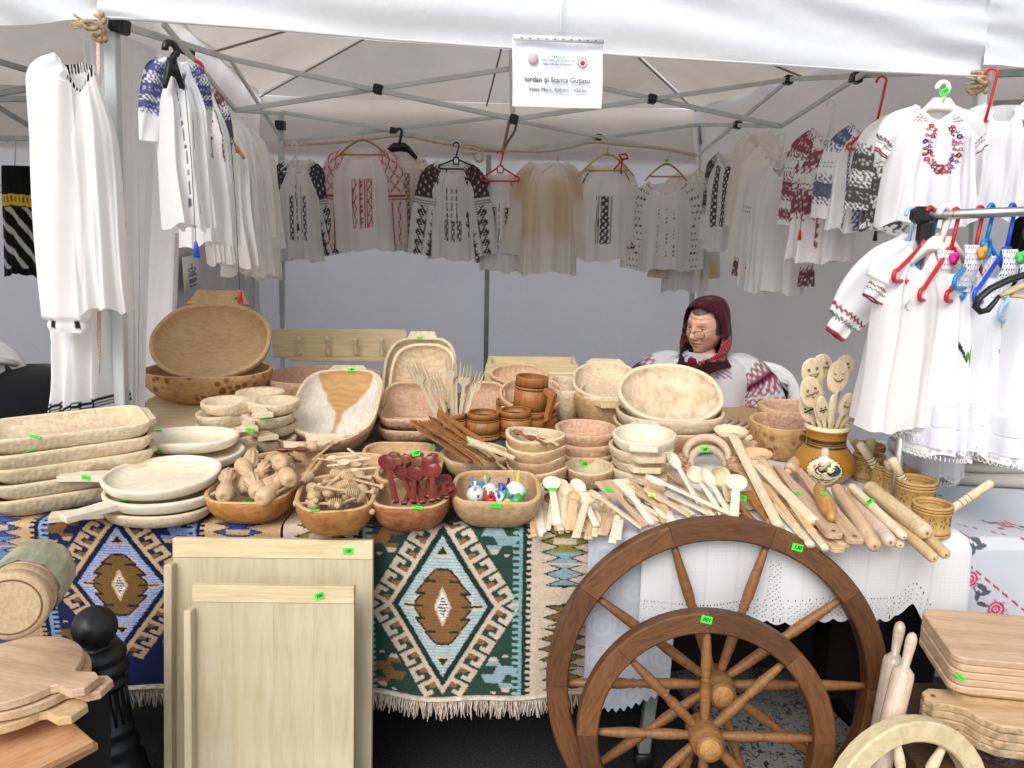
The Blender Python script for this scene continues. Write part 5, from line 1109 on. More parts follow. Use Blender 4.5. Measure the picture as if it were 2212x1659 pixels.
# the black shaped hanger end and the wooden one at the frame's edge
c = at(2160, 640, 1.86); bh = thing('clothes_hanger', 'thick black hanger with a curled notched end before the dresses', 'hanger', c, group=HR)
k = .00112; pts = [((x - 2160) * k, -.02 * i / 14, -(y - 640) * k) for i, (x, y) in enumerate([(2330, 545), (2260, 572), (2200, 596), (2170, 606), (2135, 624), (2112, 645), (2107, 662), (2118, 672), (2132, 668), (2143, 652), (2152, 636)])]
mesh('arm', *tube(pts, [.011] * 8 + [.010, .008, .006], 10, flat=.7), M['black_plastic'], bh); mesh('hook', *tube([(pts[0][0], 0, pts[0][2]), (pts[0][0] + .01, 0, pts[0][2] + .13)], .004, 7), M['chrome'], bh)
c = at(2200, 630, 1.84); wh_ = thing('clothes_hanger', 'yellow wooden hanger end beside the thick black hanger', 'hanger', c, group=HR)
mesh('arm', *tube([((x - 2200) * k, 0, -(y - 630) * k) for x, y in [(2163, 640), (2180, 630), (2205, 618), (2250, 600), (2330, 570)]], [.006, .012, .013, .013, .013], 10, flat=.6), M['pale_wood_hanger'], wh_)
mesh('trouser_bar', *tube([((x - 2200) * k, 0, -(y - 630) * k) for x, y in [(2185, 638), (2330, 650)]], .005, 8), M['pale_wood_hanger'], wh_); mesh('hook', *tube([(130 * k, 0, 60 * k), (140 * k, 0, 170 * k)], .003, 7), M['chrome'], wh_)
# linen under plastic film behind the mortars
M['linen'] = cloth('linen', '#b7b3ac', transl=.05, weave=300, dirt=.2, crease=.4); M['wrap'] = plain('wrap', '#c4c2bd', rough=.15, spec=.7, noise=.12, nscale=9)
for k, (y, z, w) in enumerate(((0, 0, .62), (.01, .045, .60), (-.01, .09, .58), (.0, .135, .54))):
    V = []
    for ring_, (dz, sh) in enumerate(((0, .96), (.012, 1), (.032, 1), (.044, .95))):
        for i in range(60):
            a = 2 * pi * i / 60; X, Y_ = outline(np.array([a]), 6); V.append((X[0] * w / 2 * sh * (1 + .01 * math.sin(7 * a + k)), Y_[0] * .24 * sh, dz + .007 * math.sin(5 * a + k * 2) * (ring_ > 1)))
    F_ = gridf(60, 4, True) + [tuple(range(60))[::-1], tuple(180 + i for i in range(60))]
    o = mesh('folded_linen', V, F_, M['linen'] if k < 3 else M['wrap']); o.location = (1.68, 2.62 + y, .75 + z); o.rotation_euler.z = R(-8 + 5 * k)
    tag(o, f'{["bottom", "second lowest", "third lowest", "topmost film covered"][k]} folded grey linen in the pile behind the mortars', 'linen', 'folded linen pile')
# dark blouses and odds and ends in the neighbouring stalls
def zebra(C, A, S, Fm):
    C[:] = npl('#121614'); C[(np.abs((S * 5 - A * 1.3) % 1.0 - .5) < .17) & (S > .38)] = npl('#b9bab6'); C[(S > .26) & (S < .36)] = npl('#d2b43a'); C[(S > .285) & (S < .335) & (np.abs(np.abs((A * 3) % 1 - .5) - .25) < .10)] = npl('#8a4a1c'); C[S > .93] = npl('#0c0f0d')
G('patterned_apron', 'dark apron with white diagonal bars and a yellow band in the neighbouring stall', 'apron', 34, 358, 592, 44, 3.9, yaw=R(18), neck=.6, skirt_top=True, hemw=1.0, base='#121614', body_pat=zebra, seed=50, famp=.006)
hanger('wire', M['steel_grey'], 'wire hanger on the bar of the neighbouring stall', 24, 298, 3.9, .09, R(10), 'hangers of the hung blouses', hook=.14, drop=.10)
def darkflowers(C, A, S, Fm):
    C[:] = npl('#0d1110'); 
    for s, a in ((.2, .2), (.45, -.3), (.6, .3), (.8, -.1)): C[np.abs(np.hypot(A - a, (S - s) * 2) - .15) < .04] = npl('#7a5636')
G('patterned_apron', 'dark apron with brown scrolls behind the flowered child blouse', 'apron', 2240, 405, 620, 48, 3.7, yaw=R(-10), neck=.7, skirt_top=True, hemw=1.0, base='#0d1110', body_pat=darkflowers, seed=51, famp=.006)
V = []
for j in range(14):
    for i in range(48):
        a = 2 * pi * i / 48; t = j / 13; r = (1 - t ** 3) ** .5 if t < 1 else 0; V.append((.30 * (max(r, .02)) * (1 + .08 * math.sin(3 * a + 4 * t)) * math.cos(a), .2 * max(r, .02) * math.sin(a), .22 * t + .03 * math.sin(4 * a + 2) * t * (1 - t)))
o = mesh('black_coat', V, gridf(48, 14, True) + [tuple(13 * 48 + i for i in range(48))], M['black_cloth']); p = at(75, 905, 3.0); o.location = (p.x, p.y, p.z); tag(o, 'black coat heaped on a chair in the neighbouring stall', 'coat')
# ================================================================== bowls, dishes and boards on the table
TZ = ZT + .012
def bpx(name, label, xl, xr, yb, yf, z, h, mats, n=2.6, yaw=0.0, lugs=(), group=None, cat='bowl', kx=1.0, **k):
    """an upright bowl whose rim spans these pixels: ends xl, xr, back yb, front yf"""
    xm = (xl + xr) / 2; B, Fp = on(xm, yb, z + h), on(xm, yf, z + h); c = (B + Fp) / 2; ry = (B - Fp).length / 2; rx = (xr - xl) / 2 * mpp(c) * kx
    return bowl(name, label, cat, (c.x, c.y, z), (0, 0, yaw), rx, ry, h, mats, lugs, group, n=n, **k)
def lean(name, label, px, py, hw, hh, tau, Y, h, mats, n=2.4, yaw=0.0, lugs=(), group=None, cat='bowl', swap=False, **k):
    """a tilted dish: rim centre px,py, apparent half sizes hw x hh pixels, tau = tilt of its top towards the viewer"""
    c = at(px, py, Y); m = mpp(c); el = math.atan2(CAM_H - c.z, Y); rx = hw * m; ry = hh * m / math.sin(R(tau) + el)
    A = face_rot(R(tau), R(yaw)); l = c - A @ Vector((0, 0, h))
    return bowl(name, label, cat, l, A, rx, ry, h, mats, lugs, group, n=n, **k)
PC, TC, PK, WW = [M['tan_carved'], M['pale_carved'], M['pale']], [M['tan_carved'], M['tan_carved'], M['bowl_rim']], [M['pink_carved'], M['pink_carved'], M['bowl_rim']], [M['white_wood'], M['white_wood'], M['white_wood']]
PP = [M['pale_carved'], M['pale_carved'], M['pale']]; SPT = [M['tan_spotted'], M['pink_carved'], M['bowl_rim']]; TP = [M['tan_carved'], M['pale'], M['pale']]
# --- standing large bowl in its partner
bpx('wooden_bowl', 'large brown spotted bowl holding the standing giant bowl', 308, 586, 780, 816, TZ + .07, .12, [M['tan_spotted'], M['big_bowl'], M['bowl_rim']], n=2.2, base=.55)
lean('wooden_bowl', 'giant smooth oval bowl standing on edge with a square lug on top', 454, 733, 129, 84, 52, 3.10, .10, [M['big_bowl'], M['big_bowl'], M['bowl_rim']], n=2.15, base=.5, lugs=[(pi / 2, .21, .055)], t=.017, seg=80)
# --- peg rack
c = at(735, 742, 3.62); k = mpp(c); rk = thing('peg_rack', 'pale pine coat rack board with four turned pegs', 'coat rack', c, (R(-6), 0, R(2)))
mesh('back_board', *box(288 * k, .018, 62 * k, bev=.002), M['board_h'], rk, False)
o = mesh('shelf', *box(222 * k, .07, .018, bev=.002), M['board_h'], rk, False); o.location = (10 * k, -.045, -32 * k)
for x in (653, 713, 772, 827):
    o = mesh('peg', *lathe([(.001, 0), (.012, .002), (.014, .012), (.010, .03), (.008, .05), (.012, .07), (.013, .078), (.008, .086), (.001, .088)], 14), M['pale'], rk); o.location = ((x - 735) * k, -.045, -24 * k); o.rotation_euler = (R(14), 0, 0)
# --- middle back
bpx('wooden_bowl', 'wide brown oval bowl between the giant bowl and the Y grained dish', 573, 822, 790, 830, TZ, .145, PK, n=2.2, base=.5)
lean('wooden_dish', 'tall pale oblong dish with a green tag standing behind the forks', 906, 812, 80, 86, 50, 3.18, .07, PP, n=3.4, base=.72, lugs=[(pi / 2, .11, .03)], cat='dish')
lean('wooden_dish', 'oblong dish with dark end grain leaning inside the tall pale dish', 912, 822, 72, 82, 46, 3.08, .06, [M['pale_carved'], M['endgrain'], M['pale']], n=3.2, base=.74, cat='dish')
bpx('wooden_dish', 'deep oblong dish with a rough front lug under the Y grained dish', 617, 818, 845, 955, TZ, .085, [M['tan_carved'], M['tan_carved'], M['pale']], n=3.2, base=.62, lugs=[(-pi / 2, .12, .035)], cat='dish')
lean('wooden_dish', 'whitish oblong dish with brown Y shaped grain propped in the deep dish', 729, 864, 94, 72, 22, 2.66, .065, [M['pale_carved'], M['ygrain'], M['pale']], n=3.2, base=.72, lugs=[(-pi / 2, .12, .03), (pi / 2, .12, .025)], cat='dish')
bpx('wooden_dish', 'pinkish square dish, lowest under the upright pink dish', 823, 968, 880, 934, TZ, .06, PK, n=3.6, cat='dish'); bpx('wooden_dish', 'pinkish square dish, second from bottom under the upright pink dish', 824, 966, 862, 908, TZ + .045, .055, PK, n=3.6, cat='dish')
lean('wooden_dish', 'pink square dish standing upright before the tall pale dish', 894, 864, 70, 42, 36, 2.86, .05, PK, n=3.4, cat='dish', base=.74)
lean('wooden_dish', 'pink square dish half hidden behind the pale forks', 1046, 860, 46, 38, 38, 3.0, .05, PK, n=3.2, cat='dish', base=.74)
bpx('wooden_dish', 'flat pink dish under the half hidden pink dish', 1002, 1094, 880, 905, TZ, .05, PK, n=3.2, cat='dish')
o = mesh('wooden_crate', *join(box(.40, .018, .07, (0, -.09, 0)), box(.40, .018, .07, (0, .09, 0)), box(.018, .162, .07, (-.19, 0, 0)), box(.018, .162, .07, (.19, 0, 0)), box(.36, .162, .01, (0, 0, -.03))), M['board_h'], None, False); c = at(1148, 820, 3.5); o.location = (c.x, c.y, TZ + .12); tag(o, 'shallow pale pine box behind the tankard', 'box')
o = mesh('pine_board', *box(.42, .22, .12, bev=.004), M['board_h'], None, False); o.location = (c.x, c.y, TZ + .0605); tag(o, 'thick pine block carrying the shallow pine box', 'board')
lean('boat_bowl', 'long narrow boat bowl leaning on the pine box', 1122, 806, 66, 22, 22, 3.2, .05, PK, n=2, yaw=12, point=.5, cat='bowl'); lean('boat_bowl', 'second narrow boat bowl nested behind the first on the pine box', 1130, 812, 58, 22, 20, 3.27, .05, PK, n=2, yaw=12, point=.5, cat='bowl')
lean('wooden_bowl', 'round pinkish bowl tilted behind the tankard', 1149, 848, 71, 36, 24, 3.0, .075, PK, n=2.1)
bpx('boat_bowl', 'boat shaped bowl half hidden beside the brown scorched bowl', 1180, 1262, 812, 846, TZ, .14, PP, n=2, point=.5)
bpx('wooden_bowl', 'deep brown bowl with cracked surface under the tilted cream bowl', 1237, 1402, 824, 868, TZ, .135, [M['tan_carved'], M['tan_carved'], M['bowl_rim']], n=2.4, lugs=[(-pi / 2, .13, .03)])
lean('wooden_bowl', 'cream bowl with wide lugs tilted on the deep brown bowl', 1308, 818, 71, 40, 12, 3.02, .075, PP, n=2.3, lugs=[(pi / 2, .13, .03), (-pi / 2, .13, .03)], yaw=-6)
bpx('wooden_bowl', 'wide tan bowl, lowest under the large facing bowl', 1328, 1564, 880, 942, TZ, .085, TP, n=2.3); bpx('wooden_bowl', 'wide pale bowl, second lowest under the large facing bowl', 1332, 1560, 862, 912, TZ + .052, .08, [M['pale_carved']] * 3, n=2.3)
lean('wooden_bowl', 'large pale round bowl tipped to face the street before the seated person', 1448, 846, 115, 63, 27, 2.70, .085, [M['pale_carved'], M['facing_bowl'], M['pale']], n=2.1, base=.5, seg=80, t=.016)
bpx('wooden_bowl', 'brown spotted round bowl beside the vase of faces', 1625, 1765, 892, 930, TZ, .12, SPT, n=2.2); bpx('wooden_bowl', 'pinkish bowl nested behind the brown spotted bowl by the vase', 1640, 1768, 862, 892, TZ + .0, .135, PK, n=2.2)
# --- pink stack, small pointed bowl, pale pointed stack
for i, (yb, yf, z, w) in enumerate([(958, 992, 0, 5), (935, 968, .035, 0), (906, 944, .072, -4)]):
    bpx('wooden_bowl', ['bottom', 'middle', 'top'][i] + ' pink bowl in the stack between boat bowls and lugged bowls', 1203 + w, 1330 - w, yb, yf, TZ + z, .055, PK, n=2.3, group='pink bowl stack')
bpx('boat_bowl', 'small empty pointed bowl with a green tag behind the pale spoons', 1217, 1328, 988, 1026, TZ, .055, PC, n=2.2, point=.35)
for i, (yb, yf, z, dx) in enumerate([(985, 1030, 0, -2), (963, 1006, .034, 4), (940, 984, .068, -3), (916, 960, .102, 4)]):
    bpx('lugged_bowl', ['bottom', 'second lowest', 'third lowest', 'top'][i] + ' pale bowl with carved lugs in the stack before the large facing bowl', 1318 + dx, 1458 + dx, yb, yf, TZ + z, .055, PP if i < 3 else WW, n=2.2, point=.25, lugs=[(pi / 2, .085, .02), (-pi / 2, .085, .02)], group='lugged bowl stack', yaw=R([8, -6, 5, -10][i]))
for i, (z, dx, dy) in enumerate([(0, 3, 72), (.036, 0, 46), (.068, 1, 24), (.100, 0, 0)]):
    c = on(1157 + dx, 945 + dy * .93, TZ + z + .05); m = mpp(c); bowl('boat_bowl', ['bottom', 'second lowest', 'third lowest', 'top'][i] + ' pointed boat bowl in the stack with small spoons on it', 'bowl', (c.x, c.y, TZ + z), (0, 0, R(-26)), 68 * m, .085, .055, PC, (), 'boat bowl stack', n=2, point=.55, rise=.012)
# --- platters, pans and trays by the post
for i in range(5):
    c = on(140 - 2 * (i % 2) * 3, 921, TZ + .215); bowl('long_tray', ['bottom', 'second lowest', 'middle', 'second highest', 'top'][i] + ' rectangular carved tray in the tall tray stack', 'tray', (c.x - .02 + .006 * (i % 2), c.y + .004 * (i % 3) + .045, TZ + i * .041), (0, 0, R(33 + 2 * (i % 2))), .205 - .002 * (4 - i), .135, .05, PP, [(pi, .15, .025), (0, .15, .012)], 'tray stack', n=6, base=.80, flare=.5)
for i, (xl, xr, yb, yf, z) in enumerate([(322, 530, 1000, 1040, 0), (318, 528, 985, 1022, .03), (312, 524, 950, 1000, .062), (302, 513, 922, 960, .095)]):
    bpx('oval_platter', ['lowest', 'second lowest', 'second highest', 'topmost whitish'][i] + ' oval platter in the stack beside the clover boards', xl, xr, yb, yf, TZ + z, .035, PP if i < 2 else WW, n=2.2, base=.78, lugs=[(R(168), .075, .03)], group='oval platter stack', cat='platter')
for i, (xl, xr, yb, yf, z, a) in enumerate([(226, 462, 1058, 1118, 0, R(200)), (230, 482, 1022, 1090, .034, R(232)), (230, 473, 986, 1060, .070, R(184))]):
    bpx('handled_plate', ['bottom', 'middle', 'top whitest'][i] + ' round wooden plate with a straight handle, front stack over the blue rug', xl, xr, yb, yf, TZ + z, .034, WW if i else PP, n=2.05, base=.82, lugs=[(a, .045, .115)], group='handled plate stack', cat='plate')
lean('wooden_tray', 'flat brown tray lying behind the oval platters by the post', 367, 893, 86, 46, 9, 2.80, .035, [M['board_h'], M['board_h'], M['pale']], n=4.5, base=.86, cat='tray')
# clover shaped boards: three scooped lobes and a handle
def clover_vf(r=.125, t=.042):
    N = 96; th = np.linspace(0, 2 * pi, N, endpoint=False); lob = [(R(90), 1.0), (R(205), .95), (R(-25), .95)]; rad = np.zeros(N)
    for a, s in lob:
        d = np.angle(np.exp(1j * (th - a))); cx = .56 * r * s; rr_ = .50 * r * s; q = cx * np.cos(d) + np.sqrt(np.maximum(rr_ ** 2 - (cx * np.sin(d)) ** 2, 0)) * (np.abs(cx * np.sin(d)) < rr_); rad = np.maximum(rad, np.where(np.cos(d) > 0, q, 0))
    rad = np.maximum(rad, .40 * r); rad = (rad + np.roll(rad, 1) + np.roll(rad, -1)) / 3; V = []
    def basin(x, y):
        z = t
        for a, s in lob:
            e = math.hypot(x - .58 * r * s * math.cos(a), y - .58 * r * s * math.sin(a)) / (.42 * r * s)
            if e < 1: z = min(z, t - .024 * (1 - e ** 3))
        return z
    for f, z in ((.84, 0), (.97, .012), (1.0, t * .7), (1.0, t - .003), (.985, t)): V += [(rad[i] * f * math.cos(th[i]), rad[i] * f * math.sin(th[i]), z) for i in range(N)]
    K = 14
    for k in range(1, K): 
        f = .965 * (1 - k / K); V += [(rad[i] * f * math.cos(th[i]), rad[i] * f * math.sin(th[i]), basin(rad[i] * f * math.cos(th[i]), rad[i] * f * math.sin(th[i]))) for i in range(N)]
    nr = 5 + K - 1; return V, gridf(N, nr, True) + [tuple(range(N))[::-1], tuple((nr - 1) * N + i for i in range(N))]
cv = clover_vf(.165); me0 = None
for i in range(5):
    z = TZ + i * .038; c = on(540, 862, TZ + .19); o = mesh('clover_dish', *cv, M['pale_carved'])
    o.location = (c.x + .01 * math.sin(i * 2), c.y + .008 * math.cos(i * 3), z); o.rotation_euler.z = R([20, -8, 12, -4, 4][i])
    h_ = mesh('handle', *prism([(0, -.02), (.06, -.019), (.10, -.032), (.10, .032), (.06, .019), (0, .02)], -.008, .008, .002), M['pale'], o, False); h_.location = (.045, -.105, .030); h_.rotation_euler.z = R(-72)
    tag(o, ['lowest', 'second lowest', 'middle', 'second highest', 'topmost'][i] + ' clover shaped carved dish in the stack before the wide oval bowl', 'dish', 'clover dish stack')
# --- front row of bowls
FB = {}
def front(key, label, xl, xr, yb, yf, h, mats, n=3.0, yaw=0.0, **k): FB[key] = bpx('wooden_bowl', label, xl, xr, yb, yf, TZ, h, mats, n=n, yaw=R(yaw), **k); return FB[key]
M['amber'] = wood('amber_wood', '#c0874c', '#94602c', scale=(3, 6, 4), marks=.15, vary=.06, rings=.4)
M['scorched'] = wood('scorched', '#9a5c38', '#b48a60', scale=(3, 5, 5), marks=.9, marks_scale=34, vary=.05)
front('juicer', 'amber front bowl full of wooden citrus reamers', 457, 641, 1015, 1088, .075, [M['amber'], M['tan_carved'], M['bowl_rim']], n=2.6)
front('dipper', 'tan front bowl full of honey dippers', 641, 813, 1024, 1106, .085, [M['amber'], M['tan_carved'], M['bowl_rim']], n=2.8, yaw=10)
front('red', 'scorched brown front bowl full of dark red spoons', 806, 976, 1032, 1098, .080, [M['scorched'], M['tan_carved'], M['bowl_rim']], n=3.0)
front('toy', 'square tan front bowl with painted bird whistles', 975, 1169, 1016, 1088, .085, [M['tan_carved'], M['tan_carved'], M['bowl_rim']], n=3.6)
front('dark', 'bowl of small dark spoons behind the citrus reamers', 522, 692, 974, 1034, .065, TC, n=3.0)
front('tiny', 'square bowl of tiny pale spoons behind the honey dippers', 670, 832, 978, 1036, .055, TC, n=3.6)
front('brown', 'square bowl of brown spoons behind the red spoons', 817, 957, 974, 1040, .062, TC, n=3.8)
bpx('wooden_dish', 'shallow tan dish at the back of the brown spoons bowl', 783, 942, 955, 990, TZ, .045, TC, n=3.2, cat='dish')
front('fork', 'yellowish boat bowl with brown forks and knives lying across', 950, 1106, 955, 1004, .068, [M['bowl_rim'], M['bowl_rim'], M['pale']], n=2.2, point=.3)
def in_bowl(key, u, v, dz):
    o = FB[key]; d = o.data; rx = max(q.co.x for q in d.vertices); ry = max(q.co.y for q in d.vertices); h = max(q.co.z for q in d.vertices)
    c, s = math.cos(o.rotation_euler.z), math.sin(o.rotation_euler.z); x, y = u * rx, v * ry
    return Vector((o.location.x + x * c - y * s, o.location.y + x * s + y * c, o.location.z + h + dz))
rs = random.Random(5)
def wgt(name, vf, m, label, cat, a, b, roll=0.0, group=None, smooth=True, me=None):
    if me is not None: o = bpy.data.objects.new(name, me); COL.objects.link(o)
    else: o = mesh(name, vf[0], vf[1], m, None, smooth)
    lay(o, a, b, roll); return tag(o, label, cat, group)
# citrus reamers (head u,v -> handle u,v)
jm = None; jl = ['reamer lying nearest the bowl front with head down', 'reamer with head up at the back of the bowl', 'reamer with fluted head facing the street', 'reamer lying along the rim towards the dippers', 'reamer with head up in the bowl corner by the plates', 'small reamer ball end at the front', 'reamer under the others near the middle', 'reamer leaning on the dark spoons bowl', 'reamer with round end out at the front']
jj = [((.30, -.62, .022), (-.45, .35, .05)), ((-.22, .55, .075), (-.10, -.1, .012)), ((.22, -.1, .042), (.15, .75, .03)), ((.40, .35, .065), (.98, -.45, .038)), ((-.62, .15, .035), (-.35, -.75, .01)), ((.78, .45, .04), (.45, -.35, .012)), ((.06, .3, .03), (.32, -.62, .012)), ((.55, .7, .035), (.66, .1, .06)), ((.85, .05, .03), (.60, -.68, .012))]
for (a, b), l_ in zip(jj, jl):
    A_, B_ = in_bowl('juicer', *a), in_bowl('juicer', *b); B_ = A_ + (B_ - A_).normalized() * .145; o = wgt('citrus_reamer', juicer_vf(.145, .026), M['spool'], 'beech ' + l_, 'citrus reamer', A_, B_, rs.uniform(0, 6), 'citrus reamers in the amber bowl')
# honey dippers
dm = mesh('honey_dipper', *dipper_vf(), [M['spool']]); me_d = dm.data; bpy.data.objects.remove(dm)
for i in range(26):
    lvl = i // 9; u, v = rs.uniform(-.72, .72), rs.uniform(-.6, .55); a = rs.uniform(0, 2 * pi) if i % 3 else rs.uniform(.2, 1.6); L = .118
    A_ = in_bowl('dipper', u, v, -.012 + lvl * .016); d = Vector((math.cos(a), math.sin(a) * .9, rs.uniform(-.45, .25) - .1 * (math.cos(a) * u > 0))).normalized(); c_ = in_bowl('dipper', 0, 0, 0)
    if (A_ + d * L - c_).xy.length > .115: d.x, d.y = -d.x, -d.y
    o = wgt('honey_dipper', None, None, 'turned honey dipper in the heap of dippers', 'honey dipper', A_, A_ + d * L, rs.uniform(0, 6), 'honey dippers in the tan bowl', me=me_d); o.scale = (.80, .95, .95)
# dark red spoons: bowls up at the back, handles to the front
sp = lambda L, hw, hl, w, **k: spoon_vf(L, hw, hl, w, **k)
rl = ['big red spoon leaning out over the dippers', 'red spoon with its bowl beside the leaning one', 'red spoon standing upright at the centre', 'red spoon with bowl highest towards the whistles', 'red spoon behind the central one', 'red spoon with bent handle end at the rim', 'red spoon lying deep with handle forward', 'narrow red spoon along the bowl side', 'red spoon crossing behind the upright ones', 'short red spoon at the corner']
rr2 = [((-.78, .62, .075), (-.30, -.72, .0)), ((-.42, .50, .050), (.15, -.75, .0)), ((.02, .38, .055), (.12, -.78, .004)), ((.46, .40, .062), (.58, -.72, .004)), ((.36, .78, .07), (.45, -.4, .0)), ((.92, .18, .02), (.70, -.62, .004)), ((-.1, .7, .03), (.36, -.72, .0)), ((.7, .55, .025), (.86, -.45, .006)), ((.2, .7, .04), (-.1, -.7, -.004)), ((.95, -.05, .015), (.92, -.55, .012))]
for (a, b), l_ in zip(rr2, rl):
    A_, B_ = in_bowl('red', *a), in_bowl('red', *b); L = (B_ - A_).length; wgt('red_spoon', spoon_vf(L, .024, .062, .0065, th=.009, depth=.010, wend=.009), M['red_wood'], 'dark ' + l_, 'spoon', A_, B_, rs.uniform(-.3, .3), 'dark red spoons')
bl = ['brown spoon at the back corner of its square bowl', 'brown spoon with light stripe, second of its bowl', 'brown spoon in the middle of its square bowl', 'dark brown spoon, bowl side on', 'brown spoon at the end near the forks', 'brown spoon under the first ones']
for i, ((u, v), l_) in enumerate(zip([(-.62, .35), (-.2, .2), (.15, .42), (.28, .05), (.66, .3), (-.45, .0)], bl)):
    for q in range(2):
        A_ = in_bowl('brown', u, v + .06 * q, .022 - .016 * q); B_ = in_bowl('brown', u * .6 + .05, v - 1.1, -.03 - .012 * q); wgt('brown_spoon', spoon_vf(.13, .021, .05, .005, th=.008, depth=.009), M['dark_wood'], l_ if q == 0 else l_.replace('brown spoon', 'brown spoon nested under a'), 'spoon', A_, B_, rs.uniform(-.2, .2), 'brown spoons')
for i in range(12):
    u, v = rs.uniform(-.5, .55), rs.uniform(-.3, .5); a = rs.uniform(0, 6.28); A_ = in_bowl('dark', u, v, -.012 + .012 * (i % 4)); d = Vector((math.cos(a), math.sin(a), rs.uniform(-.1, .15))); 
    if u * d.x > 0: d.x = -d.x
    wgt('small_spoon', spoon_vf(.095, .015, .036, .004, th=.005, depth=.006), [M['dark_wood'], M['walnut'], M['red_wood']][i % 3], 'small dark spoon in the heap behind the citrus reamers', 'spoon', A_, A_ + d.normalized() * .095, rs.uniform(-.5, .5), 'small dark spoons')
for i in range(13):
    u, v = rs.uniform(-.6, .5), rs.uniform(-.4, .5); a = rs.uniform(-.5, .9) if i % 2 else rs.uniform(2.6, 4.4); A_ = in_bowl('tiny', u, v, -.014 + .010 * (i % 4)); d = Vector((math.cos(a), math.sin(a), rs.uniform(-.05, .15)))
    if u * d.x > .2: d.x = -d.x
    wgt('tiny_spoon', spoon_vf(.10, .013, .034, .0036, th=.005, depth=.006), M['pale'], 'tiny pale spoon in the heap behind the honey dippers', 'spoon', A_, A_ + d.normalized() * .10, rs.uniform(-.5, .5), 'tiny pale spoons')
# long small spoon and knobbed stick at the back edge of those bowls
A_, B_ = in_bowl('tiny', -.55, 1.15, .035), in_bowl('dark', .75, .2, .0); wgt('small_spoon', spoon_vf((B_ - A_).length, .013, .03, .004, th=.006), M['spool'], 'small spoon leaning between the dark spoon bowl and the tiny spoon bowl', 'spoon', A_, B_)
c = on(665, 965, TZ + .09); o = mesh('carved_toggle', *join(lathe([(.001, -.03), (.016, -.028), (.018, -.008), (.009, -.004), (.009, .004), (.018, .008), (.016, .028), (.001, .03)], 12, 'x')), M['spool']); o.location = c; o.rotation_euler = (0, 0, .3); tag(o, 'turned toggle piece on the rim of the dark spoon bowl', 'toggle')
# painted bird whistles
tl = [('white whistle ball with black cross eyes, biggest', -.0 + .42, -.12, .030, 'white_plastic'), ('white whistle with crosses near the bowl wall', -.45, -.2, .024, 'white_plastic'), ('bright blue whistle at the back', -.36, .18, .020, 'sky_plastic'), ('green whistle with a long mouthpiece', .46, -.52, .020, 'green_paint'), ('white whistle with dark spots in the middle', .1, -.35, .020, 'white_plastic'), ('black and yellow whistle at the back', .26, .22, .016, 'black_plastic'), ('white whistle lying behind the crossed one', -.15, .02, .022, 'white_plastic'), ('red whistle half buried', -.1, -.42, .016, 'red_plastic'), ('yellow whistle half buried at the front', .26, -.6, .014, 'yellow_paint'), ('brown whistle half buried near the middle', -.22, -.2, .016, 'walnut')]
M['green_paint'] = plain('green_paint', '#3f9a4c', rough=.35); M['yellow_paint'] = plain('yellow_paint', '#dcc832', rough=.35)
pegs = ['blue_plastic', 'red_plastic', 'yellow_paint', 'white_plastic', 'sky_plastic', 'green_paint']
for i, (l_, u, v, r, m) in enumerate(tl):
    c = in_bowl('toy', u, v, -.030 + r * .5); t_ = thing('bird_whistle', 'painted ' + l_, 'whistle', c, (rs.uniform(-.5, .5), rs.uniform(-.5, .5), rs.uniform(0, 6)), 'painted whistles')
    mesh('body', *lathe([(.001, -r)] + [(r * math.sin(a) * (1 + .1 * math.cos(a)), -r * math.cos(a)) for a in np.linspace(.2, pi - .2, 10)] + [(.001, r)], 18), M[m], t_)
    mesh('tail_pipe', *tube([(r * .6, 0, 0), (r * 1.1, 0, r * .6), (r * 1.5, 0, r * 1.1)], [.0045, .004, .0035], 8), M[pegs[i % 6] if m == 'white_plastic' else m], t_)
    mesh('mouthpiece', *tube([(-r * .5, -r * .3, r * .4), (-r * 1.1, -r * .6, r * 1.7)], .0036, 8), M[pegs[(i + 2) % 6]], t_)
    if m == 'white_plastic':
        for sx in (-1, 1): 
            q = mesh('cross_eye', *join(tube([(-.004, 0, -.004), (.004, 0, .004)], .001, 4), tube([(-.004, 0, .004), (.004, 0, -.004)], .001, 4)), M['ink'], t_); q.location = (sx * r * .42, -r * .93, r * .15)
for i in range(14):
    c = in_bowl('toy', rs.uniform(-.42, .42), rs.uniform(-.5, .15), -.022); d = Vector((rs.uniform(-1, 1), rs.uniform(-.6, .6), rs.uniform(0, .9))).normalized(); m = pegs[i % 6]
    wgt('colour_stick', tube([(0, 0, 0), (.034, 0, 0)], .0036, 8), M[m], 'small ' + {'blue_plastic': 'dark blue', 'red_plastic': 'red', 'yellow_paint': 'yellow', 'white_plastic': 'white', 'sky_plastic': 'light blue', 'green_paint': 'green'}[m] + ' painted stick among the bird whistles', 'stick', c, c + d * .034, 0, 'painted sticks ' + m.split('_')[0])
# small spoons in the top boat bowl
for i, (x0, y0, x1, y1) in enumerate([(1112, 928, 1142, 948), (1140, 940, 1180, 960), (1162, 938, 1196, 950), (1182, 946, 1206, 962)]):
    A_, B_ = on(x0, y0, TZ + .165), on(x1, y1, TZ + .16); wgt('small_spoon', spoon_vf((B_ - A_).length, .014, .035, .005, th=.006), M['walnut'] if i < 2 else M['spool'], ['thin brown knife like spoon', 'dark small spoon', 'light small spoon with round bowl', 'short spoon at the tip'][i] + ' lying in the top boat bowl', 'spoon', A_, B_)
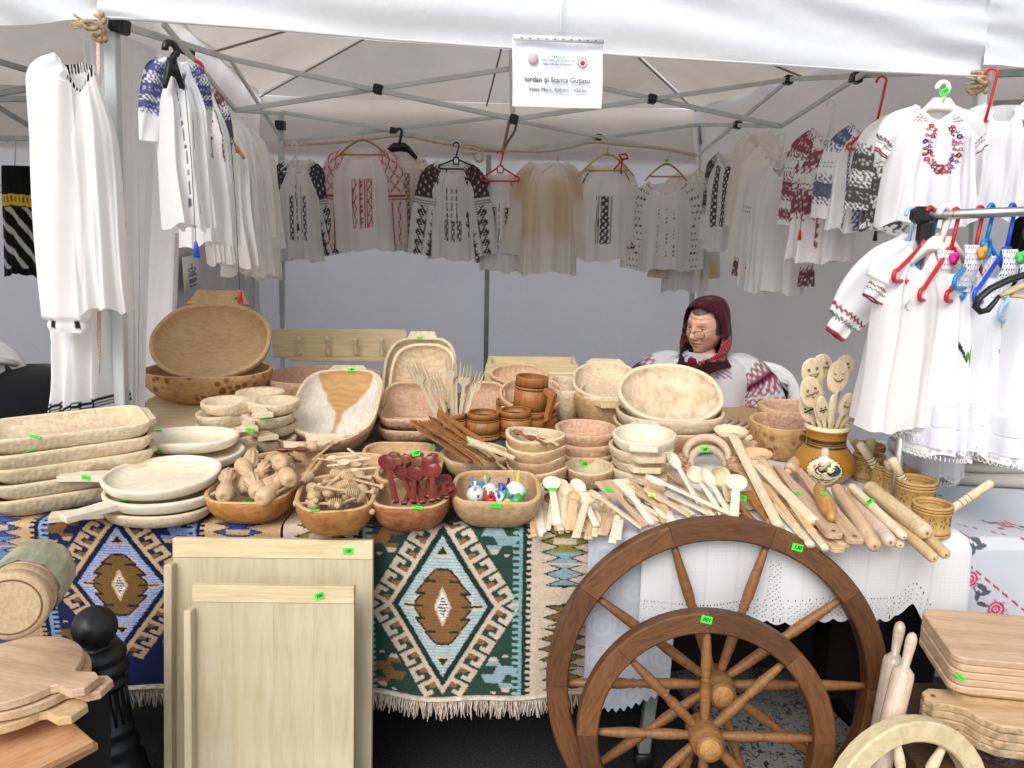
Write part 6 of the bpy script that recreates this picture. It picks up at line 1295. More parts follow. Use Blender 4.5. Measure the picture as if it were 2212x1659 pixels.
# ================================================================== oak cups, tankard, forks
def cup(label, px, py, w, z=TZ, hp=None, mug=False, lean_=0):
    c = on(px, py, z); m = mpp(c); r = w * m / 2; h = (hp or w * .82) * m; c.y += r * .9; gr = [.14, .20, .66, .72]
    prof = [(r * .9, 0), (r * 1.02, .003)]
    for a, b in ((.16, .18), (.24, .26), (.70, .72), (.78, .80)): prof += [(r * (1.03 - .06 * a), h * a), (r * (.97 - .05 * a), h * (a + .006)), (r * (.97 - .05 * a), h * b), (r * (1.03 - .06 * b), h * (b + .006))]
    prof += [(r * .96, h * .985), (r * .94, h)]
    t_ = thing('oak_tankard' if mug else 'oak_cup', label, 'tankard' if mug else 'cup', (c.x, c.y, z), (0, R(lean_), R(10)), None if mug else 'stained oak cups')
    vf = hollow(prof, r * .13, .008, 40); mi = []
    ringz = [p_[1] for p_ in prof]
    for k, f in enumerate(vf[1]):
        j = k // 40; mi.append(1 if j < len(prof) - 1 and any(abs(.5 * (prof[j][1] + prof[j + 1][1]) - h * q) < h * .012 for q in (.17, .25, .71, .79)) and prof[j][0] < r * .985 and prof[j + 1][0] < r * .985 else 0)
    mesh('staves', vf[0], vf[1], [M['oak'], M['burn']], t_, True, midx=mi)
    if mug:
        hv, hf = prism([(0, .04 * h), (.06 * h, .0), (.20 * h, .10 * h), (.22 * h, .30 * h), (.30 * h, .66 * h), (.30 * h, .72 * h), (.02 * h, .80 * h), (0, .72 * h), (.17 * h, .62 * h), (.10 * h, .30 * h), (.08 * h, .16 * h)], -.012, .012, .002)
        q = mesh('handle', [(x, y_, z_) for x, z_, y_ in hv], hf, M['oak'], t_, False); a = R(-48); q.location = (r * .96 * math.cos(a), r * .96 * math.sin(a), 0); q.rotation_euler.z = a
    return t_
M['burn'] = plain('burnt_line', '#24140a', rough=.7)
cup('stained oak cup in the front row beside the forks', 1043, 955, 72); cup('stained oak cup holding the pale forks', 975, 950, 66); cup('stained oak cup in the front row beside the boat bowls', 1112, 950, 72)
cup('low oak cup in the second row below the tankard', 1178, 930, 56, hp=36); cup('oak cup standing beside the tankard before the brown bowl', 1205, 905, 62, hp=52); cup('oak cup behind the tankard', 1100, 915, 60, hp=48); cup('oak cup under the tankard', 1146, 938, 64, hp=42)
c = at(1146, 912, 2.86); cup('tall stained oak tankard with a side handle standing on the cups', 1143, 914, 74, z=c.z, hp=97, mug=True, lean_=4)
M['fork_wood'] = wood('fork_wood', '#f0e2c8', '#dcc8a4', scale=(2, 9, 9), k=1.0)
fp = [(887, 783, 958, 930), (905, 790, 965, 930), (932, 800, 975, 925), (940, 812, 972, 930), (974, 768, 978, 930), (984, 776, 984, 930), (1008, 785, 990, 930), (1036, 798, 996, 930), (1022, 802, 992, 932)]
for i, (x0, y0, x1, y1) in enumerate(fp):
    A_, B_ = at(x0, y0, 2.70 + .02 * (i % 3)), at(x1, y1, 2.80); L = (B_ - A_).length; o = mesh('wooden_fork', *fork_vf(L, .021, .095, 4 if i != 4 else 3, .006, th=.007, wend=.008), M['fork_wood'], None, False)
    A = frame_from(B_ - A_, (0, -1, .2)); o.location = A_; o.rotation_euler = A.to_euler(); tag(o, ['pale wooden fork leaning furthest out of the oak cup', 'pale fork second in the fan from the leaning one', 'pale fork third in the fan with short tines', 'pale fork behind the third in the fan', 'tallest pale fork standing upright in the cup', 'pale fork just behind the tallest one', 'pale fork beside the tallest one towards the tankard', 'pale fork leaning towards the tankard', 'pale fork behind the one leaning to the tankard'][i], 'fork', 'pale forks in the oak cup')
bp_ = [(890, 915, 1008, 985, 'f'), (905, 908, 1025, 990, 'k'), (918, 918, 1035, 992, 'f'), (930, 908, 1052, 985, 'f'), (938, 920, 1060, 996, 's'), (948, 905, 1070, 990, 'f'), (955, 898, 1085, 985, 's'), (900, 925, 1012, 996, 'k'), (945, 890, 1045, 955, 's'), (915, 930, 1020, 998, 's'), (928, 926, 1044, 1000, 'f'), (1010, 950, 1112, 990, 'p'), (1022, 962, 1062, 992, 'p')]
for i, (x0, y0, x1, y1, k) in enumerate(bp_):
    A_, B_ = on(x0, y0, TZ + .125 + .012 * (i % 3)), on(x1, y1, TZ + .080 + .010 * (i % 4)); L = (B_ - A_).length
    vf = fork_vf(L, .013, .07, 4, .006, th=.006) if k == 'f' else (knife_vf(L, .011) if k == 'k' else spatula_vf(L, .013, .10, .007, th=.007, slant=.01)); m = M['pale'] if k == 'p' else M['walnut']
    wgt({'f': 'wooden_fork', 'k': 'wooden_knife', 's': 'wooden_spatula', 'p': 'wooden_spatula'}[k], vf, m, ('pale wooden spatula ' if k == 'p' else 'brown wooden ' + {'f': 'fork', 'k': 'knife', 's': 'spatula'}[k] + ' ') + f'lying {ORD[i] if i < 12 else "last"} in the bundle across the yellowish boat bowl', {'f': 'fork', 'k': 'knife', 's': 'spatula', 'p': 'spatula'}[k], A_, B_, rs.uniform(-.5, .5), 'bundle of brown cutlery', False)
M['beech_pale'] = wood('beech_pale', '#e2cdb2', '#c8a988', scale=(4, 4, 4), vary=.05); M['pink_carved_p'] = wood('roller_wood', '#c99d80', '#a87a5c', scale=(5, 5, 5)); M['olive'] = wood('olive_wood', '#cf9a58', '#96612c', scale=(2, 6, 6), rings=1.2, spec=.6, rough=.3); M['pale_pink'] = wood('wrapped_beech', '#dcc6b0', '#c4a48a', scale=(1.5, 9, 9), spec=.8, rough=.22, coat=.5); M['wrapped'] = wood('wrapped_pale', '#dcc39a', '#c2a276', scale=(1.5, 9, 9), spec=.8, rough=.2, coat=.6)
# ================================================================== the heap of pale spoons at the table's edge (crop pixels -> view pixels)
def q2(x, y): return 1123.3 + x / 3.879, 907.3 + y / 3.879
def stick(kind, m, label, x0, y0, x1, y1, z0=.02, z1=.01, hw=14, hl=40, w=4.5, we=None, roll=0.0, group='pale spoons and sticks heaped at the table edge', conv=q2, th=.008, cat=None, **k):
    a, b = conv(x0, y0), conv(x1, y1); A_, B_ = on(*a, TZ + z0), on(*b, TZ + z1); L = (B_ - A_).length; m_ = mpp(A_); we = we or w * 1.25
    nm = {'spoon': 'wooden_spoon', 'fork': 'wooden_fork', 'spat': 'wooden_spatula', 'knife': 'wooden_knife', 'ladle': 'wooden_ladle', 'stick': 'wooden_spoon'}[kind]
    ct = cat or {'spoon': 'spoon', 'fork': 'fork', 'spat': 'spatula', 'knife': 'knife', 'ladle': 'ladle', 'stick': 'spoon'}[kind]
    if kind in ('spoon', 'ladle'): vf = spoon_vf(L, hw * m_, hl * m_, w * m_, th=th, depth=(.011 if kind == 'spoon' else .028), wend=we * m_, flat=kind == 'spoon', nu=34)
    elif kind == 'stick': vf = spoon_vf(L, hw * m_, hl * m_, w * m_, th=th, depth=.008, wend=we * m_)
    elif kind == 'fork': vf = fork_vf(L, hw * m_, hl * m_, 4, w * m_, th=.007, wend=we * m_, bend=.006)
    elif kind == 'spat': vf = spatula_vf(L, hw * m_, hl * m_, w * m_, th=.007, slant=k.get('slant', 0) * m_, wend=we * m_)
    else: vf = knife_vf(L, hw * m_)
    return wgt(nm, vf, M[m], label, ct, A_, B_, roll, group, kind in ('spoon', 'ladle', 'stick'))
S_ = [
 ('knife', 'pale', 'thin pale knife next to the whistle bowl', 178, 515, 152, 905, .02, .0, 6, 0, 4),
 ('knife', 'pale', 'pale knife under the first round spoon', 196, 560, 208, 872, .026, .006, 6, 0, 4),
 ('spoon', 'walnut', 'dark small spoon glimpsed under the first round spoon', 228, 610, 262, 760, .01, .01, 9, 22, 3),
 ('spoon', 'white_wood', 'white round spoon at the end of the heap by the whistle bowl', 256, 470, 316, 878, .045, .014, 19, 36, 7),
 ('spoon', 'white_wood', 'white spoon under the round one, handle splayed', 300, 500, 250, 880, .030, .006, 15, 32, 6.5),
 ('spoon', 'pale', 'pale spoon behind the round white one', 340, 492, 345, 875, .034, .008, 17, 34, 6.5),
 ('stick', 'pale', 'pale stick end hanging over the rug', 262, 800, 350, 945, .004, .002, 6, 30, 5),
 ('spoon', 'pale', 'pale spoon third from the whistle bowl', 385, 545, 372, 915, .030, .006, 14, 32, 6.5),
 ('spoon', 'pale', 'pale wide spoon behind the tan scoop', 425, 532, 405, 830, .020, .004, 19, 40, 6),
 ('spoon', 'bowl_rim', 'tan coffee scoop with an apple shaped head', 452, 590, 430, 928, .040, .010, 14, 24, 9),
 ('spoon', 'white_wood', 'white spoon lying slanted above the others', 462, 492, 642, 890, .050, .020, 17, 38, 6.5),
 ('spoon', 'pale', 'pale flat spoon with handle over the edge of the rug', 575, 605, 465, 988, .034, .008, 19, 32, 7.5),
 ('stick', 'pale', 'pale straight handle beside the slanted white spoon', 540, 720, 525, 935, .016, .004, 6, 30, 6),
 ('stick', 'spool', 'tan straight handle under the slanted white spoon', 590, 760, 572, 998, .018, .004, 7, 34, 7),
 ('stick', 'pale', 'pale round handle hanging over the edge', 640, 750, 622, 975, .016, .006, 7, 34, 5.5),
 ('stick', 'pale', 'pale handle crossing behind the tan ones', 700, 680, 640, 880, .014, .004, 7, 34, 6),
 ('stick', 'spool', 'tan handle with pink cut end', 745, 715, 665, 960, .018, .006, 7, 36, 6),
 ('stick', 'spool', 'broad tan handle with cut end beside the damask cloth', 795, 750, 695, 965, .020, .006, 8, 36, 7.5),
 ('stick', 'white_wood', 'white handle sticking out furthest over the damask cloth', 818, 790, 772, 1030, .022, .008, 7, 36, 6.5),
 ('stick', 'white_wood', 'white rounded handle next to the furthest one', 855, 770, 815, 1003, .022, .010, 7, 36, 6),
 ('spoon', 'pale', 'long pale scraper running from the small bowl to the wheel', 585, 582, 1020, 905, .042, .014, 10, 30, 6.5),
 ('spat', 'beech', 'broad beech spatula with green sticker', 695, 512, 1052, 892, .060, .016, 23, 66, 6.5),
 ('spat', 'white_wood', 'whitish spatula crossing behind the broad beech one', 838, 500, 1100, 872, .052, .014, 18, 60, 6.5),
 ('fork', 'pale', 'pale fork with short tines beside the spatulas', 895, 620, 1150, 850, .030, .010, 11, 40, 5),
 ('fork', 'spool', 'pinkish fork with long tines leaning by the spatulas', 915, 540, 1290, 815, .045, .014, 13, 52, 6),
 ('fork', 'pale', 'pale fork with a yellow sticker', 1045, 580, 1435, 795, .046, .014, 13, 52, 6),
 ('stick', 'pale', 'thin pale handle beneath the forks', 930, 650, 1210, 832, .022, .008, 7, 40, 5),
 ('stick', 'spool', 'tan handle beneath the yellow stickered fork', 1010, 720, 1110, 870, .012, .004, 7, 30, 5),
 ('spoon', 'spool', 'tan deep spoon behind the forks', 1095, 490, 1260, 830, .030, .006, 23, 44, 6),
 ('stick', 'pale', 'pale handle under the white knife', 1240, 650, 1455, 795, .018, .010, 8, 40, 6),
 ('spat', 'white_wood', 'white narrow spatula pointing at the wheel', 1215, 605, 1605, 790, .034, .012, 9, 50, 7),
 ('spoon', 'white_wood', 'long whitish spoon seen from the side above the spatulas', 1052, 462, 1752, 782, .055, .018, 15, 48, 6.5),
 ('spoon', 'spool', 'tan spoon half hidden behind the long whitish one', 1240, 420, 1490, 640, .030, .012, 14, 44, 5.5),
 ('spoon', 'white_wood', 'white spoon with oval bowl propped against the lugged bowls', 1255, 268, 1505, 705, .085, .020, 17, 40, 6.5),
 ('ladle', 'white_wood', 'white deep ladle in the middle of the heap', 1440, 385, 1690, 790, .060, .012, 23, 42, 7),
 ('stick', 'pale', 'pale handle beside the white deep ladle', 1540, 560, 1620, 790, .020, .008, 8, 40, 6.5),
 ('ladle', 'pale', 'pale ladle behind the white tilted spoon', 1660, 388, 1745, 690, .050, .012, 28, 44, 6),
 ('spoon', 'white_wood', 'white spoon tilted on edge beside the deep ladles', 1532, 405, 1752, 780, .062, .018, 20, 44, 7),
 ('spoon', 'white_wood', 'white spoon nearest the brown slotted spatula', 1822, 455, 1792, 808, .055, .014, 22, 34, 8),
 ('spat', 'walnut', 'brown spatula with a hole and green sticker', 1885, 600, 2085, 845, .040, .010, 17, 34, 7),
 ('stick', 'walnut', 'brown handle under the brown spatula', 1820, 690, 1965, 845, .020, .006, 8, 30, 5.5),
 ('stick', 'dark_wood', 'dark brown handle lowest under the brown spatula', 1800, 740, 1880, 835, .010, .002, 8, 30, 5),
]
for s in S_: stick(*s[:7], z0=s[7] * 1.25 + (.04 if s[0] == 'spoon' or s[0] == 'ladle' else .006), z1=s[8], hw=s[9], hl=s[10], w=s[11], roll=rs.uniform(-.12, .12))
for i in range(46):
    x = rs.uniform(60, 900) if i < 26 else rs.uniform(850, 1780); y = rs.uniform(560, 700) if i < 26 else rs.uniform(520, 640); k = (x - 120) / 1700; a = rs.uniform(-.25, .12) - .95 * k; L = rs.uniform(270, 340)
    x1, y1 = x - math.sin(a) * L, min(y + math.cos(a) * L, 985 - .12 * x); kind = rs.choice(['spoon', 'spoon', 'stick', 'spat'])
    stick(kind, rs.choice(['pale', 'pale', 'white_wood', 'spool', 'beech_pale']), {'spoon': 'pale spoon lying underneath in the heap at the table edge', 'stick': 'pale handle lying underneath in the heap at the table edge', 'spat': 'pale narrow spatula lying underneath in the heap at the table edge'}[kind], x, y, x1, y1, .016 + .022 * rs.random(), .004 + .010 * rs.random(), hw=rs.uniform(11, 18) if kind != 'spat' else 10, hl=rs.uniform(30, 42), w=rs.uniform(4.8, 6.5), group='pale spoons lying underneath in the heap')
# --- big ladles, paddles, rolling pins (pixels of another crop)
def q4(x, y): return 1607 + x / 3.657, 760.4 + y / 3.657
LG = 'large ladles and paddles'
def big(kind, m, label, a, b, z0, z1, **k): return stick(kind, m, label, *a, *b, z0, z1, conv=lambda x, y: (x, y), group=LG, **k)
big('ladle', 'pale', 'biggest pale ladle with deep round bowl lying across the heap', (1572, 917), (1684, 1140), .12, .02, hw=35, hl=58, w=11, we=9, th=.022)
big('ladle', 'bowl_rim', 'orange grained ladle beside the biggest pale one', (1628, 966), (1757, 1152), .09, .012, hw=32, hl=52, w=8, we=8, th=.018)
big('stick', 'pale', 'long pale round handle crossing under the biggest ladle', (1618, 985), (1760, 1128), .075, .03, hw=10, hl=50, w=10, we=10, th=.022, cat='ladle')
big('stick', 'bowl_rim', 'tan handle end between the ladles and the wheel', (1640, 1030), (1721, 1140), .04, .012, hw=8, hl=40, w=8, we=7, th=.016, cat='ladle')
big('stick', 'pale', 'pale handle lying lowest behind the wheel rim', (1660, 1075), (1752, 1178), .02, .006, hw=9, hl=40, w=8, we=8, th=.016, cat='ladle')
big('stick', 'pale', 'pale faceted handle end beyond the lowest one', (1700, 1085), (1784, 1186), .016, .006, hw=9, hl=40, w=8, we=7, th=.016, cat='ladle')
big('spoon', 'tan_carved', 'tan scoop seen behind the white spoons', (1592, 1000), (1665, 1130), .05, .01, hw=22, hl=46, w=7, we=6)
def paddle(label, top, end, z0, z1, w, m='beech', hole=True):
    A_, B_ = on(*top, TZ + z0), on(*end, TZ + z1); L = (B_ - A_).length; w *= mpp(B_); t = .014
    poly = [(0, -w * .5), (L * .2, -w * .62), (L * .45, -w * .9), (L - w * .5, -w), (L - w * .1, -w * .7), (L, -w * .3), (L, w * .3), (L - w * .1, w * .7), (L - w * .5, w), (L * .45, w * .9), (L * .2, w * .62), (0, w * .5)]
    o = wgt('cutting_paddle', prism(poly, -t / 2, t / 2, .002), M[m], label, 'paddle board', A_, B_, 0, LG, False)
    if hole: q = mesh('hang_hole', *lathe([(.001, 0), (w * .26, 0), (w * .26, .0012), (.001, .0012)], 14), M['hole'], o); q.location = (L - w * .9, 0, t / 2)
M['hole'] = plain('hole_wood', '#7a553a', rough=.8)
paddle('beech paddle board with a hanging hole, uppermost next to the ladles', (1676, 1008), (1806, 1160), .052, .026, 19); paddle('beech paddle board with a hanging hole beside the rolling pins', (1722, 1014), (1852, 1172), .046, .022, 19)
paddle('lower beech paddle end showing under the two holed ones', (1690, 1060), (1830, 1180), .018, .006, 17, hole=False); paddle('lowest beech paddle end, curved, above the crochet hem', (1680, 1075), (1815, 1190), .006, .0, 17, hole=False)
A_, B_ = on(1700, 1022, TZ + .05), on(1727, 990, TZ + .06); wgt('rolling_pin', rolling_pin_vf(max((B_ - A_).length, .09), .020, .012, .03), M['beech'], 'short beech rolling pin end behind the vase', 'rolling pin', A_, B_, group='rolling pins on the crochet cloth')
A_, B_ = on(1768, 1052, TZ + .075), on(1800, 1122, TZ + .05); L = (B_ - A_).length
wgt('spindle_knob', lathe([(.001, 0), (.012, .001), (.014, .008), (.018, .02), (.021, L * .35), (.022, L * .55), (.018, L * .8), (.012, L * .86), (.014, L * .9), (.010, L * .98), (.001, L)], 20, 'x'), M['olive'], 'glossy veined olive wood pestle lying below the vase', 'pestle', A_, B_)
RP = 'rolling pins on the crochet cloth'
def pin(label, a, b, z0, z1, r, m='beech', tip=.6, lines=True, hl=.02):
    A_, B_ = on(*a, TZ + z0), on(*b, TZ + z1); L = (B_ - A_).length; r *= mpp(B_)
    p = [(.001, 0), (r * .6, .001), (r * .95, .006), (r, .014), (r, L - .05), (r * .97, L - .048), (r * .97, L - .045), (r, L - .043), (r, L - .036), (r * .96, L - .034), (r * .96, L - .031), (r * tip + r * .36, L - .028), (r * tip + .3 * r, L - .006), (r * tip, L), (.001, L)]
    o = wgt('rolling_pin', lathe(p, 22, 'x'), M[m], label, 'rolling pin', A_, B_, 0, RP)
    q = mesh('end_dimple', *lathe([(.001, L), (r * .16, L), (r * .16, L + .0008), (.001, L + .0008)], 12, 'x'), M['hole'], o)
pin('pinkish rolling pin with two rings nearest the paddles', (1808, 1056), (1890, 1180), .028, .022, 17, 'beech'); pin('film wrapped pinkish rolling pin, second from the paddles', (1830, 1064), (1924, 1172), .026, .022, 17, 'pale_pink'); pin('thin pale rolling pin carrying a green sticker', (1838, 1050), (1953, 1160), .060, .040, 10.5, 'pale')
pin('thick film wrapped rolling pin lying over the others', (1876, 1052), (2003, 1152), .062, .045, 19, 'wrapped'); pin('long tan rolling pin overhanging the cloth corner', (1900, 1100), (2018, 1207), .022, .018, 13, 'bowl_rim', hl=0); pin('tan rolling pin overhanging furthest towards the mortar', (1945, 1110), (2044, 1199), .020, .018, 13, 'bowl_rim'); pin('pale rolling pin end between the wrapped pins', (1860, 1090), (1945, 1178), .014, .012, 12, 'pale')
# --- ring shaped back massagers
def massager(label, px, py, hw, z, yaw):
    c = on(px, py, TZ + z); m = mpp(c); t_ = thing('back_massager', label, 'massager', c, (R(58), 0, R(yaw)), 'ring massagers'); r = hw * m
    mesh('grip', *tube([(r * math.cos(a), r * .9 * math.sin(a), 0) for a in np.linspace(R(-12), R(192), 26)], [.010 + .003 * math.sin(pi * i / 25) for i in range(26)], 12), M['beech_pale'], t_)
    for sx in (-1, 1):
        B = [lathe([(.001, -.022), (.012, -.020), (.019, -.010), (.021, 0), (.019, .010), (.012, .020), (.001, .022)], 16, 'x')]
        for i in range(8):
            for j in (-1, 0, 1): a = 2 * pi * (i + .5 * (j % 2)) / 8; B.append(xf(lathe([(.0045, 0), (.003, .004), (.001, .005)], 6), Matrix.Translation((j * .011, .019 * math.cos(a), .019 * math.sin(a))) @ Vector((0, math.cos(a), math.sin(a))).to_track_quat('Z', 'Y').to_matrix().to_4x4()))
        q = mesh('knobbed_roller', *join(*B), M['pink_carved_p'], t_); q.location = (sx * (r + .016), -r * .25, 0)
massager('massager with a pale ring grip and green sticker behind the white spoons', 1527, 985, 46, .055, -6); massager('second ring massager lying under the stickered one', 1530, 1003, 40, .025, 10)
# --- washboard like slatted rack
c = on(1598, 950, TZ + .03); rk2 = thing('slatted_rack', 'pale slatted wooden rack behind the biggest ladle', 'rack', (c.x, c.y + .03, TZ), (0, 0, R(-38)))
mesh('frame', *join(box(.025, .26, .05, (-.10, 0, .03)), box(.025, .26, .05, (.10, 0, .03)), box(.175, .022, .05, (0, -.119, .03)), box(.175, .022, .05, (0, .119, .03)), box(.175, .022, .045, (0, 0, .03))), M['spool'], rk2, False)
for i in range(6): o = mesh('slat', *tube([(0, -.106, 0), (0, .106, 0)], .010, 8), M['pale'], rk2); o.location = (-.074 + i * .0295, 0, .058)
# ================================================================== glazed vase with the faces
def vase_paint(V):
    x, y, z = V[:, 0], V[:, 1], V[:, 2]; r = np.hypot(x, y); a = np.arctan2(x, -y); u = a * .088; C = np.tile(npl('#a07022'), (len(V), 1)); dk = npl('#3a1f10')
    inside = r < .0; C[z > .166] = npl('#e6dcae')
    for k in (.120, .125, .130): C[np.abs(z - k) < .0014] = dk
    C[np.abs(z - .1355) < .0028] = dk; C[np.abs(z - .115) < .0008] = dk
    uu, zz = u - .004, z - .052; m = (uu / .052) ** 2 + (zz / .046) ** 2; f = m < 1; C[f] = npl('#dfd2a0')
    ang = np.arctan2(zz, uu); C[(np.abs(np.sqrt(m) - 1.0 - .04 * np.sin(ang * 26)) < .035) & (zz > -.034)] = dk
    nv_ = npl('#1d2a38'); body = ell(uu, zz, -.010, .006, .017, .014) & f; C[body] = nv_; C[ell(uu, zz, .026, .006, .020, .017, .5) & f & ~ell(uu, zz, .016, .014, .012, .012)] = nv_
    for k in (.008, .013): C[(np.abs(np.hypot(uu - .026, (zz - .004)) - k) < .0012) & (uu > .018)] = npl('#3f5f70')
    C[stroke(uu, zz, [(-.020, .006), (-.014, -.003), (-.004, -.004), (.004, .002)], .0022)] = npl('#e8e4d0'); C[ell(uu, zz, -.009, .012, .008, .005, .4)] = npl('#c9a62c'); C[stroke(uu, zz, [(-.014, .008), (-.006, .013)], .001)] = dk
    for cx, cz in ((-.013, .027), (-.007, .029), (-.003, .025)): C[ell(uu, zz, cx, cz, .005, .006)] = npl('#cf4b4b')
    C[ell(uu, zz, -.028, .017, .006, .004, .6)] = npl('#cf4b4b'); C[ell(uu, zz, .010, .026, .007, .009, .3) | ell(uu, zz, .005, .016, .004, .009)] = npl('#4a6a38')
    C[stroke(uu, zz, [(-.022, .024), (-.016, .020), (-.010, .022)], .0016)] = nv_
    C[ell(uu, zz, -.004, -.026, .008, .006)] = npl('#bf3a36'); C[ell(uu, zz, -.004, -.026, .004, .003)] = dk; C[ell(uu, zz, -.004, -.026, .002, .0015)] = npl('#d8b040')
    C[stroke(uu, zz, [(-.036, -.016), (-.024, -.024), (-.013, -.026)], .0022) | stroke(uu, zz, [(.005, -.027), (.018, -.025), (.032, -.018)], .0022) | stroke(uu, zz, [(-.03, -.030), (-.018, -.030), (-.01, -.036)], .0014) | stroke(uu, zz, [(.004, -.036), (.016, -.031), (.028, -.030)], .0014)] = npl('#2c3a28')
    C[ell(uu, zz, .010, -.036, .006, .0025, .3) | ell(uu, zz, -.016, -.037, .006, .0025, -.3)] = npl('#4a6a38'); C[stroke(uu, zz, [(-.008, -.004), (-.008, -.012), (-.012, -.014)], .001) | stroke(uu, zz, [(-.002, -.004), (-.001, -.012), (-.005, -.015)], .001)] = npl('#8a5a20')
    return C
pr = [(.050, 0), (.056, .002), (.060, .006)] + [(.060 + .031 * math.sin(t * pi / 2) ** 1.1, .006 + .052 * t) for t in np.linspace(.1, 1, 14)] + [(.058 + .033 * math.cos(t * pi / 2) ** 1.3, .058 + .064 * t) for t in np.linspace(.06, 1, 20)] + [(.058, .128), (.057, .138), (.058, .148), (.060, .156), (.064, .164), (.0665, .168), (.0665, .176), (.063, .179), (.058, .178), (.056, .170), (.054, .150), (.05, .12), (.001, .118)]
pr2 = []
for (r0, z0), (r1, z1) in zip(pr[:-1], pr[1:]):
    n_ = max(1, int(abs(z1 - z0) / .0016)); pr2 += [(r0 + (r1 - r0) * i / n_, z0 + (z1 - z0) * i / n_) for i in range(n_)]
pr2.append(pr[-1]); vf = lathe(pr2, 190); mv, n, l, b = newmat('glaze'); at_ = n.new('ShaderNodeAttribute'); at_.attribute_name = 'Col'; l.new(at_.outputs[0], b.inputs['Base Color']); b.inputs['Roughness'].default_value = .16; b.inputs['Coat Weight'].default_value = .5
c = on(1791, 1052, TZ); vy = c.y + .055; o = mesh('glazed_vase', *vf, mv, None, True, vase_paint(np.array(vf[0]))); o.location = (c.x, vy, TZ); o.rotation_euler.z = math.atan2(-c.x, vy) * 1 ; o.scale = (1.0, 1.0, 1.02)
tag(o, 'ochre glazed vase with a painted rooster medallion holding the face spoons', 'vase'); VX = (c.x, vy)
faces = [(1755, 803, 24, 31, 'grin', 'face spoon grinning with one tooth, tallest towards the seated person', -.012), (1776, 790, 22, 26, 'mous', 'face spoon with grey moustache behind the grinning one', .03), (1810, 812, 23, 36, 'smile', 'face spoon smiling with closed eyes, tall in the centre', -.03), (1825, 790, 19, 24, 'side', 'face spoon turned sideways behind the closed eyes one', .035),
         (1752, 846, 24, 36, 'mous', 'face spoon with a big curled moustache in front', -.045), (1744, 884, 17, 28, 'dark', 'face spoon low at the vase rim with dark twirled moustache', .0), (1776, 882, 13, 30, 'dark', 'narrow face spoon seen nearly edge on at the vase mouth', -.05), (1828, 872, 14, 26, 'smile', 'smiling face spoon tilted beside the closed eyes one', -.02), (1845, 876, 16, 28, 'side', 'face spoon with long moustache at the outer side', .0), (1862, 882, 17, 34, 'plain', 'blank face spoon hanging out furthest from the vase', .02), (1797, 880, 8, 30, 'plain', 'spoon seen edge on between the face spoons', -.03), (1850, 858, 15, 24, 'plain', 'back face spoon behind the furthest one', .05)]
for (px, py, hw, hh, kind, lab, dy) in faces:
    Yf = vy + dy; cc = at(px, py, Yf); m = mpp(cc); base = Vector((VX[0] + (px - 1795) * m * .22, vy + dy * .5, TZ + .125)); up = (cc - base).normalized(); tip = cc + up * hh * m; L = (tip - base).length
    o = mesh('face_spoon', *spoon_vf(L, hw * m, hh * 2.05 * m, .0058, th=.008, depth=-.004, flat=False, wend=.006), M['pale'])
    A = frame_from(base - tip, (0, -1, .12)); 
    if kind == 'side': A = A @ Matrix.Rotation(R(38), 3, 'X')
    o.location = tip; o.rotation_euler = A.to_euler(); tag(o, lab, 'spoon', 'face spoons in the vase')
    X0 = hh * m; s = hw * m; z = .0085; E = []
    def ln(pts, r=.0012): E.append(tube([(X0 - y_ * s, -x_ * s, z) for x_, y_ in pts], r, 5))
    if kind != 'plain':
        if kind == 'smile': ln([(-.5, .30), (-.35, .22), (-.2, .30)]); ln([(.2, .30), (.35, .22), (.5, .30)])
        else:
            for sx in (-.36, .36): E.append(xf(lathe([(.0005, 0), (s * .13, 0), (s * .13, .0012), (.0005, .0012)], 10), Matrix.Translation((X0 - .3 * s, -sx * s, z - .0008))))
        if kind in ('grin', 'smile'): ln([(-.45, -.2), (-.2, -.42), (.1, -.45), (.45, -.2)], .0018)
        if kind == 'grin': ln([(-.45, -.2), (.45, -.2)])
        if kind in ('mous', 'dark', 'side'):
            ln([(-.6, -.05), (-.45, -.2), (-.15, -.1), (0, -.2), (.15, -.1), (.45, -.2), (.6, -.05)], .0022); ln([(-.12, -.5), (.12, -.5)], .0016)
        mesh('drawn_face', *join(*E), M['ink'] if kind in ('dark',) else M['ink_brown'], o)

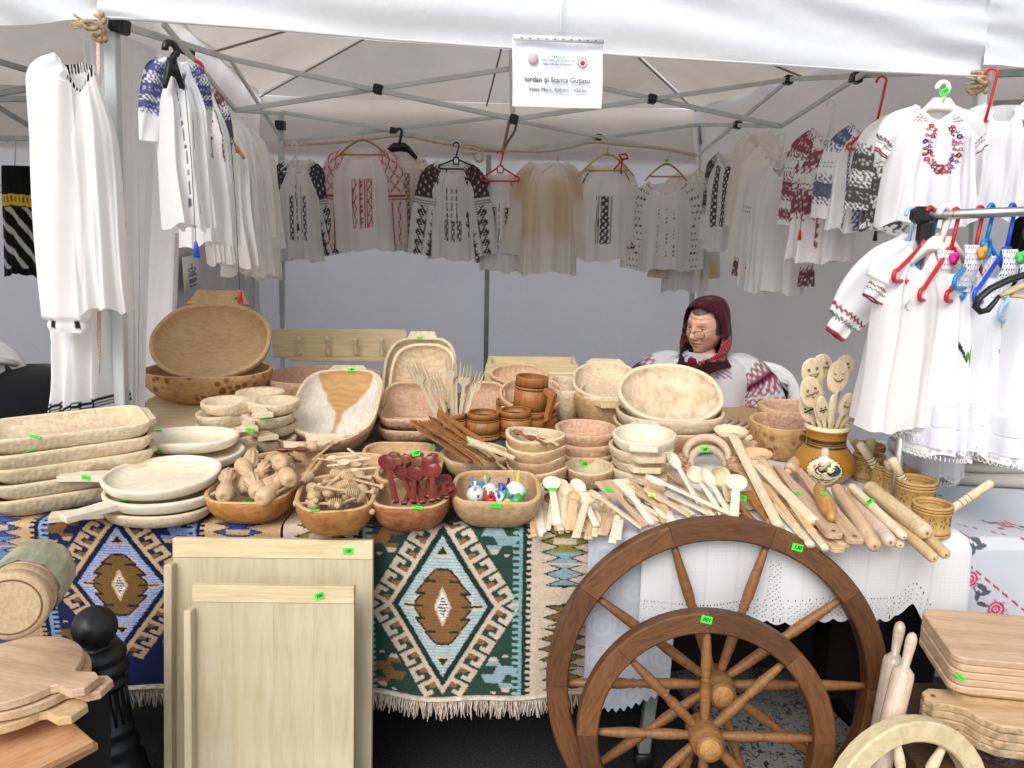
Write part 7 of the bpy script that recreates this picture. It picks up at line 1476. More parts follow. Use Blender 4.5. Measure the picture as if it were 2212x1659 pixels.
# ================================================================== mortars and pestles
def ribbed(r, h): return [(r * .92, 0), (r * 1.02, .004), (r * 1.03, h * .10), (r * .99, h * .12), (r * 1.01, h * .15), (r * 1.01, h * .22), (r * .965, h * .25), (r * .95, h * .27), (r * .95, h * .70), (r * .97, h * .72), (r * 1.02, h * .75), (r * 1.02, h * .82), (r * .99, h * .835), (r * 1.02, h * .85), (r * 1.02, h * .91), (r * .99, h * .925), (r * 1.02, h * .94), (r * .99, h)]
def mortar(label, px, py, w, pest, plabel, z=TZ, lean_=0):
    c = on(px, py, z); m = mpp(c); r = w * m / 2; h = r * 1.75; pp = ribbed(r, h); vf = hollow(pp, r * .14, h * .2, 40); mi = []
    for k, f in enumerate(vf[1]): j = k // 40; mi.append(1 if j in (3, 11, 14) else 0)
    o = mesh('wooden_mortar', *vf, [M['honey'], M['burnt_soft']], None, True, midx=mi); o.location = (c.x, c.y + r, z); o.rotation_euler = (0, R(lean_), 0); tag(o, label, 'mortar', 'mortars by the rolling pins')
    E = []
    for k in range(5):
        a0 = -pi / 2 + (k - 2) * .62 + .2; 
        for q in range(5):
            cz = h * .52 + h * .12 * math.sin(q * 1.256); a1 = a0 + .16 * math.cos(q * 1.256); E.append(tube([(r * .955 * math.cos(a1 + .05 * math.cos(t)), r * .955 * math.sin(a1 + .05 * math.cos(t)), cz + .0035 * math.sin(t)) for t in np.linspace(0, 6.28, 8)], .0006, 4, False))
    mesh('burnt_rosettes', *join(*E), M['burnt_soft'], o); o.children[0]['kind'] = 'stuff'
    (x0, y0), zt = pest; A_ = at(x0, y0, c.y + r + zt); B_ = Vector((c.x, c.y + r * 1.1, z + h * .28)); L = (B_ - A_).length; rr_ = 9.5 * m
    P_ = [(.001, 0), (rr_ * .8, .001), (rr_, .006), (rr_, L * .36), (rr_ * .93, L * .365), (rr_, L * .375), (rr_, L * .43), (rr_ * .93, L * .435), (rr_, L * .445), (rr_ * .98, L * .5), (rr_ * .93, L * .505), (rr_ * .98, L * .515), (rr_ * 1.05, L * .9), (rr_ * 1.2, L), (.001, L)]
    vf = lathe(P_, 18, 'x'); mi = [1 if (k // 18) in (4, 7, 10) and k < 18 * 14 else 0 for k in range(len(vf[1]))]
    q = mesh('wooden_pestle', *vf, [M['pale'], M['burn']], None, True, midx=mi); lay(q, A_, B_); tag(q, plabel, 'pestle', 'pestles in the mortars')
M['honey'] = wood('honey_mortar', '#d3ac6c', '#b48848', scale=(5, 5, 2), vary=.06, spec=.4); M['burnt_soft'] = plain('burnt_soft', '#4a2f18', rough=.7)
mortar('burnt patterned mortar standing at the table corner', 2028, 1168, 82, ((2143, 1042), .03), 'plain pestle slanting out of the corner mortar')
mortar('ribbed mortar with green label just behind the corner mortar', 1993, 1118, 84, ((1926, 990), .0), 'pestle with three burnt rings in the labelled mortar'); mortar('ribbed mortar second behind the corner one', 1960, 1090, 74, ((1917, 994), .0), 'pestle with two burnt rings beside the three ringed one'); mortar('ribbed mortar third behind the corner one', 1930, 1070, 70, ((1856, 957), .0), 'long pestle leaning towards the vase')
mortar('ribbed mortar beside the vase', 1887, 1046, 66, ((1882, 946), .02), 'upright pestle behind the leaning one'); mortar('ribbed mortar furthest back past the vase', 1888, 1020, 62, ((1842, 948), .0), 'pestle end peeping from behind the vase')
# ================================================================== the seated stall keeper and the chair
PX = at(1527, 706, 3.45); HX, HY, HZ = PX
person = thing('person', 'seated person in a maroon flowered headscarf, glasses and red embroidered white blouse', 'person', (HX, HY + .02, 0))
P0 = Vector(person.location)
def gs(x, c, s): return np.exp(-((x - c) / s) ** 2)
nt, np_ = 128, 104
th = np.linspace(-pi, pi, nt, endpoint=False); ph = np.linspace(-pi / 2 + .02, pi / 2 - .02, np_); TH, PHI = np.meshgrid(th, ph)
x = .076 * np.sin(TH) * np.cos(PHI); y = -.095 * np.cos(TH) * np.cos(PHI); z = .118 * np.sin(PHI)
fr = np.clip(-y / .06, 0, 1); lo = np.clip(-z / .118, 0, 1)
x = x * (1 - .20 * lo ** 1.6); y = y * (1 - .10 * lo * (y > 0)) 
y = np.where(y < 0, y * (1 - .10 * (np.abs(x) / .076) ** 2), y)
D = np.zeros_like(x)
for sx in (-1, 1):
    D += .007 * gs(x, sx * .030, .022) * gs(z, .036, .010) - .013 * gs(x, sx * .031, .017) * gs(z, .014, .011) + .009 * gs(x, sx * .044, .022) * gs(z, -.022, .022) + .011 * gs(x, sx * .0125, .007) * gs(z, -.027, .007) - .0045 * gs(x - sx * .030, (z + .04) * -.25 * sx, .006) * gs(z, -.042, .020) + .006 * gs(x, sx * .040, .018) * gs(z, -.070, .02)
    D += .004 * gs(x, sx * .031, .016) * gs(z, .004, .004)
D += .0022 * np.sin(z * 330) * gs(z, .062, .018) * (np.abs(x) < .05) - .003 * gs(np.abs(x), .052, .008) * gs(z, .004, .012) - .004 * gs(np.abs(x), .026, .006) * gs(z, -.066, .012) + .004 * gs(np.abs(x), .034, .012) * gs(z, -.006, .005)
D += .014 * gs(x, 0, .010) * gs(z, .004, .024) + .026 * gs(x, 0, .0125) * gs(z, -.020, .013) + .008 * gs(x, 0, .028) * gs(z, -.050, .006) + .009 * gs(x, 0, .024) * gs(z, -.064, .007) - .007 * gs(x, 0, .028) * gs(z, -.0570, .0030) + .014 * gs(x, 0, .024) * gs(z, -.092, .016) + .003 * gs(x, 0, .03) * gs(z, .07, .02)
y = y - D * fr; z = z - .004 * gs(x, 0, .03) * (z < -.09)
V = np.stack([x, y, z], -1); sk = npl('#d2a188'); C = np.tile(sk, (np_, nt, 1)); 
def tintc(mask, col, w=1.0):
    global C
    C = C * (1 - (mask * w)[..., None]) + npl(col) * (mask * w)[..., None]
f1 = (y < 0).astype(float)
tintc(f1 * (gs(x, 0, .026) * gs(z, -.052, .006) + gs(x, 0, .022) * gs(z, -.063, .006)).clip(0, 1), '#a5625a', .8); tintc(f1 * gs(x, 0, .028) * gs(z, -.0572, .0022), '#4e2420', .9)
for sx in (-1, 1):
    tintc(f1 * gs(x, sx * .044, .02) * gs(z, -.024, .018), '#c07a62', .6); tintc(f1 * gs(x, sx * .031, .018) * gs(z - .040 + .1 * np.abs(x - sx * .028), 0, .0045), '#6f594c', .7); tintc(f1 * gs(x, sx * .031, .017) * gs(z, .003, .006), '#a06e58', .6); tintc(f1 * gs(x, sx * .011, .004) * gs(z, -.033, .003), '#5a3028', .8)
tintc(f1 * gs(x, 0, .010) * gs(z, -.022, .012), '#bd7f68', .6)
C = C * (1 + .10 * np.sin(x * 210 + 3 * np.sin(z * 160)) * np.sin(z * 190 + x * 60))[..., None]
hair = ((z > .070 + .10 * x ** 2 / .02) | ((y > -.03) & (z > -.02))).astype(float); tintc(hair, '#3c3a3a', .92)
hd = (Matrix.Rotation(R(-32), 3, 'Z') @ Matrix.Rotation(R(9), 3, 'X') @ Matrix.Rotation(R(5), 3, 'Y'))
HC = Vector((0, -.02, HZ))
def hm(p): return HC + hd @ Vector(p)
headV = [tuple(hm(p)) for p in V.reshape(-1, 3)]; headF = gridf(nt, np_, True) if False else [q for q in gridf(nt, np_, True)]
headF = [tuple(q) for q in headF]
# skeleton: neck, torso, arms to the lap, legs
J = {'pelvis': (.0, .10, .50, .16), 'waist': (0, .09, .62, .155), 'chest': (0, .07, .78, .15), 'neckb': (0, .045, .915, .062), 'neck': (0, .01, .99, .052), 'headb': (0, -.005, 1.05, .05),
     'shl': (-.165, .065, .88, .055), 'ell': (-.215, .0, .63, .04), 'wrl': (-.07, -.19, .57, .032), 'shr': (.165, .065, .88, .055), 'elr': (.22, .0, .63, .04), 'wrr': (.08, -.19, .57, .032),
     'hipl': (-.10, .04, .50, .11), 'knl': (-.12, -.34, .50, .075), 'anl': (-.12, -.36, .09, .045), 'tol': (-.13, -.52, .05, .036), 'hipr': (.10, .04, .50, .11), 'knr': (.12, -.34, .50, .075), 'anr': (.12, -.36, .09, .045), 'tor': (.13, -.52, .05, .036)}
EDG = [('pelvis', 'waist'), ('waist', 'chest'), ('chest', 'neckb'), ('neckb', 'neck'), ('neck', 'headb'), ('chest', 'shl'), ('shl', 'ell'), ('ell', 'wrl'), ('chest', 'shr'), ('shr', 'elr'), ('elr', 'wrr'), ('pelvis', 'hipl'), ('hipl', 'knl'), ('knl', 'anl'), ('anl', 'tol'), ('pelvis', 'hipr'), ('hipr', 'knr'), ('knr', 'anr'), ('anr', 'tor')]
for s, sg in (('l', -1), ('r', 1)):
    w = J['wr' + s]; J['pa' + s] = (w[0] * .75, w[1] - .055, w[2] - .012, .030); EDG.append(('wr' + s, 'pa' + s))
    for k in range(5):
        ox = (k - 2) * .017; prev = 'pa' + s
        if k == 4: pts = [(w[0] * .75 - sg * .035, w[1] - .05, w[2] + .0), (w[0] * .75 - sg * .045, w[1] - .075, w[2] - .012)]
        else: pts = [(w[0] * .75 + sg * (ox + .012), w[1] - .095 - .006 * (k % 2), w[2] - .015), (w[0] * .75 + sg * (ox + .010), w[1] - .125 - .006 * (k % 2), w[2] - .032)]
        for i, p in enumerate(pts): nm = f'f{s}{k}{i}'; J[nm] = (*p, .0095 - .001 * i); EDG.append((prev, nm)); prev = nm
names = list(J); me = bpy.data.meshes.new('_b'); me.from_pydata([J[k][:3] for k in names], [(names.index(a), names.index(b)) for a, b in EDG], []); bo = bpy.data.objects.new('_b', me); COL.objects.link(bo)
md = bo.modifiers.new('skin', 'SKIN'); 
for i, k in enumerate(names): me.skin_vertices[0].data[i].radius = (J[k][3], J[k][3]); me.skin_vertices[0].data[i].use_root = (k == 'pelvis')
bo.modifiers.new('sub', 'SUBSURF').levels = 2
ev = bo.evaluated_get(bpy.context.evaluated_depsgraph_get()).to_mesh(); bV = [tuple(v.co) for v in ev.vertices]; bF = [tuple(p.vertices) for p in ev.polygons]; bpy.data.objects.remove(bo)
msk, n, l, b = newmat('skin'); a_ = n.new('ShaderNodeAttribute'); a_.attribute_name = 'Col'; l.new(a_.outputs[0], b.inputs['Base Color']); b.inputs['Roughness'].default_value = .5; b.inputs['Subsurface Weight'].default_value = .12; b.inputs['Subsurface Radius'].default_value = (.01, .004, .002)
ns = n.new('ShaderNodeTexNoise'); ns.inputs['Scale'].default_value = 160; bp = n.new('ShaderNodeBump'); bp.inputs['Strength'].default_value = .2; bp.inputs['Distance'].default_value = .001; tc = n.new('ShaderNodeTexCoord'); l.new(tc.outputs['Object'], ns.inputs['Vector']); l.new(ns.outputs[0], bp.inputs['Height']); l.new(bp.outputs[0], b.inputs['Normal'])
vj, fj = join((headV, headF), (bV, bF)); mesh('body', vj, fj, msk, person, True, np.vstack([C.reshape(-1, 3), np.tile(sk, (len(bV), 1))]))
for sx in (-1, 1):
    e = mesh('eye', *lathe([(.001, -.0112)] + [(.0112 * math.sin(t), -.0112 * math.cos(t)) for t in np.linspace(.25, pi - .25, 10)] + [(.001, .0112)], 16), M['eye_white'], person); ec = hm((sx * .031, -.0672, .0120)); e.location = ec; e.rotation_euler = (hd @ Matrix.Rotation(R(90), 3, 'X')).to_euler()
    i_ = mesh('iris', *lathe([(.0005, .0092), (.0058, .0092), (.0050, .0113), (.0005, .0117)], 12), M['iris'], e)
    lid = mesh('eyelid', *tube([hm((sx * .031 + .0135 * t, -.0768 + .006 * t * t, .0168 - .0045 * t * t)) for t in np.linspace(-1, 1, 9)], [.002, .003, .0036, .004, .0042, .004, .0036, .003, .002], 6), M['lid'], person)
# spectacles low on the nose
gl = thing('spectacles', 'thin rectangular spectacles low on the nose of the seated person', 'glasses', P0)
for sx in (-1, 1):
    fr_ = [hm((sx * .033 + .023 * math.copysign(abs(math.cos(t)) ** .5, math.cos(t)), -.107 + .010 * abs(sx * .033 + .023 * math.cos(t)) / .06 * 1.0, -.004 + .0155 * math.copysign(abs(math.sin(t)) ** .6, math.sin(t)))) for t in np.linspace(0, 2 * pi, 25)]
    mesh('lens_rim', *tube(fr_, .0016, 6, caps=False), M['frame_metal'], gl); mesh('temple', *tube([hm((sx * .056, -.098, .006)), hm((sx * .074, -.05, .012)), hm((sx * .080, .01, .016))], .0012, 6), M['frame_metal'], gl)
mesh('bridge', *tube([hm((-.011, -.106, .0)), hm((0, -.111, .003)), hm((.011, -.106, .0))], .0012, 6), M['frame_metal'], gl)
# headscarf: rings from crown to shoulders, open round the face
prof = [(.129, .002, .002, .020), (.127, .030, .036, .022), (.118, .056, .066, .018), (.098, .074, .090, .010), (.070, .086, .104, .008), (.040, .093, .112, .006), (.010, .098, .117, .006), (-.020, .101, .119, .006), (-.050, .104, .119, .004), (-.075, .107, .117, .0), (-.098, .106, .112, -.004), (-.115, .098, .104, -.006), (-.130, .098, .106, -.008), (-.145, .102, .112, .0), (-.160, .108, .118, .008), (-.172, .112, .120, .012)]
zz_ = np.array([p[0] for p in prof]); zs = np.linspace(.129, -.172, 70); n2 = 120; ths = np.linspace(-pi, pi, n2, endpoint=False); SV, SCl, keep = [], [], []
mar, blk, red = npl('#43101f'), npl('#14090c'), npl('#a01c38'); rg_ = np.random.default_rng(4); fl = [(rg_.uniform(-2.6, 2.6), rg_.uniform(-.115, -.035), rg_.uniform(.018, .032)) for _ in range(12)] + [(1.3, -.072, .030), (1.75, -.058, .027), (1.05, -.102, .024), (2.15, -.08, .026), (-1.2, -.085, .026), (1.5, -.112, .02)]; sm = [(rg_.uniform(-2.8, 2.8), rg_.uniform(-.02, .12)) for _ in range(26)]
for zi in zs:
    rx = np.interp(-zi, -zz_, [p[1] for p in prof]); ry = np.interp(-zi, -zz_, [p[2] for p in prof]); cy = np.interp(-zi, -zz_, [p[3] for p in prof])
    for t in ths:
        w = 1 + .018 * math.sin(5 * t + 30 * zi) + .014 * math.sin(13 * t + 18 * zi) + (.05 * math.sin(7 * t + 2) * min(1, max(0, (-zi - .10) / .05)) if zi < -.1 else 0); p = Vector((rx * w * math.sin(t), cy - ry * w * math.cos(t) * (1 + .12 * max(0, (-.1 - zi) / .072) * math.exp(-(t / .6) ** 2)), zi - .075 * max(0, (-.1 - zi) / .072) * math.exp(-(t / .55) ** 2))); SV.append(tuple(hm(p) if zi > -.12 else hm(p).lerp(HC + Matrix.Rotation(R(-22), 3, 'Z') @ p, min(1, (-.12 - zi) / .05))))
        c = mar.copy()
        if zi < -.030: c = blk.copy() * .6 + mar * .4
        for a, q, r in fl:
            d = math.hypot((t - a) * .1, zi - q)
            if d < r: c = red if (d / r * 3) % 1 < .7 else npl('#d85a70')
            elif d < r * 1.35 and math.sin((t - a) * 40) > .3: c = npl('#3e5a34')
        for a, q in sm:
            if math.hypot((t - a) * .1, zi - q) < .0035: c = npl('#a03048')
        SCl.append(c)
SF = []
for q in gridf(n2, 70, True):
    j, i = divmod(q[0], n2); zc_ = zs[j]; t = ths[i]; 
    top, bot = .108, -.118
    if bot < zc_ < top:
        u = (zc_ - (top + bot) / 2) / ((top - bot) / 2); half = 1.28 * (1 - abs(u) ** 3.4) ** .5
        if abs(t) < half: continue
    SF.append(q)
scarf = mesh('headscarf', SV, SF, M['scarf'], person, True, np.array(SCl)); so = scarf.modifiers.new('thick', 'SOLIDIFY'); so.thickness = .003
kn = HC + Matrix.Rotation(R(-22), 3, 'Z') @ Vector((0, -.128, -.142))
mesh('scarf_knot', *lathe([(.001, -.022), (.016, -.018), (.022, 0), (.016, .018), (.001, .022)], 12), M['maroon'], person).location = kn
for sg, (dx, dy, dz), w in ((1, (.055, -.035, -.155), .030), (-1, (-.045, -.04, -.13), .028)):
    V = []; 
    for j in range(16):
        t = j / 15; cpt = kn + Vector((dx, dy, dz)) * t + Vector((0, -.02 * math.sin(t * pi), 0)); ww = w * (.35 + .9 * t) * (1 if t < .9 else .8)
        for i in range(9): s = i / 8 * 2 - 1; V.append(cpt + Vector((s * ww, .010 * math.cos(s * 3 + t * 3), -.02 * s * s * t)))
    o = mesh('scarf_tail', V, gridf(9, 16), M['maroon'], person); sl_ = o.modifiers.new('t', 'SOLIDIFY'); sl_.thickness = .003
# blouse: torso and two full sleeves with red embroidery
def loft(rings, nu=90):
    V = []
    for (cx, cy, cz, rx, ry, e) in rings:
        for i in range(nu):
            a = 2 * pi * i / nu; X, Y_ = outline(np.array([a]), e); V.append((cx + rx * X[0] * (1 + .012 * math.sin(9 * a + cz * 20)), cy + ry * Y_[0] * (1 + .02 * math.sin(11 * a + cz * 30)), cz))
    return np.array(V)
rg2 = [(0, .01, 1.0, .070, .068, 2), (0, .03, .985, .095, .088, 2), (0, .05, .965, .155, .106, 2.1), (0, .06, .935, .205, .122, 2.3), (0, .065, .88, .222, .138, 2.4), (0, .07, .78, .205, .155, 2.4), (0, .08, .70, .205, .168, 2.3), (0, .09, .62, .20, .172, 2.2), (0, .10, .50, .215, .18, 2.2), (0, .10, .46, .215, .18, 2.2)]
zs2 = np.linspace(1.0, .46, 60); R2 = np.array(rg2); rr3 = [(0, np.interp(-q, -R2[:, 2], R2[:, 1]), q, np.interp(-q, -R2[:, 2], R2[:, 3]), np.interp(-q, -R2[:, 2], R2[:, 4]), 2.3) for q in zs2]
BV = loft(rr3); BC = np.tile(npl('#e2e0e4'), (len(BV), 1)); u_ = BV[:, 0]; zq = BV[:, 2]; em = (zq > .89) & (zq < .985) & (np.abs(np.abs(u_) - .085) < .035) & (np.sin(u_ * 260) * np.sin(zq * 300) > .1); BC[em] = npl('#a07a9a')
mesh('blouse', BV, gridf(90, 60, True), M['cotton'], person, True, BC)
def sleeve_person(sg):
    path = [Vector((sg * .10, .055, .945)), Vector((sg * .19, .055, .918)), Vector((sg * .262, .04, .835)), Vector((sg * .275, .02, .74)), Vector((sg * .26, -.005, .65)), Vector((sg * .20, -.06, .595)), Vector((sg * .13, -.14, .58)), Vector((sg * .085, -.18, .572))]
    rad = [.040, .068, .086, .092, .092, .085, .070, .048]; n3 = 70; nu = 72; V = []; S = []; A_ = []
    pts = [];
    for k in range(n3):
        s = k / (n3 - 1) * (len(path) - 1); i = min(int(s), len(path) - 2); f = s - i; a_, b_, c_, d_ = path[max(i - 1, 0)], path[i], path[i + 1], path[min(i + 2, len(path) - 1)]
        pts.append(.5 * ((2 * b_) + (c_ - a_) * f + (2 * a_ - 5 * b_ + 4 * c_ - d_) * f * f + (3 * b_ - a_ - 3 * c_ + d_) * f ** 3))
    rr4 = [float(np.interp(k / (n3 - 1), np.linspace(0, 1, len(rad)), rad)) for k in range(n3)]
    vv, ff = tube(pts, rr4, nu, caps=False); vv = np.array(vv).reshape(n3, nu, 3)
    for k in range(n3):
        for i in range(nu): d = vv[k, i] - np.array(pts[k]); vv[k, i] += d * (.05 * math.sin(6 * 2 * pi * i / nu + k * .12) + .03 * math.sin(k * .9 + i * .3))
    s = np.repeat(np.linspace(0, 1, n3)[:, None], nu, 1); a = np.repeat(np.arange(nu)[None] / nu * 2 * pi, n3, 0); C_ = np.tile(npl('#e2e0e4'), (n3, nu, 1)); rd, dkk = npl('#8e2346'), npl('#3a1a34')
    for s0 in (.24, .43, .66):
        C_[np.abs(s - s0) < .012] = dkk; C_[(np.abs(s - s0) < .008) & (np.sin(a * 26) > 0)] = npl('#b04a6a')
        C_[(np.abs(np.abs(s - s0) - .050) < .040) & (np.sin(a * 15 + .6 * np.sin(s * 90)) * np.sin((s - s0) * 135) > -.22)] = rd * .85 + .15 * npl('#e2e0e4')
    for s0 in (.575, .60): C_[np.abs(s - s0 - .006 * np.sin(a * 18)) < .005] = npl('#26304a')
    mesh('sleeve', vv.reshape(-1, 3), ff, M['cotton'], person, True, C_.reshape(-1, 3))
sleeve_person(1); sleeve_person(-1)
SKR = [(0, .10, .53, .215, .185, 2.2), (0, .0, .50, .235, .29, 2.6), (0, -.08, .50, .25, .33, 2.8), (0, -.12, .44, .26, .33, 2.8), (0, -.16, .28, .27, .28, 2.6), (0, -.18, .12, .29, .27, 2.4)]
mesh('skirt', loft(SKR), gridf(90, 6, True), M['black_cloth'], person)
person.rotation_euler.z = R(-14)
gl.rotation_euler.z = R(-14)
# rotating the figure turns the head too: compensate so the face keeps its direction (built 14 degrees less turned)
# ---- chair
cc = at(1612, 830, 3.62); ch = thing('plastic_chair', 'white plastic garden chair with a slatted back behind the seated person', 'chair', (cc.x, cc.y, 0), (0, 0, R(-16)))
cm = M['white_plastic']
mesh('seat', *prism([(-.21, -.40), (-.14, -.43), (.14, -.43), (.21, -.40), (.20, .0), (-.20, .0)], .395, .42, .006), cm, ch)
arch = [(.235 * math.copysign(abs(math.cos(t)) ** .55, math.cos(t)), .05 + .03 * math.sin(t), .60 + .295 * math.sin(t) ** .6) for t in np.linspace(0, pi, 31)]
mesh('back_rim', *tube(arch, [.028] * 31, 10, flat=.35), cm, ch); mesh('top_rail', *tube([(-.19, .075, .83), (-.1, .082, .855), (0, .085, .86), (.1, .082, .855), (.19, .075, .83)], [.05] * 5, 10, flat=.25), cm, ch)
for i in range(7): xx = -.138 + .046 * i; mesh('back_slat', *bar((xx, .02, .42), (xx * 1.05, .08, .84), .032, .008), cm, ch, False)
for sg in (-1, 1):
    mesh('arm', *tube([(sg * .235, .05, .62), (sg * .265, -.04, .655), (sg * .275, -.20, .65), (sg * .26, -.36, .62), (sg * .25, -.40, .52), (sg * .245, -.42, .0)], [.026, .028, .028, .026, .024, .022], 10, flat=.5), cm, ch)
    mesh('leg', *tube([(sg * .225, .05, .60), (sg * .22, .08, .3), (sg * .23, .12, 0)], [.024, .024, .022], 10, flat=.6), cm, ch)
o = mesh('dark_jacket', *prism([(-.20, .40), (.20, .40), (.205, .80), (.16, .845), (-.16, .845), (-.205, .80)], -.012, .012, .004), M['black_cloth']); o.data.transform(Matrix.Rotation(pi / 2, 4, 'X')); o.location = ch.matrix_world @ Vector((0, 0, 0)) if False else (cc.x - .02, cc.y - .005, .0); o.rotation_euler.z = R(-16); tag(o, 'dark jacket hung over the back of the white plastic chair', 'jacket')
c = at(2, 872, 2.75); ch2 = thing('plastic_chair', 'pale plastic chair arm showing in the neighbouring stall', 'chair', (c.x - .10, c.y, 0), (0, 0, R(60)))
for ob in list(ch.children):
    q = ob.copy(); COL.objects.link(q); q.parent = ch2
ch2.scale = (1, 1, 1.22)
M['red_board'] = wood('red_board', '#cf9f74', '#b07e52', scale=(1.2, 9, 9), vary=.05)
# ================================================================== things standing before the table
M['board_v'] = wood('board_v', '#dfd0b0', '#cab68e', scale=(9, .8, 9), vary=.04, grain=.8); M['board'] = wood('board_panel', '#e0d2b2', '#cdbb94', scale=(5, .5, 5), vary=.07, grain=.7, k=.76)
M['cream_rim'] = wood('cream_rim', '#e6d6ae', '#cdb684', scale=(3, 6, 3), vary=.05)
def wheel(name, label, px, py, Y, Rpx, nsp, nfel, rimw, rimd, hubr, hubl, leanb, spin, m_rim, m_sp, m_hub, a0=0.0, group=None):
    c = at(px, py, Y); m = mpp(c); Ro = Rpx * m; rw = rimw * m; t_ = thing(name, label, 'wheel', c, (R(-leanb), 0, R(spin)), group)
    for k in range(nfel):
        a1, a2 = a0 + 2 * pi * k / nfel + .0012, a0 + 2 * pi * (k + 1) / nfel - .0012; K = 10; V = []; d = rimd / 2; b = .004
        prof = [(Ro - rw + b, -d), (Ro - b, -d), (Ro, -d + b), (Ro, d - b), (Ro - b, d), (Ro - rw + b, d), (Ro - rw, d - b), (Ro - rw, -d + b)]
        for i in range(K):
            a = a1 + (a2 - a1) * i / (K - 1)
            V += [(r * math.cos(a), y, r * math.sin(a)) for r, y in prof]
        F_ = gridf(8, K, True) + [tuple(range(8))[::-1], tuple((K - 1) * 8 + q for q in range(8))]
        am = (a1 + a2) / 2; o = mesh('felloe', V, F_, m_rim, None, False); o.parent = t_
        o.data.transform(Matrix.Rotation(am - pi / 2, 4, 'Y')); o.rotation_euler.y = -(am - pi / 2)
    L0, L1 = hubr * m * .8, Ro - rw + .002; L = L1 - L0; s = 11.5 * m
    pr_ = [(s * .62, 0), (s * .8, L * .05), (s * 1.0, L * .22), (s * 1.02, L * .36), (s * .72, L * .445), (s * .82, L * .455), (s * .82, L * .47), (s * .62, L * .485), (s * .95, L * .51), (s * .8, L * .535), (s * 1.02, L * .60), (s * 1.0, L * .72), (s * .72, L * .93), (s * .6, L)]
    sm_ = None
    for k in range(nsp):
        a = a0 + 2 * pi * k / nsp
        if sm_ is None: o = mesh('spoke', *lathe(pr_, 14), m_sp, t_); sm_ = o.data
        else: o = bpy.data.objects.new('spoke', sm_); COL.objects.link(o); o.parent = t_
        o.location = (L0 * math.cos(a), 0, L0 * math.sin(a)); o.rotation_euler = (0, pi / 2 - a, 0)
    hr = hubr * m; hp = [(.001, -hubl * .62), (hr * .78, -hubl * .62), (hr * .84, -hubl * .60), (hr * .84, -hubl * .44), (hr * .98, -hubl * .42), (hr * 1.05, -hubl * .30), (hr * 1.05, hubl * .30), (hr * .9, hubl * .42), (hr * .8, hubl * .5), (.001, hubl * .5)]
    o = mesh('hub', *lathe(hp, 28), m_hub, t_); o.rotation_euler.x = -pi / 2
    o = mesh('hub_end', *lathe([(.001, -hubl * .635), (hr * .62, -hubl * .632), (hr * .66, -hubl * .61), (.001, -hubl * .60)], 24), M['hub_end'], t_); o.rotation_euler.x = -pi / 2
    return t_
M['hub_end'] = wood('hub_end', '#b98a52', '#8f6232', scale=(6, 6, 6), vary=.05)
wheel('wagon_wheel', 'large brown wooden wagon wheel with ten turned spokes leaning on the table', 1546, 1478, 1.80, 366, 10, 10, 46, .050, 34, .11, 8, 0, M['wheel'], M['spoke'], M['spoke'])
wheel('wagon_wheel', 'smaller brown wooden wagon wheel with eight spokes leaning before the large one', 1521, 1588, 1.665, 275, 8, 8, 45, .048, 34, .11, 9, -2, M['wheel'], M['spoke'], M['spoke'])
# cream spinning wheel at the frame's lower corner
c = at(1958, 1752, 1.47); sw_ = wheel('spinning_wheel', 'cream unpainted spinning wheel rim before the rolling pins', 1958, 1752, 1.47, 204, 8, 4, 46, .040, 30, .10, 10, 14, M['cream_rim'], M['pale'], M['pale'], a0=R(8))
mesh('stand', *join(bar((-.10, .09, 0), (-.16, .12, -c.z + .02), .03), bar((.10, .09, 0), (.16, .12, -c.z + .02), .03), bar((-.2, .1, -c.z + .03), (.2, .1, -c.z + .03), .05, .03), bar((-.11, .09, .0), (.11, .09, 0), .03)), M['cream_rim'], sw_, False)
# pastry boards: a panel, a batten across the top and a stop along one side
def pastry(label, px0, px1, py, Yt, Yb, zt=None, top=34, side=20, seed=0):
    A_, B_ = at(px0, py, Yt), at(px1, py + (px1 - px0) * .012, Yt); w = (B_ - A_).length; ct = (A_ + B_) / 2; bot = Vector((ct.x, Yb, .012)); H = (ct - bot).length; m = mpp(ct)
    t_ = thing('pastry_board', label, 'pastry board', bot, frame_from((B_ - A_), (0, -(ct.z - bot.z), ct.y - bot.y)))
    # local axes: x across, y up the board, z towards the viewer
    tp = top * m; n_ = 4
    for k in range(n_):
        o = mesh('plank', *box(w / n_ - .0002, H - tp, .018), M['board'], t_, False); o.location = (-w / 2 + (k + .5) * w / n_, (H - tp) / 2, 0)
    o = mesh('top_batten', *box(w, tp - .001, .021, bev=.0012), M['board_h'], t_, False); o.location = (0, H - tp / 2, .001)
    o = mesh('side_stop', *box(side * m, H - tp - .012, .040, bev=.002), M['board_v'], t_, False); o.location = (-w / 2 - .001, (H - tp - .012) / 2, .018)
    return t_
pastry('large pale pastry board with a 120 price sticker leaning on the rugs', 376, 806, 1160, 1.86, 1.72, top=42, side=17)
pastry('smaller pale pastry board leaning before the large one', 418, 766, 1260, 1.74, 1.62, top=38, side=16)
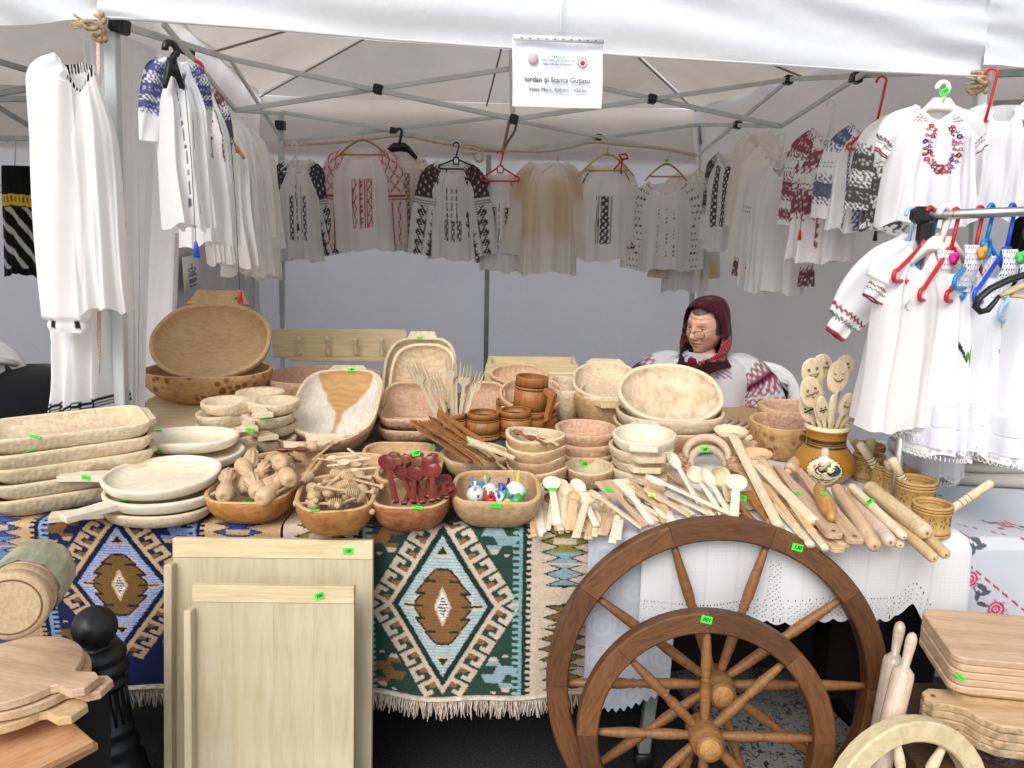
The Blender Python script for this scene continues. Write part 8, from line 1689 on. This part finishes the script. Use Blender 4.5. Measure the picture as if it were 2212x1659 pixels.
# bollard
def bollard():
    c = at(208, 1354, 1.72); m = mpp(c); t_ = thing('iron_bollard', 'black cast iron bollard with a ball top before the blue rug', 'bollard', (c.x + .03, c.y, 0), (0, R(-3.2), 0)); zc = c.z; kk = m * 1.06
    Z = lambda py: zc - (py - 1354) * kk
    ball = [(.001, zc + 46 * m)] + [(46 * m * math.sin(t), zc + 46 * m * math.cos(t)) for t in np.linspace(.15, 2.55, 18)]
    prof = ball + [(24 * m, Z(1395)), (30 * m, Z(1398)), (46 * m, Z(1402)), (54 * m, Z(1410)), (55 * m, Z(1420)), (48 * m, Z(1428)), (50 * m, Z(1433)), (56 * m, Z(1440)), (55 * m, Z(1452)), (44 * m, Z(1460)), (42 * m, Z(1470)), (50 * m, Z(1474)), (50 * m, Z(1480)), (41 * m, Z(1486)), (41 * m, Z(1570)), (47 * m, Z(1574)), (50 * m, Z(1582)), (46 * m, Z(1592)), (44 * m, Z(1602)), (50 * m, Z(1614)), (54 * m, Z(1622)), (50 * m, Z(1632)), (50 * m, Z(1650)), (60 * m, Z(1665)), (62 * m, Z(1700)), (80 * m, .03), (80 * m, 0), (.001, 0)]
    prof = [(r, max(z, 0)) for r, z in prof]; prof = [p for k, p in enumerate(prof) if k < len(prof) - 4 or True]
    mesh('post', *lathe(prof[::-1], 48), M['iron'], t_)
    fl = [tube([(41.5 * m * math.cos(a), 41.5 * m * math.sin(a), Z(1490)), (41.5 * m * math.cos(a), 41.5 * m * math.sin(a), Z(1566))], 4 * m, 6) for a in np.linspace(0, 2 * pi, 17)[:-1]]
    tag(mesh('flute', *join(*fl), M['iron'], t_), kind='stuff')
    for i in range(10):
        a = 2 * pi * i / 10; o = mesh('stud', *lathe([(.001, .004), (.003, .003), (.004, 0)], 8), M['iron'], t_); o.location = (54 * m * math.cos(a), 54 * m * math.sin(a), Z(1446)); o.rotation_euler = (0, pi / 2, a)
bollard()
# wares at the lower corner by the bollard
o = mesh('storage_crate', *box(.75, .5, .52, (0, 0, .26), bev=.01), M['black_cloth']); o.location = (-1.33, 1.46, 0); tag(o, 'black covered crate under the round boards beside the bollard', 'crate')
RB = 'round handled cutting boards'
for i, (dx, dy, a, z) in enumerate([(0, 0, -14, .640), (.012, .004, -8, .618), (-.012, -.012, -18, .594)]):
    c = on(28, 1442, .66); r = .128; hd_ = [(r * math.cos(t), r * math.sin(t)) for t in np.linspace(.26, 2 * pi - .26, 60)]; poly = hd_ + [(r * 1.06, -.024), (r * 1.36, -.032), (r * 1.50, -.020), (r * 1.50, .020), (r * 1.36, .032), (r * 1.06, .024)]
    o = mesh('round_board', *prism(poly, 0, .019, .0025), M['pink_board'] if i < 2 else M['bowl_rim'], None, False); o.location = (c.x + dx, c.y + dy, z); o.rotation_euler = (0, 0, R(a)); tag(o, ['upper', 'middle', 'lowest'][i] + ' round cutting board with a handle in the stack by the bollard', 'cutting board', RB)
M_ = M
for i, (px, py, z) in enumerate([(20, 1608, .545), (28, 1622, .522)]):
    c = on(px - 62, py + 55, z); o = mesh('cutting_board', *box(.26, .24, .018, bev=.003), M['red_board'], None, False); o.location = (c.x, c.y + .05, z); o.rotation_euler.z = R(52 + 4 * i); tag(o, ['upper', 'lower'][i] + ' reddish square cutting board at the edge under the round boards', 'cutting board', 'reddish square boards')
wc = at(22, 1312, 1.36); bk = at(82, 1236, 1.56); A = frame_from(bk - wc, (0, 0, 1)); wb = thing('wrapped_boards', 'pack of round boards wrapped in film and green cloth above the bollard', 'wrapped boards', wc, A)
m = mpp(wc); Lb = (bk - wc).length
for k in range(3): q = mesh('round_board', *lathe([(.001, 0), (60 * m, 0), (72 * m, .002), (76 * m, .008), (76 * m, .026), (72 * m, .031), (.001, .032)], 44, 'x'), M['spool'], wb); q.location.x = .036 * k
q = mesh('rim_groove', *[lathe([(58 * m, -.0005), (60 * m, -.0012), (62 * m, -.0005)], 44, 'x')[i] for i in (0,)], *[gridf(44, 3, True)], M['hole'], wb) 
V = []
for j in range(12):
    for i in range(60):
        a = 2 * pi * i / 60; t = j / 11; r = (77 + 5 * math.sin(t * pi)) * m * (1 + .02 * math.sin(9 * a + 5 * t) + .015 * math.sin(17 * a)) * (1 if t < .85 else 1 - (t - .85) * 2.2); V.append((.075 + t * (Lb - .03), r * math.cos(a), r * math.sin(a)))
mesh('green_wrap', V, gridf(60, 12, True) + [tuple(11 * 60 + i for i in range(60))], M['wrap_green'], wb)
# boards at the other lower corner
o = mesh('storage_crate', *box(.62, .40, .40, (0, 0, .2), bev=.006), M['crate_wood'], None, False); o.location = (1.22, 1.66, 0); tag(o, 'dark wooden crate carrying the stacked boards', 'crate')
def rrect(w, d, r, k=7): 
    P_ = []
    for cx, cy, a0 in ((w / 2 - r, d / 2 - r, 0), (-w / 2 + r, d / 2 - r, pi / 2), (-w / 2 + r, -d / 2 + r, pi), (w / 2 - r, -d / 2 + r, 1.5 * pi)): P_ += [(cx + r * math.cos(a0 + t), cy + r * math.sin(a0 + t)) for t in np.linspace(0, pi / 2, k)]
    return P_
z1 = .645; cb = on(1965, 1338, z1); cf = on(2042, 1415, z1)
for i in range(5):
    o = mesh('cutting_board', *prism(rrect(.36, .23, .03), 0, .0165, .003), M['pink_board'], None, False); o.location = (cb.x + .215 + .002 * (i % 2), (cb.y + cf.y) / 2 + .002 * ((i * 3) % 2), z1 - .0175 * (i + 1)); o.rotation_euler.z = R(-9 + .6 * (i % 2)); tag(o, ['topmost', 'second', 'third', 'fourth', 'lowest'][i] + ' rounded rectangular board in the wrapped stack under the rose tablecloth', 'cutting board', 'wrapped rectangular boards')
for k in range(2):
    o = mesh('cutting_board', *prism(rrect(.34, .22, .03), 0, .0165, .003), M['bowl_rim'], None, False); o.location = (cb.x + .235, (cb.y + cf.y) / 2 + .02, z1 - .0175 * 5 - .020 * (k + 1)); o.rotation_euler.z = R(-9); tag(o, ['upper', 'lower'][k] + ' tan board just beneath the wrapped rectangular stack', 'cutting board', 'tan boards beneath the stack')
z2 = .525
for i in range(4):
    c = on(1996, 1500, z2); poly = [(0, .0), (.012, -.018), (.045, -.022), (.075, -.034), (.095, -.066), (.125, -.088), (.20, -.094), (.42, -.094), (.42, .105), (.20, .105), (.115, .100), (.090, .074), (.082, .052), (.06, .040), (.02, .038), (.004, .024)]
    o = mesh('handled_board', *prism(poly, 0, .0185, .003), M['beech_board'], None, False); o.location = (c.x - .004, c.y - .01 + .002 * (i % 2), z2 - .0195 * (i + 1)); o.rotation_euler.z = R(-6 - .6 * (i % 2)); tag(o, ['topmost', 'second', 'third', 'lowest'][i] + ' handled board with shaped neck in the film wrapped pile', 'cutting board', 'film wrapped handled boards')
    if i == 0: q = mesh('hang_hole', *lathe([(.001, 0), (.0055, 0), (.0055, .0008), (.001, .0008)], 14), M['hole'], o); q.location = (.022, .008, .0185)
c = on(2188, 1600, .42); o = mesh('beech_block', *prism(rrect(.22, .14, .02), 0, .05, .003), M['pink_board'], None, False); o.location = (c.x + .08, c.y, .402); o.rotation_euler.z = R(-18); tag(o, 'thick beech block at the edge below the handled boards', 'block')
# film round the handled pile
V = []; c = on(1996, 1500, z2)
for j in range(5):
    for i in range(40):
        s = i / 39; x_ = -.006 + .30 * s; yb = float(np.interp(x_, [-.01, .045, .075, .095, .125, .2, .42], [-.016, -.028, -.040, -.072, -.094, -.099, -.099])); t = j / 4; V.append((x_, yb - .003 - .004 * math.sin(7 * s * pi + 2 * t) * (t > .1), .004 - .094 * t - .012 * max(0, math.sin(11 * s)) * (t > .9)))
o = mesh('film_wrap', V, gridf(40, 5), M['clear_film'], None, True); o.location = (c.x - .004, c.y - .01, z2); o.rotation_euler.z = R(-6.5); tag(o, 'clear crumpled film round the pile of handled boards', 'plastic film')
# two long rolling pins standing upright
def stand_pin(label, top, low, Y, r):
    A_ = at(*top, Y); B_ = at(*low, Y - .04); d = (B_ - A_).normalized(); L = (A_.z - .02) / -d.z; L = min(L, .62); m = mpp(A_); rh = 11.5 * m; r *= m
    p = [(.001, 0), (rh * .55, .003), (rh * .9, .010), (rh, .020), (rh * 1.02, .026), (rh * .96, .028), (rh * .96, .030), (rh * 1.0, .032), (rh * .96, .036), (rh * .96, .038), (rh * .92, .042), (rh * .75, .075), (r * .62, .082), (r * .9, .088), (r, .098), (r, L - .1), (r * .9, L - .09), (rh * .8, L - .08), (rh, L - .02), (.001, L)]
    o = mesh('rolling_pin', *lathe(p, 24, 'x'), M['pale_pink']); lay(o, A_, A_ + d * L); tag(o, label, 'rolling pin', 'upright rolling pins')
stand_pin('upright rolling pin with ringed handle nearest the stacked boards', (1973, 1366), (1925, 1560), 1.60, 23); stand_pin('upright rolling pin half hidden behind the other by the wagon wheel', (1946, 1342), (1914, 1520), 1.70, 22)
# ================================================================== neon price stickers, stuck on whatever stands there
for s in [(512, 645, 9, 13, 80, '150'), (75, 944, 22, 5, 0, None), (62, 975, 20, 4, 0, None), (186, 1031, 17, 8, 12, None), (266, 1086, 22, 7, 5, None), (342, 930, 14, 4, 0, None), (570, 903, 18, 5, 8, None), (539, 929, 16, 8, 12, None), (759, 799, 16, 7, 0, '180'), (907, 731, 13, 6, 0, None), (342, 972, 16, 5, 10, None),
          (536, 1083, 20, 6, 0, None), (680, 1104, 20, 5, -5, None), (902, 1098, 22, 6, 0, None), (1070, 1091, 27, 9, 2, None), (898, 980, 18, 12, -18, '100'), (935, 964, 10, 6, -20, None), (1012, 956, 8, 8, 0, None), (1262, 1003, 18, 11, -8, '100'), (1193, 1058, 18, 6, 12, None), (1522, 971, 19, 11, 0, '60'), (1315, 1060, 18, 7, -14, None), (1408, 1068, 17, 7, -10, None, 'yellow_sticker'), (1607, 1075, 20, 7, 0, None),
          (1723, 1067, 11, 6, 10, None), (1780, 1068, 13, 6, 0, None), (1879, 1085, 18, 9, -15, '25'), (1722, 1182, 24, 14, 14, '130'), (1526, 1338, 24, 15, 12, '001'), (752, 1190, 22, 12, 0, '120'), (690, 1287, 20, 13, -18, '100'), (2075, 1462, 18, 9, 35, None), (2032, 1072, 5, 14, 12, None), (2040, 199, 18, 13, -10, '100'), (1312, 334, 10, 5, 0, None), (1441, 347, 10, 5, 0, None), (1258, 1152, 10, 4, 0, None)]: sticker(*s)
bpy.context.view_layer.update()
dg = bpy.context.evaluated_depsgraph_get(); stuck = []
for (px, py, w, h, ang, text, m) in STICKERS:
    d = ray(px, py).normalized(); org = CO.copy(); ok = False
    for _ in range(4):
        ok, loc, nr_, idx, ob, mw = SC.ray_cast(dg, org, d)
        if ok and ob.name.startswith(('film_wrap', 'ground')): org = loc + d * .002; continue
        break
    if not ok or ob.name.startswith('ground'): continue
    if nr_.dot(d) > 0: nr_ = -nr_
    root = ob
    while root.parent: root = root.parent
    stuck.append((px, py, w, h, ang, text, m, loc.copy(), nr_.copy(), root))
for (px, py, w, h, ang, text, m, loc, nr_, root) in stuck:
    k = mpp(loc); ca_ = max(.35, abs(nr_.dot((CO - loc).normalized()))); right = (CR @ Vector((1, 0, 0))); X = (right - nr_ * right.dot(nr_)).normalized(); Y_ = nr_.cross(X); X, Y_ = X * math.cos(R(-ang)) + Y_ * math.sin(R(-ang)), None; A = frame_from(X, nr_)
    W_, H_ = w * k, h * k / ca_ * (1.0 if ca_ > .6 else .8); H_ = min(H_, W_ * 1.6)
    o = mesh('price_sticker', *box(W_, H_, .0012), M[m], None, False); o.matrix_world = Matrix.Translation(loc + nr_ * .0022) @ A.to_4x4(); bpy.context.view_layer.update()
    o.parent = root; o.matrix_parent_inverse = root.matrix_world.inverted()
    if text: q = text_mesh(text, H_ * .72, M['ink'], o, 'price', shear=.25, bold=.0003); q.location.z = .0008; q.scale = (min(1, W_ * .8 / (len(text) * H_ * .4)), 1, 1)
    else: q = mesh('price', *tube([(W_ * (-.3 + .6 * i / 8), H_ * .22 * math.sin(i * 2.3), .0009) for i in range(9)], max(H_ * .03, .0004), 4), M['ink_faint'], o)
